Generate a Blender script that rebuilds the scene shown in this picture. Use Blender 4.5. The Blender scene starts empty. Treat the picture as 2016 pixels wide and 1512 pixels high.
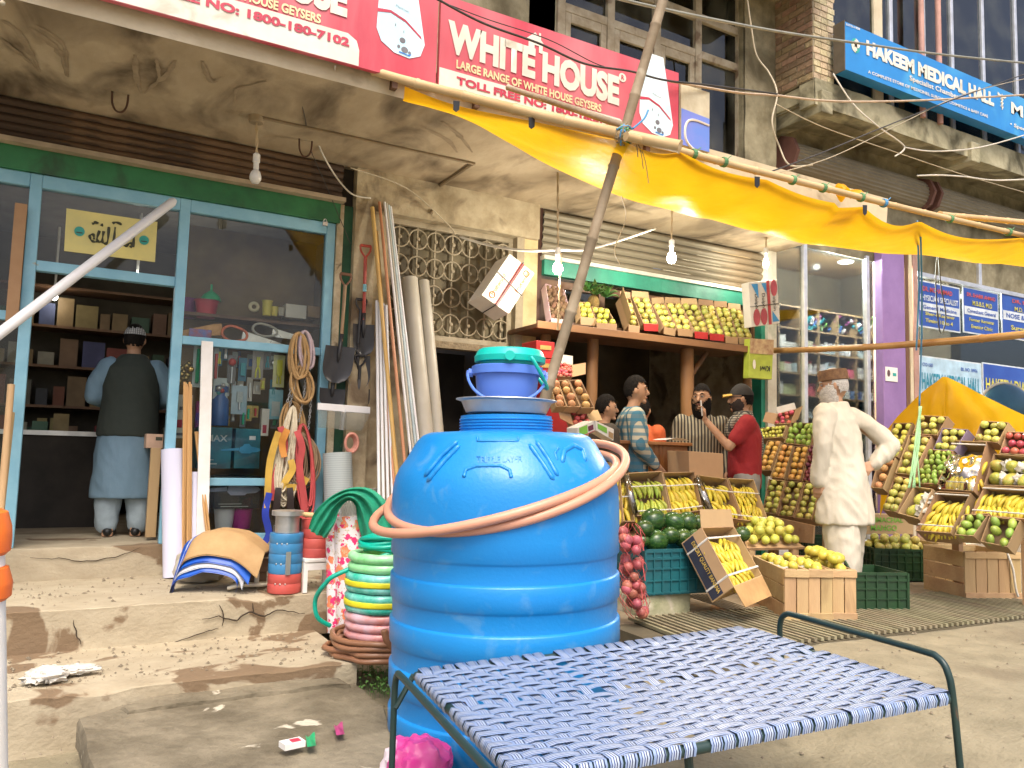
import bpy, math, random
from math import sin, cos, pi, radians, sqrt, atan2
from mathutils import Vector as V, Matrix, noise
rnd = random.Random(7)
S = bpy.context.scene
COL = S.collection

# ---------------------------------------------------------------- camera
F, YAW, PIT, ROL, H = 1562.0, radians(29.22), radians(4.99), radians(1.53), 1.37
FW = V((sin(YAW)*cos(PIT), cos(YAW)*cos(PIT), sin(PIT)))
_r = V((cos(YAW), -sin(YAW), 0)); _u = _r.cross(FW)
RT = cos(ROL)*_r + sin(ROL)*_u
UP = -sin(ROL)*_r + cos(ROL)*_u
EYE = V((0, 0, H))
cd = bpy.data.cameras.new('camera'); cam = bpy.data.objects.new('camera', cd); COL.objects.link(cam)
cd.sensor_width = 36; cd.lens = F/2016*36; cd.clip_end = 600; cd.clip_start = .05
m = Matrix((RT, UP, -FW)).transposed().to_4x4(); m.translation = EYE
cam.matrix_world = m
S.camera = cam
# ---------------------------------------------------------------- sky, sun, exposure
w = bpy.data.worlds.new('World'); S.world = w; w.use_nodes = True
nt = w.node_tree; sky = nt.nodes.new('ShaderNodeTexSky'); sky.sky_type = 'NISHITA'
SUN_EL, SUN_AZ = radians(58), radians(200)
sky.sun_disc = False; sky.sun_elevation = SUN_EL; sky.sun_rotation = SUN_AZ
sky.air_density = 0.7; sky.dust_density = 6.0; sky.ozone_density = 0.6
bg = nt.nodes['Background']; nt.links.new(sky.outputs[0], bg.inputs[0]); bg.inputs[1].default_value = 0.15
sl = bpy.data.lights.new('sun', 'SUN'); sl.energy = 1.1; sl.angle = radians(28); sl.color = (1, .94, .82)
so = bpy.data.objects.new('sun', sl); COL.objects.link(so)
sd = V((sin(SUN_AZ)*cos(SUN_EL), cos(SUN_AZ)*cos(SUN_EL), sin(SUN_EL)))
so.rotation_euler = sd.to_track_quat('Z', 'Y').to_euler(); so.location = (0, -5, 12)
S.view_settings.view_transform = 'Standard'; S.view_settings.look = 'None'
S.view_settings.exposure = 0.92; S.view_settings.gamma = 1.0
S.render.engine = 'CYCLES'
S.cycles.max_bounces = 8; S.cycles.transparent_max_bounces = 12; S.cycles.sample_clamp_indirect = 4.0

# ---------------------------------------------------------------- pixel -> place (distance always from a real plane)
def ray(x, y): return FW + RT*((x-1008)/F) + UP*((756-y)/F)
def onX(x, y, X): d = ray(x, y); return EYE + d*(X/d.x)
def onY(x, y, Y): d = ray(x, y); return EYE + d*(Y/d.y)
def onZ(x, y, Z): d = ray(x, y); return EYE + d*((Z-H)/d.z)
def onP(x, y, p, n): d = ray(x, y); return EYE + d*((p-EYE).dot(n)/d.dot(n))
def depth(p): return (p-EYE).dot(FW)
def metres(px, p): return px*depth(p)/F

# ---------------------------------------------------------------- materials
MATS = {}
def nd(nt, t, **k):
    n = nt.nodes.new(t)
    for a, b in k.items(): setattr(n, a, b)
    return n
def mat(name, col, rough=.6, col2=None, scale=6., detail=5., mixlo=.35, mixhi=.65, bump=.0, bscale=None, metal=0., rand=0., spec=.5,
        stain=None, sscale=1.3, slo=.5, shi=.62, aniso=None, trans=0., emit=None, alpha=1., wave=None, coat=0., sheen=0., sub=0., rvar=0.):
    """Principled material: base colour mixed with a second one by noise, stains with their own shape, bump, per-object variation."""
    if name in MATS: return MATS[name]
    m = bpy.data.materials.new(name); m.use_nodes = True; nt = m.node_tree; L = nt.links.new
    b = nt.nodes['Principled BSDF']; b.inputs['Roughness'].default_value = rough; b.inputs['Metallic'].default_value = metal
    b.inputs['Specular IOR Level'].default_value = spec
    if coat: b.inputs['Coat Weight'].default_value = coat; b.inputs['Coat Roughness'].default_value = .15
    if sheen: b.inputs['Sheen Weight'].default_value = sheen
    if trans: b.inputs['Transmission Weight'].default_value = trans
    if sub: b.inputs['Subsurface Weight'].default_value = sub; b.inputs['Subsurface Radius'].default_value = (.02, .01, .006)
    tc = nd(nt, 'ShaderNodeTexCoord'); mp = nd(nt, 'ShaderNodeMapping'); L(tc.outputs['Object'], mp.inputs[0])
    oi = nd(nt, 'ShaderNodeObjectInfo')
    if rand or rvar:
        cm = nd(nt, 'ShaderNodeCombineXYZ'); mu = nd(nt, 'ShaderNodeMath', operation='MULTIPLY'); mu.inputs[1].default_value = 37.
        L(oi.outputs['Random'], mu.inputs[0]); L(mu.outputs[0], cm.inputs[0]); L(mu.outputs[0], cm.inputs[1]); L(cm.outputs[0], mp.inputs['Location'])
    if aniso: mp.inputs['Scale'].default_value = aniso
    n = nd(nt, 'ShaderNodeTexNoise'); n.inputs['Scale'].default_value = scale; n.inputs['Detail'].default_value = detail; n.inputs['Roughness'].default_value = .62
    L(mp.outputs[0], n.inputs['Vector'])
    c2 = col2 or tuple(c*.72 for c in col)
    r = nd(nt, 'ShaderNodeValToRGB'); r.color_ramp.elements[0].position = mixlo; r.color_ramp.elements[1].position = mixhi
    r.color_ramp.elements[0].color = (*col, 1); r.color_ramp.elements[1].color = (*c2, 1)
    if wave:
        wv = nd(nt, 'ShaderNodeTexWave', wave_type='BANDS', bands_direction=wave[0]); wv.inputs['Scale'].default_value = wave[1]; wv.inputs['Distortion'].default_value = wave[2]
        wv.inputs['Detail'].default_value = 3; L(mp.outputs[0], wv.inputs[0]); L(wv.outputs['Fac'], r.inputs[0])
    else: L(n.outputs['Fac'], r.inputs[0])
    out = r.outputs[0]
    if stain:
        n2 = nd(nt, 'ShaderNodeTexNoise'); n2.inputs['Scale'].default_value = sscale; n2.inputs['Detail'].default_value = 7; n2.inputs['Distortion'].default_value = .6
        L(mp.outputs[0], n2.inputs['Vector'])
        r2 = nd(nt, 'ShaderNodeValToRGB'); r2.color_ramp.elements[0].position = slo; r2.color_ramp.elements[1].position = shi
        L(n2.outputs['Fac'], r2.inputs[0])
        mx = nd(nt, 'ShaderNodeMix', data_type='RGBA'); L(r2.outputs[0], mx.inputs[0]); L(out, mx.inputs[6]); mx.inputs[7].default_value = (*stain, 1); out = mx.outputs[2]
    if rand:
        hs = nd(nt, 'ShaderNodeHueSaturation'); mr = nd(nt, 'ShaderNodeMapRange'); L(oi.outputs['Random'], mr.inputs[0])
        mr.inputs[3].default_value = 1-rand; mr.inputs[4].default_value = 1+rand; L(mr.outputs[0], hs.inputs['Value'])
        mr2 = nd(nt, 'ShaderNodeMapRange'); mu2 = nd(nt, 'ShaderNodeMath', operation='FRACT'); mu3 = nd(nt, 'ShaderNodeMath', operation='MULTIPLY'); mu3.inputs[1].default_value = 7.31
        L(oi.outputs['Random'], mu3.inputs[0]); L(mu3.outputs[0], mu2.inputs[0]); L(mu2.outputs[0], mr2.inputs[0]); mr2.inputs[3].default_value = .5-rand*.1; mr2.inputs[4].default_value = .5+rand*.1
        L(mr2.outputs[0], hs.inputs['Hue']); L(out, hs.inputs['Color']); out = hs.outputs[0]
    L(out, b.inputs['Base Color'])
    if bump:
        n3 = nd(nt, 'ShaderNodeTexNoise'); n3.inputs['Scale'].default_value = bscale or scale*4; n3.inputs['Detail'].default_value = 6; L(mp.outputs[0], n3.inputs['Vector'])
        bp = nd(nt, 'ShaderNodeBump'); bp.inputs['Strength'].default_value = bump; bp.inputs['Distance'].default_value = .02
        L(n3.outputs['Fac'], bp.inputs['Height']); L(bp.outputs[0], b.inputs['Normal'])
    rr = nd(nt, 'ShaderNodeMapRange'); L(n.outputs['Fac'], rr.inputs[0]); rr.inputs[3].default_value = max(.02, rough-.12); rr.inputs[4].default_value = min(1, rough+.12); L(rr.outputs[0], b.inputs['Roughness'])
    if emit: b.inputs['Emission Color'].default_value = (*emit[0], 1); b.inputs['Emission Strength'].default_value = emit[1]
    MATS[name] = m; return m
def glassmat(name, tint=(1, 1, 1), refl=.12, rough=.02, dirt=0.):
    if name in MATS: return MATS[name]
    m = bpy.data.materials.new(name); m.use_nodes = True; nt = m.node_tree; L = nt.links.new; nt.nodes.clear()
    o = nd(nt, 'ShaderNodeOutputMaterial'); t = nd(nt, 'ShaderNodeBsdfTransparent'); t.inputs[0].default_value = (*tint, 1)
    g = nd(nt, 'ShaderNodeBsdfGlossy'); g.inputs['Roughness'].default_value = rough
    lw = nd(nt, 'ShaderNodeFresnel'); lw.inputs[0].default_value = 1.5
    ad = nd(nt, 'ShaderNodeMath', operation='MULTIPLY_ADD'); ad.inputs[1].default_value = 1.; ad.inputs[2].default_value = refl-.04; L(lw.outputs[0], ad.inputs[0])
    mx = nd(nt, 'ShaderNodeMixShader'); L(ad.outputs[0], mx.inputs[0]); L(t.outputs[0], mx.inputs[1]); L(g.outputs[0], mx.inputs[2])
    out = mx.outputs[0]
    if dirt:
        d = nd(nt, 'ShaderNodeBsdfDiffuse'); d.inputs[0].default_value = (.5, .46, .38, 1)
        n = nd(nt, 'ShaderNodeTexNoise'); n.inputs['Scale'].default_value = 2.2; n.inputs['Detail'].default_value = 6; tc = nd(nt, 'ShaderNodeTexCoord'); L(tc.outputs['Object'], n.inputs['Vector'])
        mr = nd(nt, 'ShaderNodeMapRange'); L(n.outputs['Fac'], mr.inputs[0]); mr.inputs[1].default_value = .45; mr.inputs[2].default_value = .8; mr.inputs[4].default_value = dirt
        m2 = nd(nt, 'ShaderNodeMixShader'); L(mr.outputs[0], m2.inputs[0]); L(out, m2.inputs[1]); L(d.outputs[0], m2.inputs[2]); out = m2.outputs[0]
    L(out, o.inputs[0]); MATS[name] = m; return m
def emat(name, col, s):
    if name in MATS: return MATS[name]
    m = bpy.data.materials.new(name); m.use_nodes = True; nt = m.node_tree; nt.nodes.clear()
    o = nd(nt, 'ShaderNodeOutputMaterial'); e = nd(nt, 'ShaderNodeEmission'); e.inputs[0].default_value = (*col, 1); e.inputs[1].default_value = s
    nt.links.new(e.outputs[0], o.inputs[0]); MATS[name] = m; return m
def sheetmat(name, col, transl=.5, rough=.5, col2=None):
    """woven plastic sheet: diffuse + translucent so that skylight comes through"""
    if name in MATS: return MATS[name]
    m = mat(name, col, rough, col2=col2, scale=3.5, detail=9, bump=.55, bscale=7); nt = m.node_tree; L = nt.links.new
    b = nt.nodes['Principled BSDF']; o = nt.nodes['Material Output']; t = nd(nt, 'ShaderNodeBsdfTranslucent')
    src = b.inputs['Base Color'].links[0].from_socket; L(src, t.inputs[0])
    mx = nd(nt, 'ShaderNodeMixShader'); mx.inputs[0].default_value = transl; L(b.outputs[0], mx.inputs[1]); L(t.outputs[0], mx.inputs[2]); L(mx.outputs[0], o.inputs[0]); return m

# ---------------------------------------------------------------- mesh builder
class MB:
    def __init__(s): s.v = []; s.f = []; s.m = []; s.mi = 0
    def add(s, vs, fs):
        k = len(s.v); s.v += [tuple(x) for x in vs]; s.f += [tuple(i+k for i in f) for f in fs]; s.m += [s.mi]*len(fs); return s
    def hexa(s, p): return s.add(p, [(0, 3, 2, 1), (4, 5, 6, 7), (0, 1, 5, 4), (1, 2, 6, 5), (2, 3, 7, 6), (3, 0, 4, 7)])
    def box(s, a, b):
        x0, y0, z0 = a; x1, y1, z1 = b
        return s.hexa([(x0, y0, z0), (x1, y0, z0), (x1, y1, z0), (x0, y1, z0), (x0, y0, z1), (x1, y0, z1), (x1, y1, z1), (x0, y1, z1)])
    def obox(s, c, ax, ay, az):
        c = V(c); ax = V(ax); ay = V(ay); az = V(az)
        return s.hexa([c-ax-ay-az, c+ax-ay-az, c+ax+ay-az, c-ax+ay-az, c-ax-ay+az, c+ax-ay+az, c+ax+ay+az, c-ax+ay+az])
    def slab(s, quad, n):
        q = [V(p) for p in quad]; n = V(n); return s.hexa(q+[p+n for p in q])
    def tube(s, pts, r, n=8, closed=False, cap=True, up=None):
        P = [V(p) for p in pts]; R = r if isinstance(r, (list, tuple)) else [r]*len(P); k = len(s.v); N = len(P); pu = None; vs = []
        for i in range(N):
            a = P[i-1] if (i > 0 or closed) else P[i]; b = P[(i+1) % N] if (i < N-1 or closed) else P[i]
            t = (b-a); t = t.normalized() if t.length > 1e-9 else V((0, 0, 1))
            if pu is None:
                pu = up or (V((0, 0, 1)) if abs(t.z) < .9 else V((1, 0, 0)))
            u = pu-t*pu.dot(t)
            u = u.normalized() if u.length > 1e-6 else t.orthogonal().normalized()
            pu = u; w_ = t.cross(u)
            vs += [P[i]+(u*cos(2*pi*j/n)+w_*sin(2*pi*j/n))*R[i] for j in range(n)]
        fs = []
        for i in range(N if closed else N-1):
            a = i*n; b = ((i+1) % N)*n
            fs += [(a+j, a+(j+1) % n, b+(j+1) % n, b+j) for j in range(n)]
        if cap and not closed: fs += [tuple(range(n-1, -1, -1)), tuple(range((N-1)*n, N*n))]
        return s.add(vs, fs)
    def lathe(s, prof, n=24, c=(0, 0, 0), ax=None, sq=None):
        c = V(c); z = V(ax).normalized() if ax else V((0, 0, 1)); x = z.orthogonal().normalized() if ax else V((1, 0, 0)); y = z.cross(x); vs = []; fs = []
        for (r, h) in prof: vs += [c+z*h+(x*cos(2*pi*j/n)+y*sin(2*pi*j/n))*r for j in range(n)]
        for i in range(len(prof)-1): fs += [(i*n+j, i*n+(j+1) % n, (i+1)*n+(j+1) % n, (i+1)*n+j) for j in range(n)]
        if prof[0][0] > 1e-5: fs.append(tuple(range(n-1, -1, -1)))
        if prof[-1][0] > 1e-5: fs.append(tuple(range((len(prof)-1)*n, len(prof)*n)))
        return s.add(vs, fs)
    def sphere(s, c, r, nu=10, nv=7, f=None):
        c = V(c); r = r if isinstance(r, (tuple, list)) else (r, r, r); vs = [c+V((0, 0, -r[2]))]; fs = []
        for i in range(1, nv):
            t = -pi/2+pi*i/nv
            vs += [c+V((r[0]*cos(t)*cos(2*pi*j/nu), r[1]*cos(t)*sin(2*pi*j/nu), r[2]*sin(t))) for j in range(nu)]
        vs.append(c+V((0, 0, r[2])))
        fs += [(0, 1+(j+1) % nu, 1+j) for j in range(nu)]
        for i in range(nv-2): fs += [(1+i*nu+j, 1+i*nu+(j+1) % nu, 1+(i+1)*nu+(j+1) % nu, 1+(i+1)*nu+j) for j in range(nu)]
        e = len(vs)-1; fs += [(e, 1+(nv-2)*nu+j, 1+(nv-2)*nu+(j+1) % nu) for j in range(nu)]
        if f: vs = [f(V(p)) for p in vs]
        return s.add(vs, fs)
    def grid(s, fn, nu, nv, wrap=False):
        vs = [fn(i/nu, j/nv) for j in range(nv+1) for i in range(nu+1 if not wrap else nu)]; k = nu+1 if not wrap else nu; fs = []
        for j in range(nv):
            for i in range(nu):
                i2 = (i+1) % k if wrap else i+1; fs.append((j*k+i, j*k+i2, (j+1)*k+i2, (j+1)*k+i))
        return s.add(vs, fs)
    def poly(s, pts, n):
        """flat outline with thickness n"""
        P = [V(p) for p in pts]; n = V(n); k = len(P)
        return s.add(P+[p+n for p in P], [tuple(range(k-1, -1, -1)), tuple(range(k, 2*k))]+[(i, (i+1) % k, k+(i+1) % k, k+i) for i in range(k)])
    def mesh(s, mats, smooth=None):
        me = bpy.data.meshes.new('m'); me.from_pydata(s.v, [], s.f)
        for x in (mats if isinstance(mats, (list, tuple)) else [mats]): me.materials.append(x)
        if any(s.m): me.polygons.foreach_set('material_index', s.m)
        import bmesh
        if smooth:
            me.shade_smooth()
            if smooth < 3: me.set_sharp_from_angle(angle=smooth)
        me.update(); return me
    def build(s, name, mats, parent=None, smooth=None, **k):
        o = bpy.data.objects.new(name, s.mesh(mats, smooth)); COL.objects.link(o)
        if parent is not None: o.parent = parent; o.matrix_parent_inverse = parent.matrix_basis.inverted()
        return tag(o, **k)
SM = radians(40)
def tag(o, label=None, cat=None, group=None, kind=None):
    if label: o['label'] = label
    if cat: o['category'] = cat
    if group: o['group'] = group
    if kind: o['kind'] = kind
    return o
def thing(name, label, cat, loc=(0, 0, 0), group=None):
    o = bpy.data.objects.new(name, None); COL.objects.link(o); o.location = loc; o.empty_display_size = .1
    o.matrix_basis = Matrix.Translation(V(loc)); return tag(o, label, cat, group)
def bev(o, wd=.004, seg=2):
    md = o.modifiers.new('bevel', 'BEVEL'); md.width = wd; md.segments = seg; md.limit_method = 'ANGLE'; md.angle_limit = radians(35); return o
def inst(me, name, parent, mw=None):
    """one more object that shares mesh data"""
    o = bpy.data.objects.new(name, me); COL.objects.link(o)
    if mw is not None: o.matrix_basis = mw
    if parent is not None:
        o.parent = parent; o.matrix_parent_inverse = parent.matrix_basis.inverted()
    return o
def copy_tree(o, parent=None):
    c = o.copy(); COL.objects.link(c); c.parent = parent
    if parent is not None: c.matrix_parent_inverse = Matrix()
    for ch in o.children: copy_tree(ch, c)
    return c
def frame(o, x, y, z):
    """matrix with columns x,y,z and origin o"""
    mm = Matrix((V(x), V(y), V(z))).transposed().to_4x4(); mm.translation = V(o); return mm
TMP = bpy.data.scenes.new('scratch')
def evalmesh(o):
    TMP.collection.objects.link(o); 
    with bpy.context.temp_override(scene=TMP, view_layer=TMP.view_layers[0]):
        dg = bpy.context.evaluated_depsgraph_get(); dg.update(); return bpy.data.meshes.new_from_object(o.evaluated_get(dg))
def text(body, org, U, W, mt, parent, name='lettering', bold=.0, depthv=None, align='fit', spacing=1.0):
    """lettering scaled to fill the parallelogram org + U (reading direction) + W (cap height)"""
    cu = bpy.data.curves.new('t', 'FONT'); cu.body = body; cu.size = 1; cu.offset = bold; cu.resolution_u = 3; cu.space_character = spacing; cu.align_x = 'LEFT'
    o = bpy.data.objects.new('t', cu); me = evalmesh(o); bpy.data.objects.remove(o); bpy.data.curves.remove(cu)
    xs = [v.co.x for v in me.vertices]; ys = [v.co.y for v in me.vertices]
    if not xs: return None
    x0, x1, y0, y1 = min(xs), max(xs), 0, max(ys); org = V(org); U = V(U); W = V(W); n = U.cross(W).normalized()*.0015
    for v in me.vertices: v.co = org+U*((v.co.x-x0)/(x1-x0))+W*((v.co.y-y0)/(y1-y0))+n
    me.materials.clear(); me.materials.append(mt)
    q = bpy.data.objects.new(name, me); COL.objects.link(q)
    if parent is not None: q.parent = parent; q.matrix_parent_inverse = parent.matrix_basis.inverted()
    return q
def nz(p, s=1.): return noise.noise(V(p)*s)
def sstep(a, b, x): t = min(1, max(0, (x-a)/(b-a))); return t*t*(3-2*t)
def lerp(a, b, t): return a+(b-a)*t
def spline(pts, k=6, closed=False):
    P = [V(p) for p in pts]; n = len(P); out = []
    for i in range(n if closed else n-1):
        p0 = P[i-1] if (i > 0 or closed) else P[0]; p1 = P[i]; p2 = P[(i+1) % n]; p3 = P[(i+2) % n] if (i+2 < n or closed) else P[-1]
        for j in range(k):
            t = j/k; out.append(.5*((2*p1)+(p2-p0)*t+(2*p0-5*p1+4*p2-p3)*t*t+(3*p1-p0-3*p2+p3)*t**3))
    if not closed: out.append(P[-1])
    return out
def ground(x, y): return .28*sstep(2.3, 4.1, x)
# ================================================================ materials of the place
M_ground = mat('dusty_road', (.285, .25, .165), .9, (.20, .175, .112), 5, detail=9, bump=.5, bscale=45, stain=(.17, .14, .09), sscale=1.1, slo=.5, shi=.72)
M_step = mat('worn_cement', (.43, .37, .26), .9, (.33, .275, .185), 5, detail=10, mixlo=.35, mixhi=.7, bump=.3, bscale=45, stain=(.19, .13, .075), sscale=2.1, slo=.575, shi=.60, aniso=(.8, 1.1, 1))
M_stone = mat('stone_slab', (.24, .205, .14), .92, (.115, .095, .06), 3.5, detail=12, bump=.8, bscale=22, stain=(.52, .47, .37), sscale=3.4, slo=.665, shi=.685)
M_soil = mat('dark_soil', (.11, .085, .05), 1, (.06, .045, .03), 9, bump=1., bscale=18)
M_soffit = mat('stained_soffit', (.47, .38, .25), .9, (.33, .255, .155), 2.2, detail=8, mixlo=.34, mixhi=.66, bump=.35, bscale=9, stain=(.085, .058, .03), sscale=2.1, slo=.47, shi=.68, aniso=(1, .55, 1))
M_fascia = mat('cream_fascia', (.62, .54, .38), .85, (.48, .4, .26), 2, bump=.3, stain=(.2, .15, .09), sscale=2.2, slo=.6, shi=.75)
M_plaster = mat('old_plaster', (.47, .395, .26), .9, (.32, .255, .155), 6, detail=9, bump=.5, bscale=20, stain=(.14, .1, .06), sscale=2.3, slo=.55, shi=.66)
M_upwall = mat('mossy_plaster', (.33, .295, .19), .95, (.17, .145, .085), 4, detail=9, bump=.6, bscale=12, stain=(.09, .075, .04), sscale=1.6, slo=.5, shi=.68)
M_blue = mat('pale_blue_paint', (.25, .50, .62), .5, (.19, .42, .55), 5, bump=.12, stain=(.36, .30, .2), sscale=7, slo=.7, shi=.76)
M_green = mat('green_paint', (.02, .17, .05), .5, (.012, .1, .035), 3, bump=.2, stain=(.02, .022, .01), sscale=2.5, slo=.55, shi=.7)
M_teal = mat('teal_green_paint', (.025, .26, .16), .5, (.015, .15, .1), 3, bump=.2)
M_rust = mat('rusted_shutter', (.15, .088, .045), .75, (.075, .043, .022), 5, bump=.3, stain=(.06, .035, .02), sscale=4.5, slo=.5, shi=.55, aniso=(.5, 1, 2.2))
M_shut = mat('dusty_shutter', (.27, .24, .17), .6, (.18, .155, .105), 3, bump=.15, metal=.25, stain=(.2, .15, .09), sscale=2, slo=.55, shi=.75, aniso=(.3, 1, 1))
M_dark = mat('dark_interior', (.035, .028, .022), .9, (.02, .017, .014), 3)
M_woodd = mat('brown_timber', (.17, .085, .038), .6, (.1, .048, .022), 3, bump=.2, aniso=(1, 1, .15))
M_wood = mat('pale_timber', (.50, .35, .17), .7, (.42, .27, .13), 5, bump=.2, bscale=40, aniso=(.25, 1, 1), stain=(.24, .14, .06), sscale=4, slo=.62, shi=.75, rand=.12)
M_woodv = mat('pale_timber_upright', (.50, .35, .17), .7, (.42, .27, .13), 5, bump=.2, bscale=40, aniso=(1, 1, .2), stain=(.24, .14, .06), sscale=4, slo=.62, shi=.75, rand=.12)
M_counter = mat('counter_wood', (.36, .17, .06), .5, (.26, .11, .04), 8, bump=.1, aniso=(1, 1, .12))
M_frame = mat('weathered_frame', (.42, .37, .27), .8, (.28, .23, .15), 6, bump=.3, stain=(.15, .1, .06), sscale=5, slo=.58, shi=.7)
M_purple = mat('purple_paint', (.27, .165, .37), .6, (.22, .13, .31), 3, bump=.1, stain=(.2, .13, .24), sscale=3, slo=.65, shi=.8)
M_alu = mat('aluminium', (.75, .76, .78), .35, metal=.6)
M_brick = mat('old_brick', (.32, .22, .13), .95, (.2, .14, .08), 9, bump=.7, bscale=40, rand=.25, stain=(.4, .34, .22), sscale=6, slo=.6, shi=.75)
M_mortar = mat('mortar', (.3, .26, .18), 1, (.2, .17, .11), 7, bump=.6)
M_brickpale = mat('limewashed_brick', (.55, .46, .3), .95, (.38, .3, .18), 8, bump=.7, bscale=40, rand=.2)
M_glass = glassmat('shop_glass', (.95, .97, .95), .02, dirt=.07)
M_glass2 = glassmat('upper_glass', (.55, .62, .5), .06, dirt=.12)
M_glasst = glassmat('teal_glass', (.4, .68, .6), .1, dirt=.08)
M_white = mat('white_paint', (.78, .77, .74), .5, (.7, .68, .63), 6)
M_black = mat('black_plastic', (.018, .018, .018), .4)
M_steel = mat('galvanised_steel', (.6, .6, .58), .35, metal=.8, bump=.1)
M_iron = mat('grey_iron_paint', (.36, .3, .2), .6, (.27, .22, .14), 8, bump=.15)
M_floor = mat('shop_floor', (.3, .245, .165), .8, (.22, .17, .11), 5, bump=.3)

# ================================================================ ground and steps
gx = [-80, -30, -10, -4, -2]+[-1.5+.15*i for i in range(64)]+[9, 12, 20, 40, 90]; gy = [-60, -20, -6, -2]+[-1+.15*i for i in range(57)]+[9, 14, 30, 90]
mb = MB(); nx = len(gx)
mb.v = [(x, y, ground(x, y)+(.012*nz((x, y, 0), 1.7)+.006*nz((x, y, 3), 6) if abs(x) < 10 else 0)-(.11*sstep(.55, .1, x)*sstep(3.5, 4.2, y)*sstep(5.2, 4.5, y))) for y in gy for x in gx]
mb.f = [(j*nx+i, j*nx+i+1, (j+1)*nx+i+1, (j+1)*nx+i) for j in range(len(gy)-1) for i in range(nx-1)]; mb.m = [0]*len(mb.f)
mb.build('ground', M_ground, smooth=4, kind='structure')
def step(name, x0, x1, ytop, yback, zb, zt, seed, m_=M_step):
    b = MB(); prof = [(0., 0.), (.0, .35), (.0, .7), (.0, .93), (.008, .99), (.03, 1.), (.2, 1.), (.45, 1.), (.7, 1.), (1., 1.)]
    def fn(u, v):
        k = v*(len(prof)-1); i = min(int(k), len(prof)-2); t = k-i; a = prof[i]; c = prof[i+1]
        d = lerp(a[0], c[0], t); hh = lerp(a[1], c[1], t); x = lerp(x0, x1, u)
        if d < .01: d = 0
        yy = ytop+d*(yback-ytop)+.006*nz((x*1.3+seed, v*3, seed), 1)+.003*nz((x*9, v*6, seed), 1)
        ch = max(0, nz((x*2.2, seed, 5), 1)-.3)*.07+max(0, nz((x*11, seed, 9), 1)-.3)*.03
        z = zb+(zt-zb)*hh
        if d < .07: z -= ch*sstep(.5, 1, hh)*(1-sstep(.0, .07, d)*.8); yy += ch*.5*hh
        return V((x, yy, z+.004*nz((x*3, yy*3, seed), 1)))
    b.grid(fn, 150, 36)
    return b.build(name, m_, smooth=4, kind='structure')
step('steps', -1.8, 2.3, 6.44, 7.4, .38, .63, 1)
step('steps', -1.8, 2.3, 5.32, 6.55, .14, .405, 2)
step('steps', -1.8, 1.52, 4.42, 5.45, -.14, .17, 3)
b = MB(); b.box((-1.8, 6.56, .1), (2.28, 9.6, .622)); b.build('shop_floor', M_floor, kind='structure')
# crack lines in the risers: thin dark chipped grooves standing 1 mm proud of the cement
M_crack = mat('crack', (.05, .035, .022), 1)
def crack(pts, Y, wd=.0035):
    P = [onY(x, y, Y)+V((0, -.006, 0)) for x, y in pts]; b = MB(); pp = []
    for i in range(len(P)-1):
        for k in range(5):
            q = P[i].lerp(P[i+1], k/5); pp.append(q+V((.012*nz(q, 22), -.004, .012*nz(q+V((5, 0, 0)), 22))))
    pp.append(P[-1]); b.tube(pp, [wd*(.25+.75*sin(pi*(i+.6)/(len(pp)+.3))) for i in range(len(pp))], 4); return b.build('crack', M_crack, kind='structure')
crack([(60, 1098), (130, 1100), (160, 1106), (210, 1100), (245, 1090), (276, 1078)], 6.44)
crack([(683-285, 1218), (430, 1213), (465, 1222), (490, 1205), (520, 1214), (545, 1200), (600, 1207)], 5.32, .0055)
crack([(432, 1190), (441, 1210), (437, 1232)], 5.32); crack([(145, 1222), (150, 1245), (158, 1268)], 5.32); crack([(495, 1185), (500, 1208)], 5.32)
crack([(330, 1268), (398, 1246), (430, 1236)], 5.32)
# broken stone slab in front of the steps
def slabtop(pts, z, th, name, m_, tilt=(0, 0), lab=None):
    P = [onZ(x, y, z) for x, y in pts]; c = sum(P, V())/len(P); b = MB(); n = len(P); R = []
    for i in range(n):
        for k in range(6):
            q = P[i].lerp(P[(i+1) % n], k/6); q = q+V((.03*nz(q, 5), .03*nz(q+V((9, 0, 0)), 5), 0)); R.append(q)
    N = len(R); rings = [1., .985, .9, .7, .45, .2]; vs = []
    for q in R: vs.append(V((q.x*1.0, q.y, z-th)))
    for t in rings:
        for q in R:
            p = c.lerp(q, t); p.z = z+(.018*nz(p, 3)+.008*nz(p, 11))-(.02 if t == 1. else 0)+tilt[0]*(p.x-c.x)+tilt[1]*(p.y-c.y); vs.append(p)
    cc = c.copy(); cc.z = z; vs.append(cc); fs = []
    for r in range(len(rings)): fs += [(r*N+i, r*N+(i+1) % N, (r+1)*N+(i+1) % N, (r+1)*N+i) for i in range(N)]
    e = len(rings)*N; fs += [(e+i, e+(i+1) % N, len(vs)-1) for i in range(N)]
    b.add(vs, fs); return b.build(name, m_, smooth=SM, kind='structure')
slabtop([(150, 1422), (235, 1392), (480, 1366), (700, 1348), (760, 1392), (800, 1560), (760, 1640), (230, 1640), (178, 1490)], .085, .11, 'pavement_slab', M_stone, (.0, .02))
slabtop([(232, 1388), (300, 1368), (480, 1346), (668, 1334), (690, 1346), (500, 1362), (250, 1394)], .115, .12, 'pavement_slab', M_stone)
# raised pavement of the fruit stall, wooden boards and drain grating
b = MB(); b.grid(lambda u, v: V((lerp(2.3, 14, u), lerp(4.05, 10, v), .30+.004*nz((u*40, v*20, 0), 1) if v > 0.001 else .1)), 60, 40); b.build('pavement', M_floor, smooth=SM, kind='structure')

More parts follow.
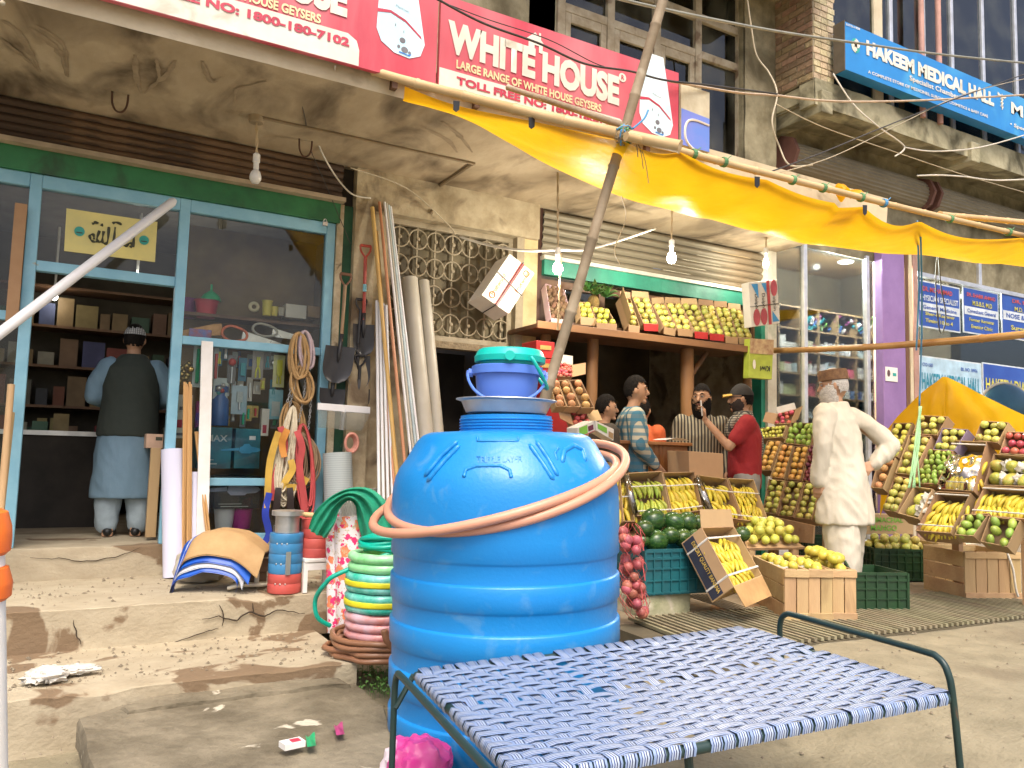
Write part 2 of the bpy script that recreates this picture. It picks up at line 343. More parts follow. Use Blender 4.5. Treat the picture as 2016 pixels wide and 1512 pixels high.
# ================================================================ the long shop building on the left
A = thing('shop_building', 'old cement shop building with deep stained canopy over the hardware and fruit shops', 'building', (2.5, 6.5, 0))
ZS = 3.76
b = MB(); b.grid(lambda u, v: V((lerp(-1.9, 7.0, u), lerp(4.95, 6.62, v), ZS+.006*nz((u*12, v*4, 1), 1))), 60, 12)
b.build('canopy_soffit', M_soffit, A, smooth=4)
b = MB(); b.grid(lambda u, v: V((lerp(-1.9, 7.0, u), 4.95-.02*v+.005*nz((u*30, v, 2), 1), lerp(ZS, ZS+.24, v))), 120, 2); b.box((-1.9, 4.96, ZS+.05), (7.0, 6.6, ZS+.24)); b.build('canopy_fascia', M_fascia, A)
b = MB(); b.box((-1.9, 6.5, 4.0), (4.02, 6.62, 7.5)); b.build('upper_wall', M_upwall, A)
b = MB(); b.box((6.98, 6.62, .3), (7.08, 9.6, 3.76)); b.build('party_wall', M_plaster, A)
# left roller shutter: slats, lip, lintel
b = MB(); b.grid(lambda u, v: V((u*3.8, -.02*abs(sin(v*pi)), v*.056)), 1, 8); me = b.mesh(M_rust, 4)
for i in range(5): inst(me, 'shutter_slat', A, Matrix.Translation((-1.9, 6.43-.004*i, 3.47+i*.057)))
b = MB(); b.box((-1.9, 6.36, 3.43), (1.92, 6.44, 3.465)); b.build('shutter_lip', mat('lip', (.42, .33, .22), .7), A)
b = MB(); b.box((-1.9, 6.44, 3.262), (1.9, 6.50, 3.43)); b.build('lintel', M_green, A)
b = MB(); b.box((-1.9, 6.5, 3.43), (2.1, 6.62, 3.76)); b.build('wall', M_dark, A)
# blue shop front
YF = 6.5
def bar(name, x0, x1, z0, z1, y0=YF-.03, y1=YF+.05, m_=None, parent=A): b = MB(); b.box((x0, y0, z0), (x1, y1, z1)); return bev(b.build(name, m_ or M_blue, parent), .006)
for x in (-.335, .655, 1.80): bar('door_post', x, x+.075, .63, 3.262)
bar('frame_rail', -.26, .655, 3.165, 3.262); bar('frame_rail', .73, 1.80, 3.165, 3.262); bar('frame_rail', -1.9, -.335, 3.165, 3.262)
bar('frame_rail', -.26, .655, 2.57, 2.645, YF-.02); bar('frame_rail', .73, 1.80, 2.135, 2.20, YF-.02); bar('frame_rail', .73, 1.80, 1.06, 1.12, YF-.02); bar('frame_rail', -1.9, -.335, 2.2, 2.265, YF-.02)
bar('frame_rail', .73, 1.80, .63, .69, YF-.02)
def pane(x0, x1, z0, z1, y=YF+.012, m_=None, parent=A, name='window_pane'): b = MB(); b.box((x0, y, z0), (x1, y+.004, z1)); return b.build(name, m_ or M_glass, parent)
pane(-.26, .655, 2.645, 3.165); pane(.73, 1.80, 2.2, 3.165); pane(.73, 1.80, 1.12, 2.135); pane(.73, 1.80, .69, 1.06); pane(-1.9, -.335, 2.265, 3.165); pane(-1.9, -.335, .7, 2.2)
# pillar between the shop and the gate
b = MB(); b.box((2.02, 6.40, .3), (2.20, 6.6, 3.76)); b.build('pillar', M_plaster, A)
b = MB(); b.box((1.88, 6.45, .3), (1.935, 6.6, 3.43)); b.build('pillar_strip', mat('flaking_white', (.62, .54, .38), .9, (.4, .32, .2), 8, bump=.6, stain=(.06, .05, .03), sscale=5, slo=.56, shi=.62), A)
b = MB(); b.box((1.935, 6.47, .3), (2.02, 6.6, 3.43)); b.build('shutter_guide', mat('flaking_green', (.02, .1, .045), .7, (.01, .05, .03), 5, stain=(.3, .24, .15), sscale=4, slo=.62, shi=.68), A)
b = MB(); b.box((2.2, 6.52, .3), (2.36, 6.6, 3.45)); b.build('wall', M_plaster, A)
# header above the gate
b = MB(); b.grid(lambda u, v: V((lerp(2.1, 3.84, u), 6.40+.01*nz((u*8, v*3, 4), 1), lerp(3.42, ZS+.01, v))), 40, 8); b.box((2.1, 6.42, 3.42), (3.84, 6.6, 3.75)); b.build('header_beam', M_plaster, A, smooth=SM)
# iron gate of rings: frame, bars, rings, backing sheet
GX0, GX1, GZ0, GZ1, GYp = 2.36, 3.62, 2.36, 3.42, 6.54
b = MB(); b.box((GX0, 6.585, GZ0), (GX1, 6.6, GZ1)); b.build('backing_sheet', mat('olive_sheet', (.17, .135, .07), .7, (.1, .08, .04), 2.5, stain=(.07, .055, .03), sscale=1.5), A)
for a, c in (((GX0, GZ0), (GX1, GZ0+.05)), ((GX0, GZ1-.05), (GX1, GZ1)), ((GX0, GZ0+.05), (GX0+.04, GZ1-.05)), ((GX1-.05, GZ0+.05), (GX1, GZ1-.05))):
    b = MB(); b.box((a[0], GYp-.02, a[1]), (c[0], GYp+.03, c[1])); bev(b.build('gate_frame', M_iron, A), .004)
b = MB(); b.box((-.007, -.007, 0), (.007, .007, GZ1-GZ0-.1)); mebar = b.mesh(M_iron)
b = MB(); b.tube([(cos(t*pi/14)*.088, 0, sin(t*pi/14)*.088) for t in range(28)], .008, 6, closed=True); mering = b.mesh(M_iron, 4)
b = MB(); b.lathe([(0, 0), (.016, 0), (.016, .01), (.006, .014), (0, .014)], 10, ax=(0, -1, 0)); medisc = b.mesh(M_iron, SM)
for i in range(7): inst(mebar, 'gate_bar', A, Matrix.Translation((GX0+.115+.1*(i*1.94) if False else GX0+.11+i*.1745, GYp+.005, GZ0+.05)))
for i in range(7):
    for k in range(4):
        mw = Matrix.Translation((GX0+.11+i*.1745, GYp-.012, GZ0+.165+k*.245)); inst(mering, 'gate_ring', A, mw); inst(medisc, 'gate_boss', A, Matrix.Translation((GX0+.11+i*.1745, GYp-.018, GZ0+.165+k*.245)))
# dark passage under the gate and jambs
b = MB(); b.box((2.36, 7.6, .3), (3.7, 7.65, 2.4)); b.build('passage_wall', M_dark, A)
b = MB(); b.box((2.36, 6.5, 2.30), (3.66, 6.6, 2.36)); b.build('gate_sill', mat('gate_sill', (.3, .23, .14), .8, (.16, .12, .07), 12, bump=.5), A)
b = MB(); b.box((2.36, 6.52, .3), (2.62, 6.6, 2.3)); b.build('wall', M_plaster, A)
b = MB(); b.box((3.62, 6.44, .3), (3.70, 6.6, 3.42)); b.build('gate_jamb', M_iron, A)
b = MB(); b.box((3.70, 6.46, .3), (3.86, 6.62, 3.76)); b.build('pillar', mat('yellowed_plaster', (.6, .49, .27), .9, (.46, .36, .18), 4, bump=.4, stain=(.2, .17, .08), sscale=2.6, slo=.6, shi=.7), A)
b = MB(); b.box((3.86, 6.48, .3), (3.92, 6.6, 3.76)); b.build('shutter_guide', mat('dark_maroon', (.1, .045, .03), .7), A)
# shutter, lintel and transom of the fruit shop
b = MB(); b.grid(lambda u, v: V((u*2.98, -.028*abs(sin(v*pi)), v*.074)), 1, 8); me = b.mesh(M_shut, 4)
for i in range(6): inst(me, 'shutter_slat', A, Matrix.Translation((3.9, 6.47-.006*i, 3.28+i*.075)))
b = MB(); b.box((3.9, 6.40, 3.245), (6.9, 6.48, 3.282)); b.build('shutter_lip', mat('pale_lip', (.62, .6, .5), .5, metal=.3), A)
b = MB(); b.box((3.92, 6.43, 3.10), (6.9, 6.5, 3.245)); b.build('lintel', M_teal, A)
for z0, z1 in ((3.0, 3.07), (2.62, 2.68)): b = MB(); b.box((3.92, 6.5, z0), (6.86, 6.58, z1)); b.build('transom_rail', M_woodd, A)
for x in (3.92, 4.62, 5.32, 6.02, 6.78): b = MB(); b.box((x, 6.5, 2.68), (x+.07, 6.58, 3.0)); b.build('transom_post', M_woodd, A)
pane(3.99, 6.78, 2.68, 3.0, 6.535, name='transom_pane')
b = MB(); b.box((6.86, 6.36, .3), (7.0, 6.62, 3.76)); b.build('pillar', mat('whitewashed_pillar', (.66, .63, .52), .85, (.5, .46, .35), 3, bump=.3, stain=(.2, .24, .15), sscale=2.4, slo=.6, shi=.7), A)
b = MB(); b.box((6.80, 6.40, .3), (6.86, 6.6, 3.1)); b.build('shutter_guide', M_teal, A)
# rooms: back walls, side walls, ceilings, floors
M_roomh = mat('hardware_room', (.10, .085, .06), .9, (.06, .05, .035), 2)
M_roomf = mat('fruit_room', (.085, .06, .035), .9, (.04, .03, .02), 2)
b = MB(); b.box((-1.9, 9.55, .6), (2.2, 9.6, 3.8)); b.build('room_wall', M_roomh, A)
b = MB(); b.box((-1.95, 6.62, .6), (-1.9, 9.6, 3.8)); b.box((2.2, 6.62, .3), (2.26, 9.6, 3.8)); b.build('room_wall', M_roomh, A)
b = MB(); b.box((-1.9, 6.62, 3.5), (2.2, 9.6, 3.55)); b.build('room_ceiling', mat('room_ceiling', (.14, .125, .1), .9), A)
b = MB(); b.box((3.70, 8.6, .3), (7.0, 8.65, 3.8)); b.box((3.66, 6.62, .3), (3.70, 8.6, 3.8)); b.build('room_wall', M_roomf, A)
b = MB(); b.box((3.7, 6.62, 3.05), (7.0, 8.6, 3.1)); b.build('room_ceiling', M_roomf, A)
# upper floor windows above the sign
xs = [onY(1042, 10, YF).x, onY(1102, 30, YF).x, onY(1199, 70, YF).x, onY(1290, 110, YF).x, onY(1371, 130, YF).x, onY(1454, 180, YF).x]
zt = onY(1300, 82, YF).z; zt2 = onY(1400, 45, YF).z; zb_ = 4.3
b = MB(); b.box((xs[0], YF, zb_), (xs[1], YF+.06, 7.2)); b.build('wall_panel', mat('pale_panel', (.42, .4, .28), .8, (.33, .33, .2), 3), A)
b = MB(); b.box((4.0, YF, 7.2), (7.0, YF+.1, 7.5)); b.box((4.0, YF+.02, 4.0), (7.0, YF+.1, zb_)); b.build('upper_wall', M_upwall, A)
for i, x in enumerate(xs[1:]): b = MB(); b.box((x-.045, YF-.04, zb_), (x+.045, YF+.04, 7.2)); bev(b.build('window_mullion', M_frame, A), .006)
for z in (zt, zt2):
    for i in range(1, 5): b = MB(); b.box((xs[i]+.046, YF-.035, z-.05), (xs[i+1]-.046, YF+.035, z+.04)); bev(b.build('window_rail', M_frame, A), .006)
for i in range(1, 5):
    for z0, z1 in ((zb_, zt-.051), (zt+.041, zt2-.051), (zt2+.041, 7.2)): pane(xs[i]+.046, xs[i+1]-.046, z0, z1, YF+.01, M_glass2)
    if i < 4:
        for xx in (xs[i]+.05, xs[i+1]-.12): b = MB(); b.box((xx, YF-.03, zb_), (xx+.07, YF+.005, zt-.051)); bev(b.build('casement_stile', M_frame, A), .006)
        b = MB(); b.box((xs[i]+.12, YF-.03, zt-.15), (xs[i+1]-.12, YF+.005, zt-.051)); bev(b.build('casement_rail', M_frame, A), .006)
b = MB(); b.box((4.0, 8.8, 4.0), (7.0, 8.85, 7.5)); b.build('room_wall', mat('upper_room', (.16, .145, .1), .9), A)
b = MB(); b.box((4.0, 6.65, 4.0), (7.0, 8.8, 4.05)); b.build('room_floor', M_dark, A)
b = MB(); b.grid(lambda u, v: V((lerp(6.50, 7.0, u), 6.36+.02*nz((u*6, v*9, 6), 1), lerp(4.0, 7.5, v))), 10, 60); b.box((6.5, 6.39, 4.0), (7.0, 6.6, 7.5)); b.build('column', M_upwall, A, smooth=SM)
zu = onY(1330, 30, 6.3).z+.25
b = MB(); b.grid(lambda u, v: V((lerp(3.0, 7.0, u), lerp(5.5, 6.5, v), zt2+.45+.02*nz((u*9, v*4, 8), 1))), 30, 8); b.box((3.0, 5.5, zt2+.5), (7.0, 6.6, zt2+.7)); b.build('upper_slab', M_upwall, A)

# ================================================================ medical building on the right
B = thing('medical_building', 'cement and brick building with purple pillar, overhanging upper floor and glass shop front', 'building', (9, 6.5, 0))
YB = 6.5; YO = 5.8
zfl = onY(1640, 165, YO).z; zun = onY(1640, 225, YO).z
b = MB(); b.grid(lambda u, v: V((lerp(7.02, 14, u), lerp(YO+.22, 6.6, v), zun+.12+.008*nz((u*14, v*3, 5), 1))), 40, 6); b.build('overhang_soffit', M_upwall, B, smooth=4)
b = MB(); b.grid(lambda u, v: V((lerp(7.0, 14, u), YO+.012*nz((u*30, v*2, 5), 1), lerp(zun+.05, zfl, v))), 80, 5); b.box((7.0, YO+.02, zun+.06), (14, YO+.22, zfl-.01)); b.box((7.02, YO+.22, zfl-.2), (14, 6.6, zfl-.02)); b.build('edge_beam', mat('mossy_beam', (.46, .42, .28), .95, (.28, .26, .16), 3.5, detail=9, bump=.6, bscale=16, stain=(.09, .08, .045), sscale=2, slo=.5, shi=.66), B, smooth=SM)
for px, py in ((1626, 190), (1918, 290)):
    p = onY(px, py, YO-.03); b = MB(); b.box((p.x-.09, YO-.05, p.z-.2), (p.x+.09, 6.5, p.z+.06)); bev(b.build('bracket_beam', mat('mossy_beam', (.40, .36, .23)), B), .01)
# brickwork of the overhanging floor: flank and the pale front pier
b = MB(); b.box((7.0, YO+.03, zfl), (7.1, 6.5, 8.2)); b.box((7.1, YO+.03, zfl), (7.33, YO+.14, 8.2)); b.build('brick_backing', M_mortar, B)
b = MB(); b.box((0, 0, 0), (.012, .205, .062)); meb = b.mesh(M_brick); b = MB(); b.box((0, 0, 0), (.105, .012, .062)); mebf = b.mesh(M_brickpale)
for r in range(30):
    z = zfl+.012+r*.075; y = YO+.035+(.11 if r % 2 else 0)
    if r % 2: inst(meb, 'brick', B, Matrix.Translation((6.992, YO+.035, z)) @ Matrix.Diagonal((1, .46, 1, 1)))
    while y < 6.3: inst(meb, 'brick', B, Matrix.Translation((6.990+.006*nz((y*9, r, 0), 1), y, z))); y += .218
    for k in range(3): inst(mebf, 'brick', B, Matrix.Translation((7.004+k*.112+(.02 if r % 2 else 0), YO+.022+.006*nz((k, r*3, 2), 1), z)))
# upper windows of the medical building
b = MB(); b.box((7.33, 6.2, zfl), (14, 6.25, 9.5)); b.build('upper_wall', mat('dim_teal_room', (.22, .46, .38), .9, (.12, .3, .25), .8), B)
wx = [7.36, 8.15, 8.45, 9.1, 9.7, 10.4, 11.2, 12.1, 13]
for i, x in enumerate(wx): b = MB(); b.box((x, YO+.09, zfl), (x+(.16 if i in (1,) else .06), YO+.17, 9.5)); bev(b.build('window_mullion', M_alu if i != 1 else M_fascia, B), .005)
for i in range(len(wx)-1): pane(wx[i]+(.16 if i == 1 else .06), wx[i+1], zfl+.08, 9.5, YO+.12, M_glasst, B)
for x in (8.9, 9.25): b = MB(); b.tube([(x, YO-.02, zfl-.02), (x, YO-.02, 9.3)], .035, 10); b.build('standpipe', mat('pink_pipe', (.55, .3, .24), .6), B, smooth=SM)
# rolled shutters over the medical shop
def onYz(px, py, Y): return onY(px, py, Y).z
zr1 = onYz(1560, 275, 6.4); zr0 = onYz(1560, 330, 6.4)
def drum(x0, x1):
    r = (zr1-zr0)*.55; zc = (zr1+zr0)/2-.05; n = 12
    b = MB(); b.grid(lambda u, v: V((lerp(x0, x1, u), 6.42-(r-.02*abs(sin(v*n*pi)))*sin(v*pi*.95+.02)*.9, zc+r*cos(v*pi*.95+.02))), 2, n*6); o = b.build('rolled_shutter', M_shut, B, smooth=4)
    for x in (x0-.05, x1):
        b = MB(); b.lathe([(0, 0), (r*1.25, 0), (r*1.25, .05), (0, .05)], 8, (x, 6.42, zc), ax=(1, 0, 0)); b.build('shutter_bracket', mat('maroon_iron', (.16, .07, .05), .7), B)
drum(7.2, 9.75); drum(9.95, 13.5)
b = MB(); b.box((7.0, 6.5, 3.95), (14, 6.6, zun+.3)); b.build('wall', M_upwall, B)
# glass front with aluminium mullions and the purple pillar
for x in (onY(1583, 650, YB).x, onY(1706, 640, YB).x): b = MB(); b.box((x-.03, YB-.03, .3), (x+.03, YB+.03, 4.0)); bev(b.build('aluminium_mullion', M_alu, B), .004)
x0 = onY(1738, 600, YB-.12).x; x1 = onY(1782, 600, YB-.12).x
b = MB(); b.box((x0, YB-.12, .3), (x1, YB+.0, 4.3)); bev(b.build('purple_pillar', M_purple, B), .012)
PX1 = x1; PX0 = x0
for k, (dx, w_, m_) in enumerate(((.02, .06, M_fascia), (.11, .07, M_woodd), (.2, .06, M_fascia), (.28, .1, mat('pinkish_post', (.45, .27, .22), .7)))): b = MB(); b.box((x1+dx, YB-.05, .3), (x1+dx+w_, YB+.05, 4.2)); bev(b.build('door_post', m_, B), .006)
M_glassm = glassmat('medical_glass', (.97, .99, .97), .0)
pane(7.05, x0, .35, 4.0, YB+.005, M_glassm, B)
wx0 = x1+.4
pane(wx0, 13.9, .35, 4.2, YB+.005, M_glassm, B)
b = MB(); b.box((7.05, YB-.02, .3), (x0, YB+.06, .42)); b.build('window_sill', M_white, B)
zq = onY(1830, 545, YB).z
for z in (zq,): b = MB(); b.box((wx0, YB-.04, z-.03), (13.9, YB+.03, z+.03)); bev(b.build('aluminium_rail', M_alu, B), .004)
xq = onY(1925, 540, YB).x
b = MB(); b.box((xq-.035, YB-.04, zq+.03), (xq+.035, YB+.03, 4.4)); bev(b.build('aluminium_mullion', M_alu, B), .004)
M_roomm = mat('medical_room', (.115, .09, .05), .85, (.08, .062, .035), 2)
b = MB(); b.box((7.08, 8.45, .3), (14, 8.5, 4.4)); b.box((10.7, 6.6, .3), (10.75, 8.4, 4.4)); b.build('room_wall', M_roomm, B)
b = MB(); b.box((7.08, 6.6, 4.3), (14, 8.5, 4.36)); b.build('room_ceiling', mat('wood_ceiling', (.3, .2, .09), .6, (.24, .15, .07), 3), B)
# ================================================================ signboards
M_red = mat('faded_red_print', (.56, .06, .09), .5, (.48, .045, .075), 5, stain=(.62, .2, .22), sscale=.9, slo=.42, shi=.7, spec=.4, bump=.08, bscale=4, aniso=(1.5, 1, .5))
M_cream = mat('cream_print', (.74, .71, .62), .55, (.64, .6, .5), 4, stain=(.45, .4, .3), sscale=3, slo=.62, shi=.72)
M_yellowp = mat('pale_yellow_print', (.8, .7, .38), .5)
M_redp = mat('red_print', (.55, .04, .08), .5)
M_geyser = mat('geyser_blue_white', (.72, .82, .85), .45, (.5, .74, .84), 2.2, mixlo=.4, mixhi=.6)
M_navy = mat('navy_print', (.03, .05, .22), .45); M_greyp = mat('grey_print', (.18, .18, .2), .5); M_bluep = mat('bright_blue_print', (.03, .22, .62), .45, (.025, .18, .55), 3)
SY = 4.86
def sp(px, py, dx=0, dz=0, Y=SY): return onY(px, py, Y)+V((dx, -.0, dz))
def flat(parent, pts, mt, off=.002, name='print'):
    b = MB(); b.poly([p+V((0, -off, 0)) for p in pts], V((0, -.001, 0))); return b.build(name, mt, parent)
def disc(parent, c, rx, rz, mt, off=.003, name='print', n=24, a0=0, a1=2*pi):
    return flat(parent, [c+V((rx*cos(a0+(a1-a0)*i/n), 0, rz*sin(a0+(a1-a0)*i/n))) for i in range(n)], mt, off, name)
def stext(parent, body, a, bpt, top, mt, dx=0, dz=0, Y=SY, bold=.012, off=.005):
    o_ = sp(*a, dx, dz, Y)+V((0, -off, 0)); U = sp(*bpt, dx, dz, Y)-sp(*a, dx, dz, Y); U.y = 0; W = V((0, 0, sp(*top, dx, dz, Y).z-o_.z)); return text(body, o_, U, W, mt, parent, bold=bold)
def geyser(parent, c, wd, hh, dx=0):
    """printed picture of a water heater: tapered body, red band, domed base with dial"""
    t = [c+V((x*wd, 0, z*hh)) for x, z in ((-.36, 1.0), (.2, 1.0), (.36, .55), (.5, .12), (.42, -.02), (.2, -.08), (-.1, -.06), (-.36, .03), (-.46, .16), (-.44, .5))]
    flat(parent, t, M_geyser, .003)
    flat(parent, [c+V((x*wd, 0, z*hh)) for x, z in ((-.45, .38), (-.2, .40), (.1, .34), (.42, .20), (.43, .17), (.1, .31), (-.2, .37), (-.45, .34))], M_redp, .005)
    for (x, z, rx, rz) in ((.05, .10, .06, .02), (-.02, .02, .03, .013), (.1, .0, .07, .022), (.2, -.02, .03, .012), (-.1, .25, .008, .012), (.07, .2, .008, .012)): disc(parent, c+V((x*wd, 0, z*hh)), rx*wd, rz*hh*1.6, M_greyp, .005, n=12)
    flat(parent, [c+V((x*wd, 0, z*hh)) for x, z in ((-.02, -.045), (.2, -.06), (.24, -.03), (.16, -.045), (.0, -.03))], M_bluep, .006)
    text('Platinum', c+V((-.1*wd, -.006, .46*hh)), V((.25*wd, 0, -.03*hh)), V((0, 0, .022*hh)), M_greyp, parent)
def house_sign(label, dx, dz, x0, x1, z0, z1, left):
    s = thing('sign_board', label, 'sign', ((x0+x1)/2, SY, z0), 'red geyser signboards on the canopy')
    b = MB(); b.box((x0, SY, z0), (x1, SY+.035, z1)); b.build('panel', M_red, s)
    for xx in (x0+.3, x1-.3): b = MB(); b.box((xx, SY+.036, z0-.06), (xx+.04, SY+.085, z1)); b.build('batten', M_woodd, s)
    zz = sp(858, 130, dx, dz).z; xr = sp(1236, 250, dx, dz).x
    pts = [V((x0+.004, SY, zz)), V((xr-.08, SY, zz-.005)), V((xr-.02, SY, zz-.04)), V((xr, SY, zz-.1)), V((xr, SY, z0+.004)), V((x0+.004, SY, z0+.004))]
    flat(s, pts, M_cream, .001, 'white_strip')
    stext(s, 'WHITE HOUSE', (880, 98), (1218, 205), (876, 36), M_cream, dx, dz, bold=.055)
    stext(s, 'LARGE RANGE OF WHITE HOUSE GEYSERS', (897.5, 133.7), (1183, 221), (897, 117.4), M_yellowp, dx, dz, bold=.035)
    stext(s, 'TOLL FREE NO: 1800-180-7102', (898, 165), (1222, 256), (898, 150), M_redp, dx, dz, bold=.045)
    hc = sp(1055, 84, dx, dz); k = .085
    flat(s, [hc+V((x*k, 0, z*k)) for x, z in ((-.75, -.75), (-.75, .1), (-1, .1), (-.1, .9), (.28, .55), (.28, .95), (.48, .95), (.48, .35), (.9, -.05), (.68, -.05), (.68, -.85), (.3, -.85), (.3, -.25), (-.15, -.25), (-.15, -.8))], M_cream, .003)
    rc = sp(1225, 153, dx, dz); disc(s, rc, .036, .036, M_cream, .003); text('R', rc+V((-.014, -.007, -.018)), V((.028, 0, 0)), V((0, 0, .036)), M_redp, s, bold=.02)
    geyser(s, sp(1290, 262, dx, dz)+V((0, 0, .03)), .36, .62)
    return s
zb1 = onY(700, 130, SY).z
house_sign('red geyser signboard with white strip, lower one fixed above the bulb', sp(687, 92).x-sp(1222, 256).x, sp(687, 92).z-sp(1222, 256).z, -.75, 2.055, zb1, zb1+.72, True)
house_sign('red geyser signboard reading WHITE HOUSE behind the crossed bamboo poles', 0, 0, 2.075, onY(1335, 275, SY).x, onY(860, 165, SY).z-.01, onY(1100, 65, SY).z, False)
xs0 = onY(1340, 275, SY).x; xs1 = onY(1398, 300, SY).x
s = thing('sign_board', 'narrow cream and blue painted board beside the red sign', 'sign', ((xs0+xs1)/2, SY, 3.85)); zb = onY(1370, 292, SY).z; zt_ = onY(1370, 172, SY).z
b = MB(); b.box((xs0+.01, SY+.01, zb), (xs1, SY+.035, zt_)); b.build('panel', mat('weathered_cream', (.6, .55, .4), .8, (.45, .39, .26), 4, bump=.2), s)
zm = onY(1370, 225, SY).z
flat(s, [V((xs0+.012, SY+.01, zb+.003)), V((xs1-.002, SY+.01, zb+.003)), V((xs1-.002, SY+.01, zm)), V((xs0+.012, SY+.01, zm+.02))], mat('violet_blue_print', (.2, .22, .6), .5, (.12, .22, .62), 4), .002)
b = MB(); q = [(xs1-.01, zm-.06), (xs0+.16, zm-.05), (xs0+.08, zm-.08), (xs0+.05, zm-.16), (xs0+.07, zm-.25), (xs0+.16, zm-.31), (xs1-.01, zm-.33)]
b.tube(spline([V((x, SY+.006, z)) for x, z in q], 4), .011, 5); b.build('print', M_cream, s)
# blue sign of the medical hall
HY = 5.62
p0 = onY(1663, 42, HY); p1 = onY(1667, 137, HY)
s = thing('sign_board', 'blue signboard reading HAKEEM MEDICAL HALL under the teal windows', 'sign', (p0.x, HY, p1.z))
b = MB(); b.box((p0.x, HY, p1.z), (p0.x+4.2, HY+.14, p0.z)); b.build('sign_box', mat('sign_blue', (.022, .235, .60), .4, (.02, .2, .52), 2, stain=(.05, .3, .6), sscale=1), s)
b = MB(); b.box((p0.x-.012, HY-.004, p1.z-.012), (p0.x-.001, HY+.145, p0.z+.012)); b.build('sign_edge', mat('sign_edge', (.12, .1, .07), .7), s)
def ht(body, a, c, top, mt=None, bold=.02): return stext(s, body, a, c, top, mt or M_cream, 0, 0, HY, bold)
ht('HAKEEM MEDICAL HALL', (1705, 106), (1956, 208), (1704, 78), bold=.055); ht('MEDICAL', (1990, 222), (2120, 275), (1990, 200), bold=.03)
ht('Specialist Chamber', (1790, 158), (1887, 196), (1790, 148)); ht('A COMPLETE STORE OF MEDICINES, SURGICAL, COSMETICS & BABY CARE', (1708, 144), (1944, 232), (1708, 138)); ht('ESTD-1958', (1665, 50), (1692, 60), (1665, 46)); ht('• Specialist Doctors', (1988, 247), (2080, 282), (1988, 240))
c = onY(1684, 90, HY); disc(s, c, .075, .085, mat('logo_teal', (.03, .4, .36), .4), .002)
for i in range(2): disc(s, c, .073, .083, M_cream, .004, a0=i*pi+.0, a1=i*pi+pi/2, n=10) if False else flat(s, [c]+[c+V((.073*cos(i*pi+t*pi/16), 0, .083*sin(i*pi+t*pi/16))) for t in range(9)], M_cream, .004)
for dx_, dz_ in ((.055, .02), (.02, .06)): flat(s, [c+V((-dx_, 0, -dz_)), c+V((dx_, 0, -dz_)), c+V((dx_, 0, dz_)), c+V((-dx_, 0, dz_))], M_cream, .006)
c = onY(1972, 200, HY); b = MB(); b.tube([c+V((0, -.004, -.11)), c+V((0, -.004, .1))], .007, 5)
for sgn in (-1, 1):
    b.tube([c+V((sgn*.028*sin(t*.8), -.004, -.09+t*.012)) for t in range(14)], .005, 4); b.poly([c+V((0, -.004, .07)), c+V((sgn*.09, -.004, .11)), c+V((sgn*.1, -.004, .075)), c+V((sgn*.05, -.004, .05))], V((0, -.001, 0)))
b.build('print', M_cream, s)

# ================================================================ bamboo poles, awning
M_bam = mat('bamboo', (.60, .43, .22), .5, (.48, .32, .14), 4, bump=.1, aniso=(.4, .4, .4), stain=(.3, .2, .1), sscale=5, slo=.62, shi=.72)
M_bamg = mat('grey_bamboo', (.33, .26, .17), .7, (.22, .165, .1), 5, bump=.25, stain=(.45, .4, .3), sscale=4, slo=.6, shi=.7)
def bamboo(label, a, c, r0, r1, m_, bow=(0, 0, 0), step_=.33, name='bamboo_pole', group=None, parent=None):
    a = V(a); c = V(c); L_ = (c-a).length; n = max(2, int(L_/step_)); P = []; R = []; bw = V(bow)
    for i in range(n):
        for t, k in ((0, 1.13), (.03, 1.0), (.5, .96), (.965, 1.0), (.985, 1.14)):
            u = (i+t)/n; P.append(a.lerp(c, u)+bw*sin(pi*u)+V((.004*nz((u*5, 1, 0), 1), .004*nz((u*5, 5, 0), 1), .006*nz((u*4, 9, 0), 1)))); R.append(lerp(r0, r1, u)*k)
    b = MB(); b.tube(P, R, 12); return b.build(name, m_, parent, smooth=radians(60), label=label, cat=None if parent else 'pole', group=group)
bamboo('thick yellow bamboo pole running out from under the red sign', onY(735, 140, 4.93), onY(1341, 289, 3.35), .029, .036, M_bam, (0, 0, -.02))
bamboo('dark short bamboo pole lashed above the thick yellow pole', onY(1000, 172, 4.72), onY(1236, 250, 3.72), .02, .023, M_bamg)
P0 = onZ(903, 1355, 0.); P1 = onY(1228, 262, 3.75)
bamboo('grey weathered bamboo prop leaning behind the blue tank', P0, P0+(P1-P0)*1.34, .034, .03, M_bamg, (0, 0, 0), .42)
bamboo('slender bamboo bar along the front edge of the yellow awning', onY(1232, 268, 3.52), onY(2150, 492, 3.52), .024, .02, M_bam, (0, 0, -.03))
bamboo('bamboo pole showing above the rear of the yellow awning', onY(1850, 422, 4.1), onY(2100, 446, 4.1), .027, .027, M_bam)
bamboo('brown bamboo rail between the fruit shop pillar and the street', onY(1526, 690, 6.1), onY(2080, 652, 3.2), .03, .032, mat('brown_bamboo', (.46, .27, .1), .45, (.34, .18, .06), 4, bump=.1), (0, 0, -.03), .5)
M_twine = mat('green_twine', (.12, .3, .12), .7); M_bluetw = mat('blue_twine', (.08, .3, .55), .7)
b = MB(); c = onY(1228, 266, 3.62)
for k in range(9):
    a0 = k*.7; ax = V((cos(a0*1.3), .6*sin(a0), sin(a0*2.1))).normalized(); u = ax.orthogonal().normalized(); w_ = ax.cross(u)
    b.mi = k % 3; b.tube([c+V((0, 0, .0))+(u*cos(t*pi/6)*.06+w_*sin(t*pi/6)*.055)+ax*.02*sin(t) for t in range(12)], .006, 5, closed=True)
b.mi = 1; b.tube(spline([c+V((.03, -.05, .03)), c+V((.1, -.06, .1)), c+V((.13, -.06, .16))], 4), .006, 5); b.mi = 2
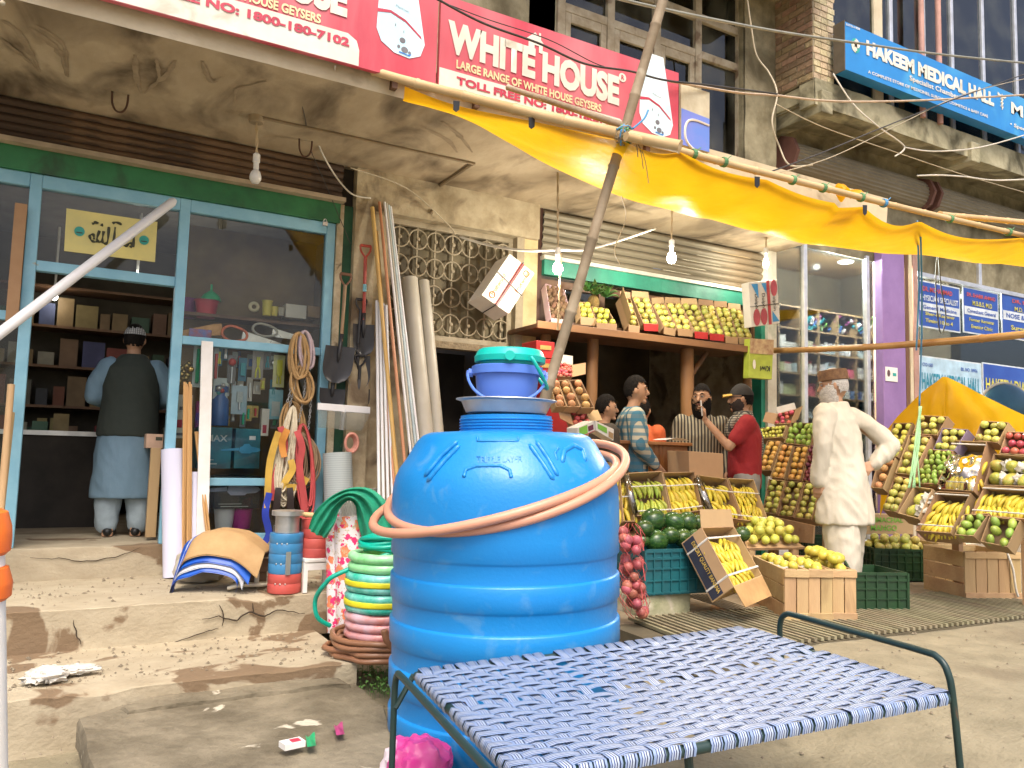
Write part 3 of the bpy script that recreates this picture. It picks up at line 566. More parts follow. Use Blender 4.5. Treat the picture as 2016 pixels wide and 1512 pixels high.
for q in ((.1, -.2), (.14, -.28), (.06, -.14)): b.tube(spline([c+V((0, -.05, 0)), c+V((q[0]*.7, -.06, q[1]*.4)), c+V((q[0], -.06, q[1]))], 4), .003, 4)
b.build('rope_lashing', [M_twine, M_bluetw, mat('jute', (.3, .22, .12), .9)], label='green and blue twine lashing where the bamboo poles cross', cat='rope')
M_tarp = sheetmat('yellow_tarpaulin', (.88, .50, .012), .55, .45, (.80, .43, .008))
T = [(797, 170, 4.80), (900, 205, 4.45), (1050, 236, 4.05), (1225, 277, 3.6), (1340, 300, 3.5), (1420, 325, 3.5), (1510, 354, 3.5), (1600, 380, 3.5), (1700, 407, 3.5), (1810, 435, 3.5), (1900, 449, 3.5), (2016, 468, 3.5), (2150, 492, 3.5)]
Bk = [(793, 196, 4.90), (900, 226, 4.85), (1000, 280, 4.8), (1090, 330, 4.75), (1230, 390, 4.72), (1320, 413, 4.7), (1400, 432, 4.7), (1500, 458, 4.7), (1600, 480, 4.7), (1740, 488, 4.7), (1850, 500, 4.7), (1950, 512, 4.7), (2150, 522, 4.7)]
T3 = spline([onY(*p) for p in T], 12); B3 = spline([onY(*p) for p in Bk], 12); nT = len(T3)-1
ties = [0, 36, 48, 72, 96, 108, 132, 144]
def tarp(u, v):
    i = u*nT; k = min(int(i), nT-1); f_ = i-k; a = T3[k].lerp(T3[k+1], f_); c = B3[k].lerp(B3[k+1], f_); p = a.lerp(c, v)
    tj = max([t for t in ties if t <= i]); tn = min([t for t in ties if t > i] or [nT+1]); s_ = sin(pi*(i-tj)/(tn-tj))
    sag = -.035*s_*(1-v)**2*(1 if 36 < i < 90 else (.3 if i < 50 else 2.2))-.12*sin(pi*v)*(.35+.65*sstep(20, 60, i))
    fold = .010*sin(i*.42+v*5+2*nz((i*.05, v*2, 3), 1))*sin(pi*v)*sstep(30, 60, i)+.03*nz((i*.09, v*2.2, 1), 1)*sin(pi*min(1, v*1.15))
    return p+V((0, 0, sag+fold))
b = MB(); b.grid(tarp, 150, 26); o = b.build('awning', M_tarp, smooth=4, label='long yellow tarpaulin awning tied to bamboo over the fruit stall', cat='awning')
# eyelet tabs and the rolled-over hem
aw = o
for px, py in ((897, 207), (1045, 240), (1488, 356), (1700, 411)):
    c = onY(px, py, 3.48 if px > 1300 else (4.42 if px < 1000 else 4.05)); b = MB(); b.poly([c+V((x, -.01, z)) for x, z in ((-.022, .02), (.022, .026), (.02, -.03), (0, -.05), (-.02, -.04))], V((0, -.003, 0))); b.build('eyelet_tab', M_black, aw)
for px, py in ((1365, 303), (1425, 322), (1560, 366), (1620, 380), (1695, 402), (1740, 416), (1870, 446), (1985, 462)):
    a_ = onY(1232, 268, 3.52); e_ = onY(2150, 492, 3.52); u_ = (onY(px, py, 3.52).x-a_.x)/(e_.x-a_.x); c = a_.lerp(e_, u_)+V((0, 0, -.03*sin(pi*u_))); b = MB()
    for k in range(3): b.tube([c+V((-.01+.01*k, .0275*cos(i*pi/6), .0275*sin(i*pi/6))) for i in range(12)], .0045, 4, closed=True)
    b.tube(spline([c+V((0, -.03, 0)), c+V((.01, -.034, .02)), c+V((.03, -.034, .035))], 3), .003, 4); b.build('twine_tie', M_twine if px != 1740 else M_bluetw, aw)
b = MB(); c = onY(1683, 381, 3.56); b.grid(lambda u, v: c+V(((u-.5)*.22, .12*v, .09*sin(pi*v)*(.5+.5*nz((u*4, v*3, 3), 1))+.03*sin(u*9))), 12, 6); b.build('crumpled_fold', M_tarp, aw, smooth=4)
# yellow sheet over the fruit boxes to the right
def tent(u, v):
    top = [onX(*p) for p in ((1735, 862, 6.85), (1765, 822, 6.85), (1797, 790, 6.85), (1828, 762, 6.85), (1855, 742, 6.85), (1864, 742, 6.85), (1905, 762, 6.85), (1955, 788, 6.85), (2005, 812, 6.85), (2060, 838, 6.85))]
    i = u*(len(top)-1); k = min(int(i), len(top)-2); a = top[k].lerp(top[k+1], i-k); return a+V((-.06*v+.035*abs(sin(u*16+v))*v-.03*abs(sin(u*29))*v, .02*sin(u*23)*v, -.75*v))+V((.02*nz((u*9, v*5, 2), 1), 0, 0))
b = MB(); b.grid(tent, 60, 16); b.build('tarpaulin', M_tarp, smooth=4, label='yellow tarpaulin peaked like a tent behind the right fruit boxes', cat='tarpaulin')

# ================================================================ cables and hanging bulbs
M_cab = mat('pale_cable', (.5, .43, .3), .6); M_cabd = mat('dark_cable', (.05, .045, .04), .6); M_cabg = mat('grey_cable', (.3, .3, .25), .5); M_cabw = mat('white_cable', (.72, .68, .58), .5)
def cable(label, pts, r=.006, m_=None, k=8, name='cable'):
    b = MB(); P = [onY(*p) if len(p) == 3 else V(p) for p in pts]; b.tube(spline(P, k), r, 6); return b.build(name, m_ or M_cab, smooth=4, label=label, cat='cable')
cable('thick grey cable crossing above the bamboo to the blue signboard', [(1180, -12, 4.0), (1316, 20, 4.0), (1520, 60, 4.2), (1690, 85, 4.4), (1860, 108, 4.6), (2060, 128, 4.8)], .012, M_cabg)
cable('sagging dark cable across the face of the WHITE HOUSE sign', [(850, -8, 4.7), (950, 45, 4.7), (1060, 85, 4.7), (1150, 125, 4.7), (1240, 140, 4.7), (1310, 158, 4.7), (1400, 168, 4.8), (1530, 185, 4.9)], .009, M_cabd)
cable('thin dark wire looping over the top edge of the red sign', [(860, 0, 4.72), (960, 38, 4.72), (1080, 78, 4.72), (1180, 128, 4.72), (1250, 142, 4.72)], .004, M_cabd)
cable('beige cable running right from the corner column to the blue sign', [(1320, 160, 4.8), (1450, 182, 4.9), (1530, 188, 5.0), (1620, 198, 5.0), (1720, 200, 5.0), (1850, 196, 5.0), (2030, 186, 5.0)], .011, mat('beige_cable', (.55, .42, .3), .6))
cable('pale cable twisting down from the brick pier past the overhang', [(1470, -10, 5.9), (1480, 60, 5.9), (1490, 110, 5.9), (1515, 145, 5.8), (1530, 185, 5.6), (1520, 240, 5.5), (1535, 290, 5.5), (1555, 325, 5.4), (1600, 325, 5.3)], .009, M_cab)
cable('pale cable dropping from the brick pier to a frayed end', [(1640, 145, 5.5), (1680, 205, 5.4), (1730, 250, 5.3), (1780, 288, 5.3), (1762, 308, 5.3)], .009, M_cabw)
cable('pale cable sweeping right under the blue signboard', [(1780, 290, 5.3), (1840, 298, 5.3), (1930, 290, 5.2), (2030, 262, 5.2)], .008, M_cabw)
cable('long thin wire slanting from the column towards the right shutters', [(1528, 205, 5.2), (1620, 250, 5.2), (1750, 295, 5.2), (1900, 345, 5.2), (2040, 385, 5.2)], .005, M_cab)
cable('wire slanting up from the awning bar to the blue sign', [(1512, 340, 4.4), (1620, 300, 4.5), (1740, 250, 4.6), (1880, 195, 4.8), (2040, 138, 5.0)], .006, M_cabd)
cable('second wire slanting up beside the awning bar', [(1516, 345, 4.42), (1640, 308, 4.5), (1780, 240, 4.7), (1900, 185, 4.8), (2040, 150, 5.0)], .004, M_cab)
cable('loose wavy pale cable end under the bracket beam', [(1806, 346, 5.2), (1850, 345, 5.2), (1900, 348, 5.2), (1960, 355, 5.2), (2040, 352, 5.2)], .009, M_cabw)
cable('thin wire hanging down the shutter to the padlock', [(575, 130, 5.0), (600, 230, 5.6), (610, 290, 6.2), (640, 360, 6.38), (665, 420, 6.38), (690, 480, 6.38)], .003, M_cabd)
cable('white wire curling from the sign to the pillar', [(660, 130, 4.9), (648, 215, 5.5), (625, 270, 6.0), (650, 330, 6.3), (690, 380, 6.35), (730, 390, 6.35)], .007, M_cabw)
cable('cable strung from the pillar across the ring gate', [(690, 330, 6.0), (800, 370, 6.2), (880, 440, 6.3), (896, 462, 6.3)], .006, M_cab)
cable('thick pale cable from the ring gate to the lit bulb', [(905, 466, 6.28), (960, 482, 6.1), (1030, 493, 5.8), (1098, 492, 5.6), (1170, 488, 5.6), (1290, 450, 5.9)], .012, M_cabw)
cable('white loop of wire dangling beside the prop', [(1215, 345, 4.4), (1222, 380, 4.6), (1232, 430, 4.8), (1210, 490, 4.9), (1220, 520, 4.9)], .004, M_cabw)
cable('dark looped wire hanging from the awning at the right', [(1845, 505, 4.6), (1842, 560, 4.6), (1848, 640, 4.6), (1855, 655, 4.6), (1862, 620, 4.6), (1852, 560, 4.6), (1848, 505, 4.6)], .006, M_cabd)
for k, (x0_, y0_, y1_) in enumerate(((1806, 436, 690), (1812, 440, 800))):
    cable(('blue plastic rope tied down from the awning bar', 'second strand of blue rope knotted at the bamboo rail')[k], [(x0_, y0_, 3.6), (x0_+3, (y0_+y1_)/2, 4.2), (x0_-2, y1_, 4.3)], .008, M_bluetw, name='rope')
b = MB(); c0 = onY(1810, 800, 3.9)
for k in range(7): b.tube(spline([c0+V((.004*k, 0, 0)), onY(1806+rnd.uniform(-6, 8), 880, 3.85), onY(1800+rnd.uniform(-14, 16), 960, 3.8)], 5), .006, 5)
b.build('rope', mat('light_green_twine', (.35, .62, .3), .6), smooth=4, label='frayed light green twine hanging over the apple boxes', cat='rope')
M_bulb = emat('lit_bulb', (1, .95, .85), 120.); M_ceramic = mat('bulb_white', (.85, .83, .76), .3)
def bulb(label, px, py, Y, cord_top, lit=True, rope=None, r=.042, pw=14):
    c = onY(px, py, Y); t = thing('light_bulb', label, 'bulb', c, 'bulbs hanging under the canopy')
    b = MB(); b.lathe([(0, -.055), (r*.6, -.05), (r, -.02), (r, .0), (r*.75, .03), (.017, .05)], 16, c); b.build('bulb_glass', M_bulb if lit else M_ceramic, t, smooth=4)
    b = MB(); b.lathe([(.017, .05), (.02, .055), (.02, .1), (.026, .105), (.026, .16), (.012, .175), (0, .175)], 12, c); b.build('bulb_holder', M_ceramic, t, smooth=SM)
    top = V(cord_top); b = MB(); n = int((top-c).length/.05)
    for sg in (0, pi): b.tube([(c+V((0, 0, .17))).lerp(top, i/n)+V((.006*cos(i*1.2+sg), .006*sin(i*1.2+sg), 0)) for i in range(n+1)], .0055, 5)
    b.build('cord', mat('cord_beige', (.55, .43, .26), .8), t)
    if rope:
        b = MB(); p1 = onY(*rope); n = 18
        for sg in (0, pi): b.tube([(c+V((.012, -.03, .12))).lerp(p1, i/n)+V((.006*cos(i*1.2+sg), .006*sin(i*1.2+sg), 0)) for i in range(n+1)], .0055, 5)
        b.build('rope_tail', mat('cord_beige', (.55, .43, .26), .8), t)
    if lit:
        l = bpy.data.lights.new('lamp', 'POINT'); l.energy = pw*(1.6 if r > .03 else .7); l.color = (1, .9, .74); l.shadow_soft_size = .05
        lo = bpy.data.objects.new('lamp', l); COL.objects.link(lo); lo.location = c+V((0, -.02, -.11)); 
    return t
q = onZ(1098, 340, ZS); bulb('lit bulb on a twisted cord beside the ring gate and bamboo prop', 1098, 527, q.y, q, True, (1098, 650, q.y-.05))
c = onY(1322, 507, 5.6); bulb('lit bulb over the row of green apple boxes', 1322, 507, 5.6, V((c.x, c.y, ZS)))
c = onY(1508, 518, 6.0); bulb('smaller lit bulb near the whitewashed end pillar', 1508, 518, 6.0, V((c.x, c.y, ZS)), r=.028)
q = onZ(505, 230, ZS); t = bulb('unlit white bulb hanging below the left canopy soffit', 503, 347, q.y, q, False)
b = MB(); b.lathe([(0, -.045), (.05, -.045), (.055, -.03), (.055, 0), (0, 0)], 16, q); b.build('ceiling_rose', mat('rose', (.35, .27, .16), .6), t, smooth=SM)
# conduits, hooks on the soffit
def onS(px, py, dz=-.012): return onZ(px, py, ZS+dz)
b = MB(); b.tube([onS(515, 232), onS(935, 323)], .012, 6); b.build('conduit', mat('conduit', (.3, .23, .14), .7), A, smooth=SM)
b = MB(); b.tube([onS(930, 323), onS(850, 377)], .016, 6); b.build('conduit', mat('conduit', (.3, .23, .14), .7), A, smooth=SM)
b = MB(); b.tube([onS(850, 377), onY(850, 420, 6.38)], .014, 6); b.build('conduit', mat('conduit', (.3, .23, .14), .7), A, smooth=SM)
for x, y in ((237, 183), (602, 275)):
    q = onZ(x, y, ZS); b = MB(); b.tube(spline([q+V((-.05, 0, .01)), q+V((-.045, 0, -.08)), q+V((-.02, 0, -.13)), q+V((.02, 0, -.13)), q+V((.045, 0, -.08)), q+V((.05, 0, .01))], 4), .007, 6); b.build('ceiling_hook', mat('rust_iron', (.1, .05, .03), .8), A, smooth=SM)
for px, py, y2 in ((1240, 420, 600), (1407, 450, 600)):
    q = onZ(px, py, ZS); cable('frayed cord hanging before the apple shelf' if px < 1300 else 'thin blue cord hanging before the apple shelf', [tuple(q), tuple(onY(px+1, (py+y2)/2, q.y)), tuple(onY(px, y2, q.y))], .009 if px < 1300 else .004, M_cab if px < 1300 else M_bluetw, name='cord')
# ================================================================ blue water tank and what stands on it
M_tank = mat('blue_polyethylene', (.006, .205, .56), .36, (.008, .235, .60), 1.4, mixlo=.3, mixhi=.7, bump=.07, bscale=60, stain=(.10, .30, .55), sscale=8, slo=.58, shi=.82, spec=.5, sub=.0)
R2 = V((cos(YAW), -sin(YAW), 0)); F2 = V((sin(YAW), cos(YAW), 0))
TD = 3.93; d_ = ray(1007, 892); TC = EYE+d_*(TD/d_.dot(FW)); TC.z = 0; TR_ = .552
prof = [(.0, 0), (.50, 0), (.545, .03)]
z = .075
while z < 1.0: prof += [(.547, z), (.555, z+.010), (.555, z+.108), (.552, z+.114), (.542, z+.119), (.541, z+.126), (.543, z+.15), (.544, z+.198)]; z += .205
prof = [p for p in prof if p[1] < .985]+[(.55, .99), (.555, 1.02), (.555, 1.1), (.554, 1.15), (.55, 1.2), (.54, 1.25), (.52, 1.295), (.485, 1.345), (.438, 1.425), (.41, 1.453), (.375, 1.467), (.3, 1.472), (.232, 1.474), (.232, 1.48), (.226, 1.482)]
for k in range(4): prof += [(.226, 1.486+k*.014), (.232, 1.489+k*.014), (.232, 1.494+k*.014), (.226, 1.497+k*.014)]
prof += [(.226, 1.552), (.2, 1.556), (.0, 1.556)]
LEAN = .02; TAX = V((0, 0, 1))-R2*LEAN; TCT = TC-R2*LEAN*1.6
t = thing('water_tank', 'large ribbed blue plastic water tank standing before the shops', 'tank', TC)
b = MB(); b.lathe(prof, 96, TC, ax=TAX); b.build('tank_body', M_tank, t, smooth=radians(50))
def tank_r(z):
    for (r0, z0), (r1, z1) in zip(prof, prof[1:]):
        if z0 <= z <= z1 and z1 > z0: return lerp(r0, r1, (z-z0)/(z1-z0))
    return 0
def tank_hit(px, py, off=0.):
    d = ray(px, py); d = d/d.dot(FW); s_ = 3.2
    while s_ < 4.4:
        p = EYE+d*s_; q = TC-R2*(LEAN*p.z); r = sqrt((p.x-q.x)**2+(p.y-q.y)**2)
        if r < tank_r(p.z)+off: return p
        s_ += .004
    return EYE+d*TD
def ridge(pts, r=.013, close=False):
    P = []
    for (a, c) in zip(pts, pts[1:]):
        for k in range(7): P.append(tank_hit(lerp(a[0], c[0], k/7), lerp(a[1], c[1], k/7)))
    P.append(tank_hit(*pts[-1])); b = MB(); b.tube(P, [r*(.4 if i in (0, len(P)-1) else 1) for i in range(len(P))], 8); b.build('moulded_ridge', M_tank, t, smooth=4)
ridge([(836, 938), (870, 896), (902, 868)]); ridge([(841, 948), (876, 906), (906, 876)]); ridge([(1042, 875), (1068, 912), (1090, 946)]); ridge([(1055, 868), (1080, 905), (1098, 938)])
ridge([(913, 940), (917, 925), (938, 917), (985, 917), (1003, 926), (1007, 942)], .009)
ridge([(1105, 912), (1110, 888), (1128, 877), (1145, 886), (1152, 910)], .014); ridge([(1097, 908), (1092, 892), (1100, 880)], .008)
ridge([(940, 860), (940, 868), (1020, 868), (1020, 860)], .006)
for body, a, w_, h_ in (('TRIPPLE LAYER', (938, 910), 90, 12),):
    o = text(body, (0, 0, 0), (1, 0, 0), (0, 1, 0), mat('moulded_letter', (.02, .24, .62), .4), t, bold=.01)
    for v in o.data.vertices: v.co = tank_hit(a[0]+v.co.x*w_, a[1]-v.co.y*h_, .003)
    o.matrix_parent_inverse = t.matrix_basis.inverted()
# peach hose thrown round the tank
R2 = V((cos(YAW), -sin(YAW), 0)); F2 = V((sin(YAW), cos(YAW), 0))
P = []
for k in range(140):
    a = 4*pi*k/140*1.0; tw = .024*cos(a*1.5+.6); tv = .024*sin(a*1.5+.6)
    rr = .572+tw+.015*sin(a*.5); x = rr*cos(a)*1.02-.045; y = rr*sin(a)
    zz = 1.225+.25*x+.235*y+tv
    P.append(TC+R2*x+F2*y+V((0, 0, zz)))
b = MB(); b.tube(P, .0215, 12, closed=True); b.build('hose', mat('peach_hose', (.62, .31, .2), .42, (.56, .27, .17), 4), smooth=4, label='peach coloured hose looped round the shoulders of the blue tank', cat='hose')
b = MB(); b.lathe([(.0, 1.561), (.185, 1.561), (.2, 1.566), (.228, 1.628), (.25, 1.634), (.252, 1.63), (.225, 1.622), (.195, 1.569), (0, 1.566)], 48, TCT)
b.build('basin', mat('aluminium_basin', (.55, .55, .55), .42, (.42, .42, .43), 5, metal=.75, bump=.06), smooth=SM, label='aluminium basin set on the neck of the blue tank', cat='basin')

t = thing('bucket', 'blue plastic bucket standing in the aluminium basin', 'bucket', TCT+V((0, 0, 1.566)))
M_bkt = mat('cornflower_plastic', (.10, .23, .70), .35, (.09, .2, .64), 2); M_tub = mat('turquoise_plastic', (.0, .47, .40), .35, (.0, .42, .36), 3)
b = MB(); b.lathe([(0, 1.567), (.138, 1.567), (.142, 1.575), (.158, 1.755), (.176, 1.757), (.178, 1.795), (.168, 1.8), (.155, 1.797), (.15, 1.76), (.134, 1.58), (0, 1.575)], 40, TCT); b.build('bucket_body', M_bkt, t, smooth=SM)
for sg in (-1, 1): b = MB(); b.lathe([(0, 0), (.022, 0), (.022, .02), (0, .02)], 10, TCT+R2*sg*.172+V((0, 0, 1.765)), ax=R2*sg); b.build('handle_lug', M_bkt, t)
P = [TCT+R2*(.197*cos(a))-F2*(.19*abs(sin(a))**.8)+V((0, 0, 1.772-.165*sin(a))) for a in [pi*i/20 for i in range(21)]]
b = MB(); b.tube(P, .0075, 8); b.build('handle', M_bkt, t, smooth=4)
t = thing('bucket', 'turquoise bucket nested upside on top of the blue bucket', 'bucket', TCT+V((0, 0, 1.8))); t['label'] = 'turquoise bucket nested on top of the blue bucket'
b = MB(); b.lathe([(.0, 1.7), (.13, 1.7), (.148, 1.80), (.15, 1.815), (.176, 1.818), (.179, 1.845), (.172, 1.852), (.165, 1.872), (.155, 1.882), (.145, 1.878), (.138, 1.74), (0, 1.73)], 40, TCT+R2*.012); b.build('bucket_body', M_tub, t, smooth=SM)
c = TCT+R2*.012+V((0, 0, 1.835)); P = [c+R2*(.1+.09*sin(a))-F2*(.175*cos(a))+V((0, 0, .0-.14*sin(a))) for a in [pi*i/20 for i in range(21)]]
b = MB(); b.tube(P, .009, 8); b.build('handle', M_tub, t, smooth=4)
b = MB(); b.lathe([(0, 0), (.024, 0), (.024, .022), (0, .022)], 12, c-F2*.175, ax=-F2); b.build('handle_lug', M_tub, t, smooth=SM)

# ================================================================ woven cot
M_frame_c = mat('dark_green_enamel', (.012, .035, .035), .4, (.02, .045, .04), 6, stain=(.09, .06, .04), sscale=12, slo=.7, shi=.75)
_a, _b, _c = onZ(848, 1347, .50), onZ(1490, 1256, .575), onZ(1892, 1393, .575); _L = (_b-_a).length; _W = (_b-_c).length; _m = (_a+_c)/2; CX0, CX1, CY0, CY1 = _m.x-_L/2, _m.x+_L/2, _m.y-_W/2, _m.y+_W/2; CTH = (atan2(_b.y-_a.y, _b.x-_a.x)+atan2(_c.x-_b.x, _b.y-_c.y))/2; CTL = atan2(.075, _L)
def cz(x): return .52
def stripes(name, axis, org, pitch, wd):
    m = mat(name, (.7, .75, .82), .38, (.6, .66, .76), 3); nt_ = m.node_tree; L = nt_.links.new; bs = nt_.nodes['Principled BSDF']
    tc = nd(nt_, 'ShaderNodeTexCoord'); sx_ = nd(nt_, 'ShaderNodeSeparateXYZ'); L(tc.outputs['Object'], sx_.inputs[0])
    a = nd(nt_, 'ShaderNodeMath', operation='SUBTRACT'); L(sx_.outputs[axis], a.inputs[0]); a.inputs[1].default_value = org-wd/2
    d = nd(nt_, 'ShaderNodeMath', operation='DIVIDE'); L(a.outputs[0], d.inputs[0]); d.inputs[1].default_value = pitch
    f_ = nd(nt_, 'ShaderNodeMath', operation='FRACT'); L(d.outputs[0], f_.inputs[0])
    s_ = nd(nt_, 'ShaderNodeMath', operation='MULTIPLY'); L(f_.outputs[0], s_.inputs[0]); s_.inputs[1].default_value = pitch/wd
    r = nd(nt_, 'ShaderNodeValToRGB'); cr = r.color_ramp; cr.interpolation = 'CONSTANT'; cr.elements[0].position = 0; cr.elements[0].color = (.22, .30, .48, 1); cr.elements[1].position = .13; cr.elements[1].color = (.02, .03, .12, 1)
    for p_, c_ in ((.20, (.36, .44, .56)), (.33, (.03, .05, .20)), (.42, (.46, .54, .64)), (.51, (.03, .03, .09)), (.60, (.38, .46, .58)), (.75, (.012, .02, .07)), (.86, (.22, .30, .48))):
        e = cr.elements.new(p_); e.color = (*c_, 1)
    L(s_.outputs[0], r.inputs[0]); L(r.outputs[0], bs.inputs['Base Color']); return m
PT = .0468; WD = .039; nX = int((CX1-CX0)/PT); nY = int((CY1-CY0)/PT)
x00 = CX0+.03; y00 = CY0+.025
M_sx = stripes('strap_lengthwise', 1, y00, PT, WD); M_sy = stripes('strap_crosswise', 0, x00, PT, WD)
cot = thing('woven_cot', 'folding cot woven of striped blue and white plastic straps on dark tube frame', 'cot', ((CX0+CX1)/2, (CY0+CY1)/2, .5))
def over(i, j): return 1 if (i+j) % 3 < 2 else -1
for j in range(nY):
    if j in (12,): continue
    y = y00+j*PT; P = [(CX0-.014, y, -.035), (CX0-.02, y, -.012), (CX0-.012, y, .004)]
    for i in range(nX): P.append((x00+i*PT, y, .0045*over(i, j)))
    P += [(CX1+.012, y, .004), (CX1+.02, y, -.012), (CX1+.014, y, -.035)]; b = MB(); jit = rnd.uniform(-.0035, .0035); sl_ = rnd.uniform(-.004, .004)
    def f(u, v, P=P, jit=jit, sl_=sl_):
        k = u*(len(P)-1); q = P[min(int(round(k)), len(P)-1)]; return V((q[0], q[1]+(v-.5)*WD+jit+sl_*(u-.5), cz(q[0])+.02+q[2]+.0015*(1-(2*v-1)**2)-.03*sin(pi*min(1, max(0, (q[0]-CX0)/(CX1-CX0))))*sin(pi*(y-CY0)/(CY1-CY0))))
    b.grid(f, len(P)-1, 2); b.build('strap_lengthwise', M_sx, cot, smooth=4)
for i in range(nX):
    if i in (11,): continue
    x = x00+i*PT; P = [(-.014, -.035), (-.02, -.012), (-.012, .004)]+[(.025+j*PT, -.0045*over(i, j)) for j in range(nY)]+[(CY1-CY0+.012, .004), (CY1-CY0+.02, -.012), (CY1-CY0+.014, -.035)]; b = MB(); jit = rnd.uniform(-.0035, .0035); sl_ = rnd.uniform(-.005, .005)
    def f(u, v, P=P, x=x, jit=jit, sl_=sl_):
        q = P[min(int(round(v*(len(P)-1))), len(P)-1)]; return V((x+(u-.5)*WD+jit+sl_*(v-.5), CY0+q[0], cz(x)+.02+q[1]+.0015*(1-(2*u-1)**2)-.03*sin(pi*(x-CX0)/(CX1-CX0))*sin(pi*min(1, max(0, q[0]/(CY1-CY0))))))
    b.grid(f, 2, len(P)-1); b.build('strap_crosswise', M_sy, cot, smooth=4)
fr = [(CX0, CY0), (CX1, CY0), (CX1, CY1), (CX0, CY1)]
for k in range(4):
    a = fr[k]; c = fr[(k+1) % 4]; b = MB(); b.tube([(a[0], a[1], cz(a[0])), (c[0], c[1], cz(c[0]))], .017, 10); b.build('frame_tube', M_frame_c, cot, smooth=SM)
def uleg(x, z, y0, y1, lean, nm):
    g0 = ground(x+lean, y0)+(.03 if x < 1.5 else -.02); P = spline([V((x+lean, y1, g0)), V((x+lean*.2, y1, z-.16)), V((x, y1-.012, z-.05)), V((x, y1-.05, z-.008)), V((x, y1-.12, z)), V((x, (y0+y1)/2, z)), V((x, y0+.12, z)), V((x, y0+.05, z-.008)), V((x, y0+.012, z-.05)), V((x+lean*.2, y0, z-.16)), V((x+lean, y0, g0))], 7)
    b = MB(); b.tube(P, .0125, 10); b.build('end_leg', M_frame_c, cot, smooth=4)
    for y in (y0+.01, y1-.01):
        b = MB(); b.tube([V((x, y, z-.14)), V((lerp(x, (CX0 if x < 1.5 else CX1), 1.), y+.01, cz(x)-.005))], .011, 8); b.build('hinge_strut', M_frame_c, cot, smooth=SM)
uleg(CX0-.075, .545, CY0-.12, CY1+.04, -.02, 'l'); uleg(CX1+.17, .60, CY0+.12, CY1-.02, .03, 'r')
b = MB(); b.tube([(CX0+.1, CY0+.05, cz(1.05)-.02), (CX0+.1, CY1-.05, cz(1.05)-.02)], .013, 8); b.build('cross_tube', M_frame_c, cot, smooth=SM)
for y in (CY0+.05, CY1-.05):
    for x in (1.72,): b = MB(); b.tube(spline([(x, y, cz(x)-.015), (x+.02, y, .25), (x+.06, y, .03)], 5), .013, 8); b.build('middle_leg', M_frame_c, cot, smooth=SM)

cot.rotation_euler = (0, -CTL, CTH); cot.location = cot.location-R2*.05+V((0, 0, .045)); print('COT', _L, _W, math.degrees(CTH))
# ================================================================ small things on the ground
def crumple(c, rx, ry, rz, seed, n=18, amp=.4, fr_=3.):
    b = MB(); c = V(c)
    def f(p):
        d = p-c; q = V((d.x/rx, d.y/ry, d.z/rz)); r = 1+amp*(abs(nz(q+V((seed, 0, 0)), fr_))-.25)+amp*.5*nz(q+V((0, seed, 0)), fr_*2.3); d = d*r; z_ = c.z+d.z
        return V((c.x+d.x, c.y+d.y, max(z_, c.z-rz*.75)))
    b.sphere(c, (rx, ry, rz), n*2, n, f); return b
c = EYE+ray(818, 1490)*(3.18/ray(818, 1490).dot(FW)); c.z = .10
crumple(c, .15, .13, .13, 3, 26, .28, 1.7).build('plastic_bag', mat('pink_plastic', (.62, .03, .26), .35, (.7, .12, .36), 6, stain=(.72, .62, .66), sscale=5, slo=.62, shi=.64), smooth=SM, label='crumpled pink plastic bag with white marks beside the tank', cat='bag')
c = onZ(90, 1338, .19); crumple(c+V((0, 0, .02)), .1, .06, .04, 5, 14, .7, 2.5).build('plastic_bag', mat('white_film', (.7, .68, .62), .3, (.55, .52, .45), 6), smooth=SM, label='dirty white plastic bag lying flat on the lowest step', cat='bag')
c = onZ(140, 1325, .19); crumple(c+V((0, 0, .015)), .12, .04, .025, 8, 14, .7, 2.5).build('litter', mat('white_film', (.7, .68, .62), .3), smooth=SM, label='torn strip of white plastic trailing on the lowest step', cat='litter')
c = onZ(575, 1470, .11); b = MB(); b.obox(c+V((0, 0, .012)), (.045, .008, 0), (-.006, .03, 0), (0, 0, .012)); o = b.build('small_box', M_white, label='tiny white carton lying on the stone slab', cat='box'); b = MB(); b.obox(c+V((.012, 0, .0255)), (.02, .003, 0), (-.003, .018, 0), (0, 0, .001)); b.build('print', M_redp, o)
for k, (px, py) in enumerate(((612, 1462), (668, 1440))):
    c = onZ(px, py, .11); b = MB(); b.grid(lambda u, v: c+V(((u-.5)*.04+.03*(v-.5), (v-.5)*.14, .01+.012*sin(u*5)*sin(v*4))), 4, 6); b.build('litter', mat('green_scrap', (.02, .35, .14), .4) if k == 0 else mat('magenta_scrap', (.4, .05, .18), .4), smooth=4, label=('bright green plastic scrap on the stone slab', 'faint red wrapper scrap on the stone slab')[k], cat='litter')
M_weed = mat('weed_leaf', (.05, .13, .02), .6, (.09, .2, .03), 9, rand=.2)
for w_, (px, py, n_, lab) in enumerate(((752, 1365, 70, 'low green weeds growing between the slab and tank'), (735, 1335, 50, 'mossy weeds under the coiled brown hose'))):
    c = onZ(px, py, .03); b = MB()
    for k in range(n_):
        a = rnd.uniform(0, 2*pi); r = rnd.uniform(0, .13); p = c+V((r*cos(a), r*sin(a), .0)); h_ = rnd.uniform(.02, .09); d = V((cos(a+rnd.uniform(-1, 1)), sin(a+rnd.uniform(-1, 1)), 0)); l = rnd.uniform(.015, .035); q = p+V((0, 0, h_))
        b.add([q, q+d*l*.5+V((-d.y, d.x, 0))*l*.35+V((0, 0, .008)), q+d*l+V((0, 0, -.004)), q+d*l*.5-V((-d.y, d.x, 0))*l*.35+V((0, 0, .008))], [(0, 1, 2, 3)]); b.tube([p, q], .0012, 3, cap=False)
    b.build('weeds', M_weed, kind='stuff', label=lab, cat='weeds')
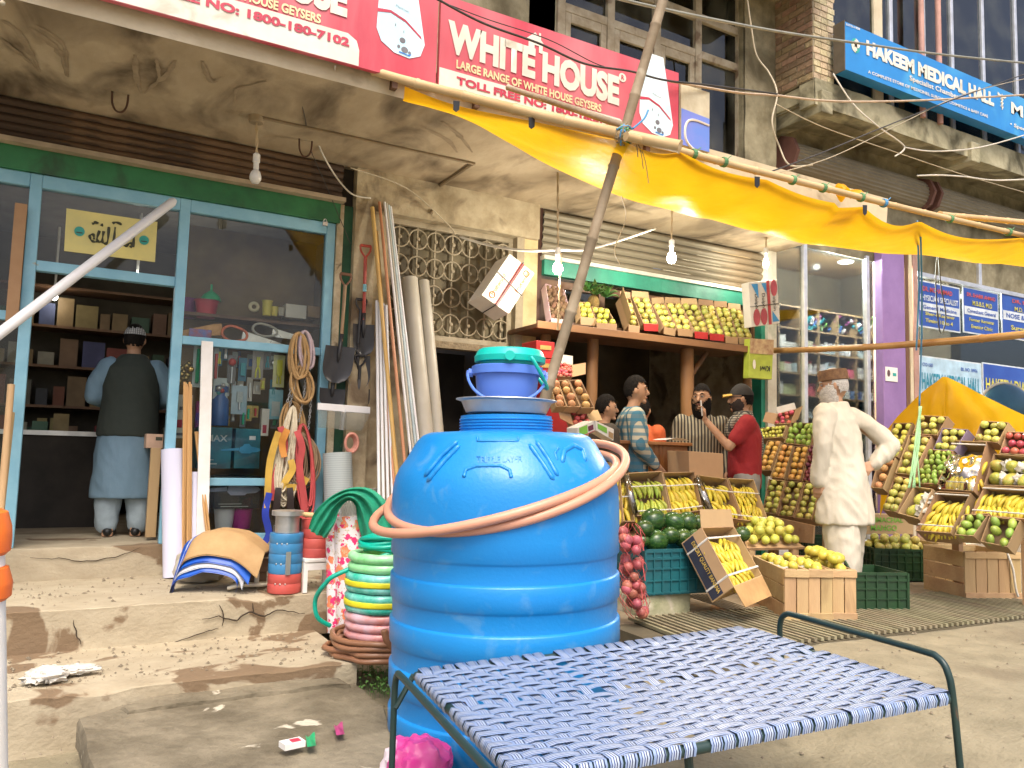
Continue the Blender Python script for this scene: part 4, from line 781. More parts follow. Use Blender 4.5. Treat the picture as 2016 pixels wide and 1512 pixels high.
c = onZ(1262, 1252, .08); crumple(c+V((.02, .1, .05)), .14, .09, .06, 4, 14, .5, 2).build('rubble_stone', mat('reddish_stone', (.4, .22, .16), .9, bump=.5), smooth=SM, label='reddish stone lying among litter beside the tank', cat='stone')
for k in range(5):
    c = onZ(1236+k*9, 1252+rnd.uniform(-4, 8), .06); crumple(c+V((0, .02, .02)), .035, .03, .025, 20+k, 8, .7, 2.5).build('litter', mat('paper_scrap', (.6, .6, .58), .6, (.2, .25, .35), 9), label='scrap of paper litter at the foot of the tank', cat='litter', group='paper scraps by the tank')
# orange and white upright at the left edge of the picture
q0 = EYE+ray(-15, 1512)*(2.0/ray(-15, 1512).dot(FW)); q1 = EYE+ray(-22, 1000)*(2.0/ray(-22, 1000).dot(FW)); t = thing('barrier_post', 'white upright post with orange plastic end caps beside the steps', 'post', (q0.x, q0.y, 0)); ax = (q1-q0).normalized(); f0 = V((q0.x, q0.y, 0))+ax*0
f0 = q0-ax*(q0.z/ax.z); M_or = mat('orange_plastic', (.78, .17, .02), .4, (.7, .13, .02), 4)
LL = (q1-f0).length
b = MB(); b.lathe([(0, 0), (.032, 0), (.034, .02), (.034, LL-.05), (.0, LL-.05)], 20, f0, ax=ax); b.build('post_tube', M_white, t, smooth=SM)
LL = (q1-f0).length
for a, c_ in ((LL-.12, LL), (LL-.235, LL-.14), (.0, .06)): b = MB(); b.lathe([(.035, a), (.047, a+.01), (.05, a+.04), (.05, c_-.05), (.042, c_-.012), (.02, c_), (0, c_)], 20, f0, ax=ax); b.build('orange_sleeve', M_or, t, smooth=SM)
# ================================================================ hardware shop goods
YH = 6.38
def H3(px, py, Y=YH): return onY(px, py, Y)
def boxpx(name, label, r, Y, dp, m_, cat='box', group=None, prints=(), parent=None):
    x0, y0, x1, y1 = r; a = onY(x0, y1, Y); c = onY(x1, y0, Y); b = MB(); b.box((a.x, Y, a.z), (c.x, Y+dp, c.z))
    o = bev(b.build(name, m_, parent, label=None if parent else label, cat=None if parent else cat, group=group), .003)
    for (u0, v0, u1, v1, pm) in prints: flat(o, [V((lerp(a.x, c.x, u), Y, lerp(a.z, c.z, v))) for u, v in ((u0, v0), (u1, v0), (u1, v1), (u0, v1))], pm, .002)
    return o
def rod(name, label, a, c, r, m_, cat, n=10, r2=None, group=None, parent=None):
    b = MB(); b.tube([a, V(a).lerp(V(c), .33), V(a).lerp(V(c), .66), c], [r, r, r, r2 or r], n); return b.build(name, m_, parent, smooth=SM, label=label, cat=cat, group=group)
M_pvc = mat('white_pvc', (.72, .72, .72), .4, (.64, .64, .65), 4); M_pvcg = mat('grey_pvc', (.45, .42, .35), .45, (.38, .35, .28), 3)
M_card = mat('brown_cardboard', (.38, .235, .115), .8, (.32, .19, .09), 4, bump=.08, rand=.1); M_cardw = mat('white_cardboard', (.7, .67, .6), .7, (.62, .58, .5), 4)
# diagonal pvc pipe leaning from the street to the shutter
a = onY(344, 394, 6.28); c = onY(0, 656, 5.75); c2 = c+(c-a)*((c.z-.05)/(a.z-c.z))
b = MB(); b.tube([c2, a.lerp(c, .5), a-(a-c)*.02, a], [.033, .033, .033, .02], 16); b.build('pvc_pipe', M_pvc, smooth=SM, label='long white pvc pipe slanting across the hardware shop door', cat='pipe')
# paper notice with calligraphy strokes behind the transom glass
p = thing('paper_notice', 'yellow paper notice with Arabic calligraphy behind the door transom glass', 'notice', H3(215, 515, 6.5))
q = [onY(x, y, 6.505) for x, y in ((126, 494), (305, 516), (310, 437), (131, 410))]; b = MB(); b.poly(q, V((0, .002, 0))); b.build('paper', mat('gold_paper', (.72, .62, .2), .5, (.58, .52, .2), 3, bump=.2, bscale=6), p)
def pw(u, v): return (q[0].lerp(q[1], u)).lerp(q[3].lerp(q[2], u), v)+V((0, -.003, 0))
M_ink = mat('dark_ink', (.05, .055, .03), .6)
for st in ([(.71, .28), (.74, .36), (.70, .38), (.66, .30), (.62, .33), (.58, .30), (.55, .34)], [(.74, .3), (.745, .62)], [(.64, .36), (.64, .44)], [(.52, .3), (.53, .72)], [(.46, .70), (.455, .34), (.42, .30), (.40, .36), (.41, .58)], [(.41, .36), (.37, .31), (.34, .38), (.36, .58)], [(.36, .34), (.32, .30), (.28, .33), (.26, .43), (.30, .47), (.31, .36)], [(.5, .8), (.54, .84), (.60, .80)], [(.34, .74), (.32, .78), (.30, .74), (.28, .72)], [(.38, .7), (.39, .76)], [(.59, .46), (.60, .48)], [(.62, .5), (.63, .52)]):
    b = MB(); P = spline([pw(*s_) for s_ in st], 5); b.tube(P, [.004+.007*abs(sin(i*.5+1)) for i in range(len(P))], 5); b.build('calligraphy', M_ink, p)
for u in (.15, .86):
    c = pw(u, .5); disc(p, c, .034, .036, mat('green_emblem', (.03, .36, .3), .5), .001, n=16); flat(p, [c+V((x, -.002, z)) for x, z in ((-.02, -.014), (.02, -.014), (.02, -.006), (-.02, -.006))], M_ink, .002)
boxpx('cardboard_strip', 'folded brown cardboard strip hanging in the left window', (10, 402, 54, 632), 6.40, .03, M_card, 'cardboard')
for k, (x0, y0, x1, y1) in enumerate(((22, 757, 5, 960), (22, 812, 0, 1010))): rod('wooden_shaft', ('rounded wooden tool handle leaning left of the blue door post', 'shorter wooden handle leaning under the rounded one')[k], onY(x0, y0, 6.33), onY(x1, y1, 6.2)-V((0, 0, .15)), .022, M_woodv, 'handle')
# fluorescent bulbs inside the shop
for k, (px, py, Y) in enumerate(((270, 545, 8.0), (430, 518, 7.6), (107, 585, 9.0), (352, 470, 9.2))):
    if k == 3: continue
    c = onY(px, py, Y); t = thing('light_bulb', ('bright round bulb glowing above the man in the dark shop', 'bright bulb glowing behind the shop window glass', 'small bulb glowing deep in the dark shop')[k], 'bulb', c)
    b = MB(); b.sphere(c, .04 if k < 2 else .03, 14, 10); b.build('bulb_glass', emat('cool_bulb', (1, .97, .9), 25.), t, smooth=4); b = MB(); b.tube([c+V((0, 0, .03)), V((c.x, c.y, 3.5))], .012, 6); b.build('bulb_cord', M_white, t)
    l = bpy.data.lights.new('lamp', 'POINT'); l.energy = (1.1, 2.2, .4)[k]; l.color = (1, .88, .7); l.shadow_soft_size = .08; lo = bpy.data.objects.new('lamp', l); COL.objects.link(lo); lo.location = c+V((0, -.0, -.1))
# shelving with stock in the dark room
sh = thing('wall_shelf', 'dark wall shelving packed with stock at the back of the hardware shop', 'shelf', (0, 9.3, .63))
for z in (.9, 1.3, 1.7, 2.1, 2.5, 2.9): b = MB(); b.box((-1.85, 9.1, z), (2.15, 9.5, z+.025)); b.build('shelf_board', M_woodd, sh)
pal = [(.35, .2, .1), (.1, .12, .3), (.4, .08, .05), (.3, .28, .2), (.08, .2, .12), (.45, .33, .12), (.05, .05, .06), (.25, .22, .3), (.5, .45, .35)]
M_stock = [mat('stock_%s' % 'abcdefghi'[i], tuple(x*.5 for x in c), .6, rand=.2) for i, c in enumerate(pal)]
for z in (.925, 1.325, 1.725, 2.125, 2.525):
    x = -.7
    while x < 1.3:
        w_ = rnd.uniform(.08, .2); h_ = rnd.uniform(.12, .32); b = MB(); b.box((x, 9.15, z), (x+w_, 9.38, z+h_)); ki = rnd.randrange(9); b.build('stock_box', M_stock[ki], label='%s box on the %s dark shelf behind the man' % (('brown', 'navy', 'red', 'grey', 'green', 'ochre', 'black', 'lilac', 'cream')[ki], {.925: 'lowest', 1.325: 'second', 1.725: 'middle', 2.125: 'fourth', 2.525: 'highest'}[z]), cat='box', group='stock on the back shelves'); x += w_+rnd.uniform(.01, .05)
ct = thing('counter', 'low shop counter with a steel edge inside the hardware door', 'counter', (.0, 8.0, .63))
b = MB(); b.box((-1.2, 8.0, .62), (.35, 8.5, 1.42)); b.build('counter_body', M_dark, ct); b = MB(); b.box((-1.22, 7.96, 1.42), (.37, 8.52, 1.46)); b.build('counter_top', M_steel, ct)
b = MB(); b.box((-1.1, 7.99, .75), (-.35, 7.998, 1.3)); b.build('counter_glass', mat('counter_glass', (.02, .03, .03), .08), ct)
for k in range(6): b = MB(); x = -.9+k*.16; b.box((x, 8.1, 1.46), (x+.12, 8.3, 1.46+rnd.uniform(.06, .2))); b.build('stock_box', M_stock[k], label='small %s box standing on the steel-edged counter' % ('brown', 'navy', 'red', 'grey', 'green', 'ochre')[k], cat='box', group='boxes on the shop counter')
boxpx('carton', 'pinkish carton stamped ANA on the timber rack by the door', (287, 855, 322, 882), 6.75, .25, mat('pink_carton', (.6, .4, .28), .7), 'box', prints=((.55, .55, .95, .8, M_ink),))
boxpx('timber_rack', 'plain timber upright rack just inside the blue door', (286, 882, 318, 1058), 6.72, .06, M_woodv, 'rack')
# ---- window display, upper shelf
wsh = thing('display_shelf', 'brown shelf boards behind the upper shop window', 'shelf', (1.25, 6.7, 2.2)); zz = onY(500, 628, 6.8).z
for z_, y_ in ((zz-.03, 6.72), (2.165, 6.56), (1.085, 6.56)): b = MB(); b.box((.735, y_, z_), (1.86, 6.98, z_+.025)); b.build('shelf_board', M_woodd, wsh)
b = MB(); b.box((.74, 7.0, .64), (1.86, 7.03, 3.2)); b.build('back_board', mat('display_back', (.2, .14, .06), .7, (.12, .08, .04), 3), wsh)
Yw = 6.80
def pot(name, label, px, py0, py1, wpx, m_, cat, Y=Yw, prof_=None):
    a = onY(px, py1, Y); h_ = onY(px, py0, Y).z-a.z; r = metres(wpx, a)/2; pr_ = prof_ or [(0, 0), (.78, 0), (.8, .05), (1, .95), (1.08, .96), (1.08, 1), (.95, 1), (.75, .1), (0, .08)]
    b = MB(); b.lathe([(k*r, z*h_) for k, z in pr_], 20, a); return b.build(name, m_, smooth=SM, label=label, cat=cat)
fun = [(0, 0), (.05, 0), (1.05, .0), (1.0, .12), (.75, .35), (.3, .55), (.12, .62), (.1, 1.0), (0, 1.0)]
pot('funnel', 'green plastic funnel upside down in the upper window', 415, 560, 592, 38, mat('green_plastic', (.01, .45, .18), .35), 'funnel', prof_=fun)
pot('pail', 'red plastic pail in the upper window below the funnel', 405, 592, 626, 44, mat('red_plastic', (.5, .03, .05), .4), 'pail')
pot('pail', 'purple plastic pail in the corner of the upper window', 368, 588, 626, 36, mat('purple_plastic', (.2, .02, .16), .4), 'pail', 6.9)
pot('cup', 'yellow plastic cup on the upper window shelf', 525, 592, 622, 20, mat('yellow_plastic', (.7, .6, .1), .4), 'cup'); pot('cup', 'smaller yellow tub beside the yellow cup', 540, 604, 622, 14, mat('yellow_plastic', (.7, .6, .1), .4), 'tub')
pot('jar', 'grey jar between the yellow tub and white carton', 553, 606, 622, 14, M_pvcg, 'jar')
c = onY(500, 604, Yw); b = MB(); b.tube([c+V((.032*cos(i*pi/10), 0, .032*sin(i*pi/10))) for i in range(20)], .014, 8, closed=True); b.build('tape_roll', mat('tape_cream', (.62, .55, .35), .4), smooth=4, label='roll of cream tape standing on the upper window shelf', cat='tape')
boxpx('carton', 'long white carton at the right of the upper window shelf', (562, 602, 604, 624), Yw, .12, M_cardw); boxpx('carton', 'brown carton next to the white one in the upper window', (606, 604, 630, 624), Yw, .12, M_card)
# saws and board lying on the mid rail
def saw(label, hp, tip, wpx, mH, Y=6.62):
    a = onY(*hp, Y); c = onY(*tip, Y); d = (c-a); n = V((-d.z, 0, d.x)).normalized(); w_ = metres(wpx, a); t = thing('hand_saw', label, 'saw', a)
    b = MB(); b.poly([a+d*.3+n*w_*.5, a+d*.3-n*w_*.6, c-n*w_*.12, c+n*w_*.1], V((0, .003, 0))); b.build('blade', mat('saw_steel', (.6, .57, .5), .3, metal=.7), t)
    b = MB(); b.tube(spline([a+n*w_*.3, a+d*.12+n*w_*.7, a+d*.34+n*w_*.45, a+d*.36-n*w_*.3, a+d*.15-n*w_*.8, a-n*w_*.4], 4, True), .011, 6, closed=True); b.build('handle', mH, t, smooth=SM)
saw('hand saw with orange handle lying behind the mid rail', (440, 652), (560, 680), 20, mat('saw_orange', (.75, .16, .05), .4)); saw('pale bladed saw lying beside the orange handled saw', (500, 645), (618, 672), 16, M_pvcg, 6.7)
q = [onY(x, y, 6.66) for x, y in ((352, 662), (440, 660), (436, 637), (420, 638), (352, 652))]; b = MB(); b.poly(q, V((0, .01, 0))); b.build('packaging_board', mat('orange_check_card', (.62, .33, .12), .6, (.5, .25, .08), 30), label='orange checked packaging card standing on the mid rail', cat='card')
boxpx('pen_pack', 'small blue pack lying before the orange checked card', (372, 650, 417, 662), 6.62, .02, mat('pack_blue', (.05, .2, .6), .4, (.4, .1, .1), 9), 'pack')
# ---- lower window: hanging packs and stock
Yl = 6.58
M_clear = glassmat('clear_bag', (.9, .92, .9), .2, .1, dirt=.25)
def pack(label, r, card, items, Y=Yl, cat='pack'):
    x0, y0, x1, y1 = r; t = boxpx('blister_pack', label, r, Y, .006, card, cat); a = onY(x0, y1, Y); c = onY(x1, y0, Y); wd = c.x-a.x; ht_ = c.z-a.z
    for (kind, m_, u, v, s_) in items:
        p_ = V((lerp(a.x, c.x, u), Y-.015, lerp(a.z, c.z, v))); b = MB()
        if kind == 'shears':
            for sg in (-1, 1): b.tube(spline([p_+V((sg*.2*wd*s_, 0, -.42*ht_*s_)), p_+V((sg*.16*wd*s_, 0, -.15*ht_*s_)), p_+V((-sg*.04*wd, 0, .05*ht_*s_)), p_+V((-sg*.1*wd*s_, 0, .35*ht_*s_))], 4), .007, 6)
        elif kind == 'rod': b.tube([p_+V((0, 0, -.4*ht_*s_)), p_+V((0, 0, .4*ht_*s_))], .012*s_, 6)
        elif kind == 'ball': b.sphere(p_, .03*s_, 10, 7)
        else: b.obox(p_, (.3*wd*s_, 0, 0), (0, .008, 0), (0, 0, .3*ht_*s_))
        b.build('packed_tool', m_, t, smooth=SM)
    return t
Mr = mat('tool_red', (.55, .05, .04), .4); Mg = mat('tool_green', (.03, .4, .2), .4); My = mat('tool_yellow', (.62, .6, .05), .4); Mb = mat('tool_blue', (.03, .14, .5), .4); Mt = mat('tool_teal', (.02, .3, .35), .4)
M_gcard = mat('grey_card', (.18, .18, .18), .5); M_tcard = mat('teal_card', (.03, .2, .26), .5, (.02, .12, .2), 4); M_pack = mat('pale_pack', (.45, .5, .48), .35, (.3, .36, .36), 7)
pack('clear pack with a green trowel hanging by the white post', (377, 680, 400, 762), M_pack, [('rod', Mg, .5, .5, 1), ('block', Mg, .5, .35, .7)]); pack('pack with an orange handled tool right of the white post', (418, 685, 432, 745), M_pack, [('rod', Mr, .5, .4, 1)])
pack('red fitting hanging on a card in the lower window', (446, 700, 466, 755), M_gcard, [('ball', Mr, .5, .75, 1), ('rod', M_steel, .5, .3, .7)]); pack('teal packed tool beside the red fitting', (468, 705, 487, 750), M_tcard, [('block', Mt, .5, .5, .9)])
pack('pruning shears in a narrow clear blister pack', (495, 692, 520, 746), mat('shears_card', (.3, .27, .24), .4), [('shears', My, .5, .45, .95)]); pack('yellow goods in a bag at the right of the lower window', (536, 700, 562, 762), mat('yellow_pack', (.6, .58, .25), .5, (.5, .5, .3), 6), [('block', My, .5, .6, .8), ('shears', My, .5, .4, .7)])
pack('bag of small steel parts hanging behind the white post', (418, 745, 450, 785), M_pack, [('ball', M_steel, .4, .5, .8), ('ball', Mr, .6, .4, .6), ('ball', M_steel, .65, .65, .6)]); pack('clear folder with a tool hanging over the teal boxes', (454, 760, 488, 815), mat('clear_folder', (.35, .45, .5), .3, (.25, .35, .42), 4), [('rod', M_steel, .5, .4, .6), ('block', M_pack, .5, .6, .6)])
for k in range(26):
    px = 424+(k % 9)*15+rnd.uniform(-4, 4); py = (752, 806, 690)[k//9]+rnd.uniform(-10, 12); w_ = rnd.uniform(9, 17); h_ = rnd.uniform(22, 46); mi_ = rnd.choice((Mr, Mg, My, Mb, Mt, M_steel)); cm = rnd.choice((M_pack, M_gcard, M_tcard, M_cardw, mat('navy_card', (.02, .04, .14), .5), mat('ochre_card', (.5, .36, .1), .5)))
    pack('small %s hung %s the lower window' % (('carded tool', 'blister of fittings', 'packet of hardware', 'tool sleeve')[k % 4], ('in the middle row of', 'in the low row of', 'high in')[k//9]), (px, py, px+w_, py+h_), cm, [(rnd.choice(('rod', 'block', 'shears', 'ball')), mi_, .5, .45, .8)], 6.60+.02*(k % 6))['group'] = 'small packs hung in the window'
b = MB(); c = onY(362, 740, 6.56)
bell = thing('bell_bunch', 'bunch of round brass bells hanging beside the blue post', 'bells', c)
for k in range(14):
    p_ = c+V((rnd.uniform(-.055, .055), rnd.uniform(-.03, .03), .09-.011*k+rnd.uniform(-.01, .01))); b = MB(); b.sphere(p_, .026, 10, 8); b.build('bell', mat('brass', (.5, .36, .13), .28, metal=.9), bell, smooth=4)
boxpx('tap_box', 'upper white tap carton stacked in the lower window corner', (342, 778, 380, 810), 6.56, .1, M_cardw, prints=((.3, .1, .6, .3, M_greyp),)); boxpx('tap_box', 'white tap carton with red tap picture under the other', (338, 812, 378, 862), 6.56, .1, M_cardw, prints=((.1, .4, .5, .7, M_redp), (.15, .1, .8, .2, M_greyp)))
boxpx('bottle_pack', 'blue and red printed pack left of the white post', (384, 790, 398, 842), 6.6, .06, mat('blue_pack', (.03, .06, .4), .4, (.5, .05, .05), 8), 'pack')
c = onY(430, 838, 6.62); b = MB(); b.lathe([(0, 0), (.07, 0), (.075, .02), (.07, .2), (.05, .24), (.05, .26), (.062, .265), (.062, .31), (.03, .33), (0, .33)], 18, c); b.build('sprayer', mat('blue_sprayer', (.02, .11, .34), .35), smooth=SM, label='dark blue garden sprayer behind the white post', cat='sprayer')
M_tealbox = mat('teal_box', (.008, .07, .1), .35, (.02, .22, .27), 1.6, mixlo=.45, mixhi=.62)
def chainsaw(o, c, s_, m_):
    b = MB(); b.poly([c+V((x*s_, -.001, z*s_)) for x, z in ((-.06, .0), (-.05, .05), (-.02, .06), (.0, .09), (.06, .095), (.09, .06), (.12, .055), (.19, .04), (.21, .015), (.17, -.01), (.1, -.015), (.08, -.03), (-.03, -.03))], V((0, -.001, 0))); b.poly([c+V((x*s_, -.001, z*s_)) for x, z in ((-.28, .015), (-.062, .04), (-.062, .005), (-.28, -.005))], V((0, -.001, 0))); b.build('printed_chainsaw', m_, o)
o = boxpx('chainsaw_box', 'large dark teal chainsaw carton on the lower window rail', (384, 842, 458, 922), 6.58, .2, M_tealbox, prints=((.2, .1, .6, .13, M_pack), (.2, .2, .5, .22, M_pack))); a = onY(400, 868, 6.578); text('MAX', a+V((.02, -.002, 0)), V((.16, 0, 0)), V((0, 0, .05)), M_pack, o, bold=.02)
o = boxpx('chainsaw_box', 'dark teal carton showing a blue chainsaw picture', (460, 845, 514, 922), 6.58, .2, M_tealbox, prints=((.55, .72, .8, .82, M_white),)); chainsaw(o, onY(480, 888, 6.577), .62, mat('chainsaw_blue', (.05, .35, .6), .4))
o = boxpx('chainsaw_box', 'black chainsaw carton with white saw picture on the bottom shelf', (420, 938, 514, 1002), 6.58, .2, mat('black_box', (.012, .016, .018), .4), prints=((.15, .06, .75, .08, M_pack), (.1, .14, .6, .155, M_pack))); chainsaw(o, onY(462, 968, 6.577), .95, mat('chainsaw_print', (.35, .38, .5), .4))
boxpx('carton', 'thin white and red fuse carton beside the chainsaw boxes', (513, 805, 531, 858), 6.58, .06, M_cardw, prints=((.2, .1, .7, .4, M_redp),)); boxpx('carton', 'teal scissors pack hanging at the right of the window', (528, 768, 558, 825), 6.6, .03, mat('scissor_pack', (.02, .3, .42), .4, (.3, .5, .55), 5), prints=((.2, .1, .8, .6, M_pack),))
for k, (px, mm) in enumerate(((440, M_pvc), (475, mat('magenta_tub', (.45, .02, .25), .4)))): pot('pail', ('white pail low in the bottom window', 'magenta tub low in the bottom window')[k], px, 1000, 1040, 40, mm, 'pail', 6.7)
# ---- poles, film rolls leaning outside the window
a = onY(345, 1126, 6.30); a.z = .41; c = onY(340, 885, 6.42); M_film = mat('plastic_film', (.66, .66, .78), .25, (.56, .56, .7), 3, aniso=(1, 1, .1))
rod('film_roll', 'tall roll of white plastic film leaning at the blue post', a, c, .082, M_film, 'roll', 20)
a = onY(384, 1100, 6.32); a.z = .41; rod('film_roll', 'second roll of plastic film half hidden by wooden sticks', a, onY(384, 930, 6.42), .055, M_film, 'roll', 18)
M_stick = mat('wood_stick', (.55, .32, .12), .6, (.45, .25, .09), 5, aniso=(1, 1, .15))
for k in range(6): a = onY(362+k*3.2, 1090, 6.24+.02*(k % 3)); a.z = .41; rod('wooden_stick', 'slim wooden stick in the bundle tied beside the film roll', a, onY(363+k*2.6, 752+rnd.uniform(-4, 22), 6.40), .0085, M_stick, 'stick', 6, group='bundle of slim wooden sticks')
a = onY(400, 1060, 6.28); a.z = .41; c = onY(408, 672, 6.42); b = MB(); d = (c-a); u = d.normalized(); sx = V((.042, 0, 0)); b.obox((a+c)/2, sx, V((0, .012, 0)), d/2); bev(b.build('white_board', M_white, label='narrow white board leaning against the window rail', cat='board'), .003)
for k in range(2): a = onY(420+k*6, 1080, 6.2); a.z = .41; rod('wooden_stick', 'lone slim stick leaning behind the white board', a, onY(385+k*4, 850, 6.42), .009, M_stick, 'stick', 6, group='lone sticks by the white board')
# ---- hanging ropes, chains and halters
M_rb = mat('brown_rope', (.42, .27, .12), .9, (.33, .2, .08), 20, bump=.4); M_rm = mat('mauve_rope', (.45, .36, .38), .8, (.38, .3, .33), 20, bump=.3); M_rw = mat('cream_rope', (.64, .57, .42), .9, (.52, .45, .32), 20, bump=.4); M_chain = mat('chain_steel', (.5, .5, .48), .35, metal=.8)
def hank(name, label, top, bottom, wpx, n, r, m_, cat='rope', Y=6.34, sq=1.):
    a = onY(*top, Y); c = onY(*bottom, Y); w_ = metres(wpx, a)/2; b = MB()
    for k in range(n):
        jx = rnd.uniform(.35, 1)*w_; dy = rnd.uniform(-.05, .05); dz = rnd.uniform(0, .16)*(a.z-c.z); sk = rnd.uniform(-.3, .3)*w_; m0 = (a+c)/2
        P = [V((a.x+(c.x-a.x)*(.5-.5*cos(t))+jx*sin(t)*(1 if t < pi else 1)*sq+sk*(.5-.5*cos(t)), a.y+dy*sin(t*.5), a.z+(c.z+dz-a.z)*(.5-.5*cos(t)))) for t in [2*pi*i/22 for i in range(22)]]
        b.tube(P, r, 5, closed=True)
    return b.build(name, m_, smooth=4, label=label, cat=cat)
hank('rope_hank', 'brown rope looped from the hook on the blue window post', (588, 655), (585, 750), 34, 6, .012, M_rb); hank('rope_hank', 'mauve rope loops hanging beside the brown rope', (600, 652), (604, 735), 34, 5, .012, M_rm); hank('rope_hank', 'wide brown rope loops hanging below the mauve rope', (590, 722), (600, 800), 44, 6, .011, M_rb)
hank('rope_hank', 'long cream rope hank tied in the middle', (577, 800), (546, 995), 40, 22, .009, M_rw, sq=.7); hank('rope_hank', 'bulky cream rope skein hanging low among the halters', (562, 872), (556, 1000), 58, 20, .008, M_rw, sq=.8); hank('rope_hank', 'pale brown cord skein behind the cream rope', (575, 790), (580, 900), 50, 14, .008, M_rb, Y=6.39); hank('net_bag', 'brown knotted net bag bulging among the halters', (585, 850), (592, 965), 78, 26, .006, mat('net_brown', (.28, .19, .11), .8), 'net')
hank('halter', 'red strap halter with pink lead hanging at the right', (596, 835), (602, 1015), 40, 6, .010, mat('red_strap', (.5, .07, .07), .6), 'halter', 6.32)
def chain(label, pts, Y=6.36, s_=.018):
    P = spline([onY(*p, Y) for p in pts], 10); L_ = sum((P[i+1]-P[i]).length for i in range(len(P)-1)); b = MB(); d0 = 0; k = 0; acc = 0
    for i in range(len(P)-1):
        seg = P[i+1]-P[i]; l = seg.length; u = seg.normalized()
        while d0 < acc+l:
            p = P[i]+u*(d0-acc); sd = (V((1, 0, 0)) if k % 2 else V((0, 1, 0))); sd = (sd-u*sd.dot(u)).normalized()
            b.tube([p+u*(s_*.8*cos(t))+sd*(s_*.42*sin(t)) for t in [pi*i_/4 for i_ in range(8)]], s_*.17, 4, closed=True); d0 += s_*1.25; k += 1
        acc += l
    return b.build('chain', M_chain, smooth=4, label=label, cat='chain')
for k, (xa, ya, xb, yb) in enumerate(((596, 680, 570, 800), (603, 735, 588, 830), (612, 760, 606, 850), (575, 740, 566, 790), (598, 1000, 594, 1068), (578, 1005, 560, 1068), (612, 975, 604, 1060))): chain('steel chain hanging %s' % ('down the front of the ropes', 'behind the red halters', 'at the blue post edge', 'left of the mauve rope', 'low over the blue tins', 'low beside the blue strap', 'below the pink lead')[k], [(xa, ya), ((xa+xb)/2+2, (ya+yb)/2), (xb, yb)], 6.35+.01*(k % 3))
def strap(name, label, pts, wpx, m_, cat='strap', Y=6.31):
    P = spline([onY(*p, Y) for p in pts], 6); w_ = metres(wpx, P[0])/2; b = MB(); n = len(P)
    def f(u, v):
        i = min(int(u*(n-1)+.5), n-1); t_ = (P[min(i+1, n-1)]-P[max(i-1, 0)]).normalized(); s_ = V((t_.z, 0, -t_.x)); return P[i]+s_*(v-.5)*2*w_+V((0, -.012*sin(u*6+v), 0))
    b.grid(f, n-1, 2); b.grid(lambda u, v: f(u, v)+V((0, .004, 0)), n-1, 2); return b.build(name, m_, smooth=4, label=label, cat=cat)
Mred = mat('red_strap', (.5, .07, .07), .6); Mblu = mat('blue_strap', (.02, .05, .42), .6); Myel = mat('yellow_strap', (.6, .38, .06), .6); Mblk = mat('black_leather', (.03, .02, .018), .5)
for k, (pts, m_, lab) in enumerate((([(552, 840), (560, 880), (545, 930), (535, 985)], Mred, 'red and black nylon strap at the left of the halters'), ([(530, 970), (522, 1010), (530, 1050), (518, 1072)], Mblu, 'royal blue buckled strap hanging lowest by the tins'), ([(548, 850), (536, 890), (530, 930), (526, 1000)], Myel, 'mustard strap curving left of the cream rope'), ([(572, 905), (575, 925), (560, 955), (590, 958), (604, 940)], Myel, 'mustard strap sling across the net bag'), ([(570, 960), (572, 1000), (568, 1035)], Mblk, 'black leather belt hanging under the net bag'), ([(548, 960), (545, 1000), (552, 1040)], Mblk, 'black leather belt with steel buckle beside the blue strap'), ([(584, 848), (594, 880), (590, 920), (600, 990), (594, 1020)], Mred, 'bright red halter strap over the net bag'), ([(566, 845), (556, 870), (560, 900)], mat('orange_strap', (.6, .25, .04), .6), 'short orange strap at the top of the halters'))): strap('strap', lab, pts, 13, m_, Y=6.30-.006*k)
for px, py in ((553, 1012), (572, 1015), (545, 1040)):
    c = onY(px, py, 6.26); b = MB(); s_ = .022; b.tube([c+V((x*s_, 0, z*s_)) for x, z in ((-1, -1), (1, -1), (1, 1), (-1, 1))], .003, 5, closed=True); b.build('buckle', M_chain, label='square steel buckle on the black belts', cat='buckle', group='steel belt buckles')
# ---- shovels on the pillar
M_shov = mat('black_shovel', (.022, .022, .025), .38, (.03, .03, .034), 8, bump=.05); M_rw_ = mat('worn_handle', (.34, .22, .12), .5)
def shovel(label, grip, neck, tip, wpx, m_shaft, m_grip, Y=6.33, blade=1.):
    g = onY(*grip, Y-.03); n_ = onY(*neck, Y); tp = onY(*tip, Y+.03); t = thing('shovel', label, 'shovel', g, 'shovels hung on the peeling pillar'); u = (n_-g).normalized(); sd = V((-u.z, 0, u.x))
    if sd.x < 0: sd = -sd
    w_ = metres(wpx, tp)/2; b = MB(); b.tube([g+u*.09, n_], .015, 10); b.build('shaft', m_shaft, t, smooth=SM)
    b = MB(); b.tube([g-sd*.045, g+sd*.045], .013, 8); b.tube(spline([g-sd*.045, g-sd*.04+u*.045, g+u*.1], 4), .009, 6); b.tube(spline([g+sd*.045, g+sd*.04+u*.045, g+u*.1], 4), .009, 6); b.build('grip', m_grip, t, smooth=SM)
    L_ = (tp-n_); b = MB(); b.tube([n_-u*.06, n_+L_*.3, n_+L_*.5], [.018, .016, .006], 8)
    def f(a, c): 
        wv = w_*(1 if c < .55 else sqrt(max(.0, 1-((c-.55)/.47)**2))*.96+.03); return n_+L_*(.12+.88*c)+sd*(a-.5)*2*wv+V((0, -.02*(2*a-1)**2+.012*(1-c), 0))
    b.grid(f, 8, 14); b.grid(lambda a, c: f(a, c)+V((0, .004, 0)), 8, 14); b.build('blade', M_shov, t, smooth=4)
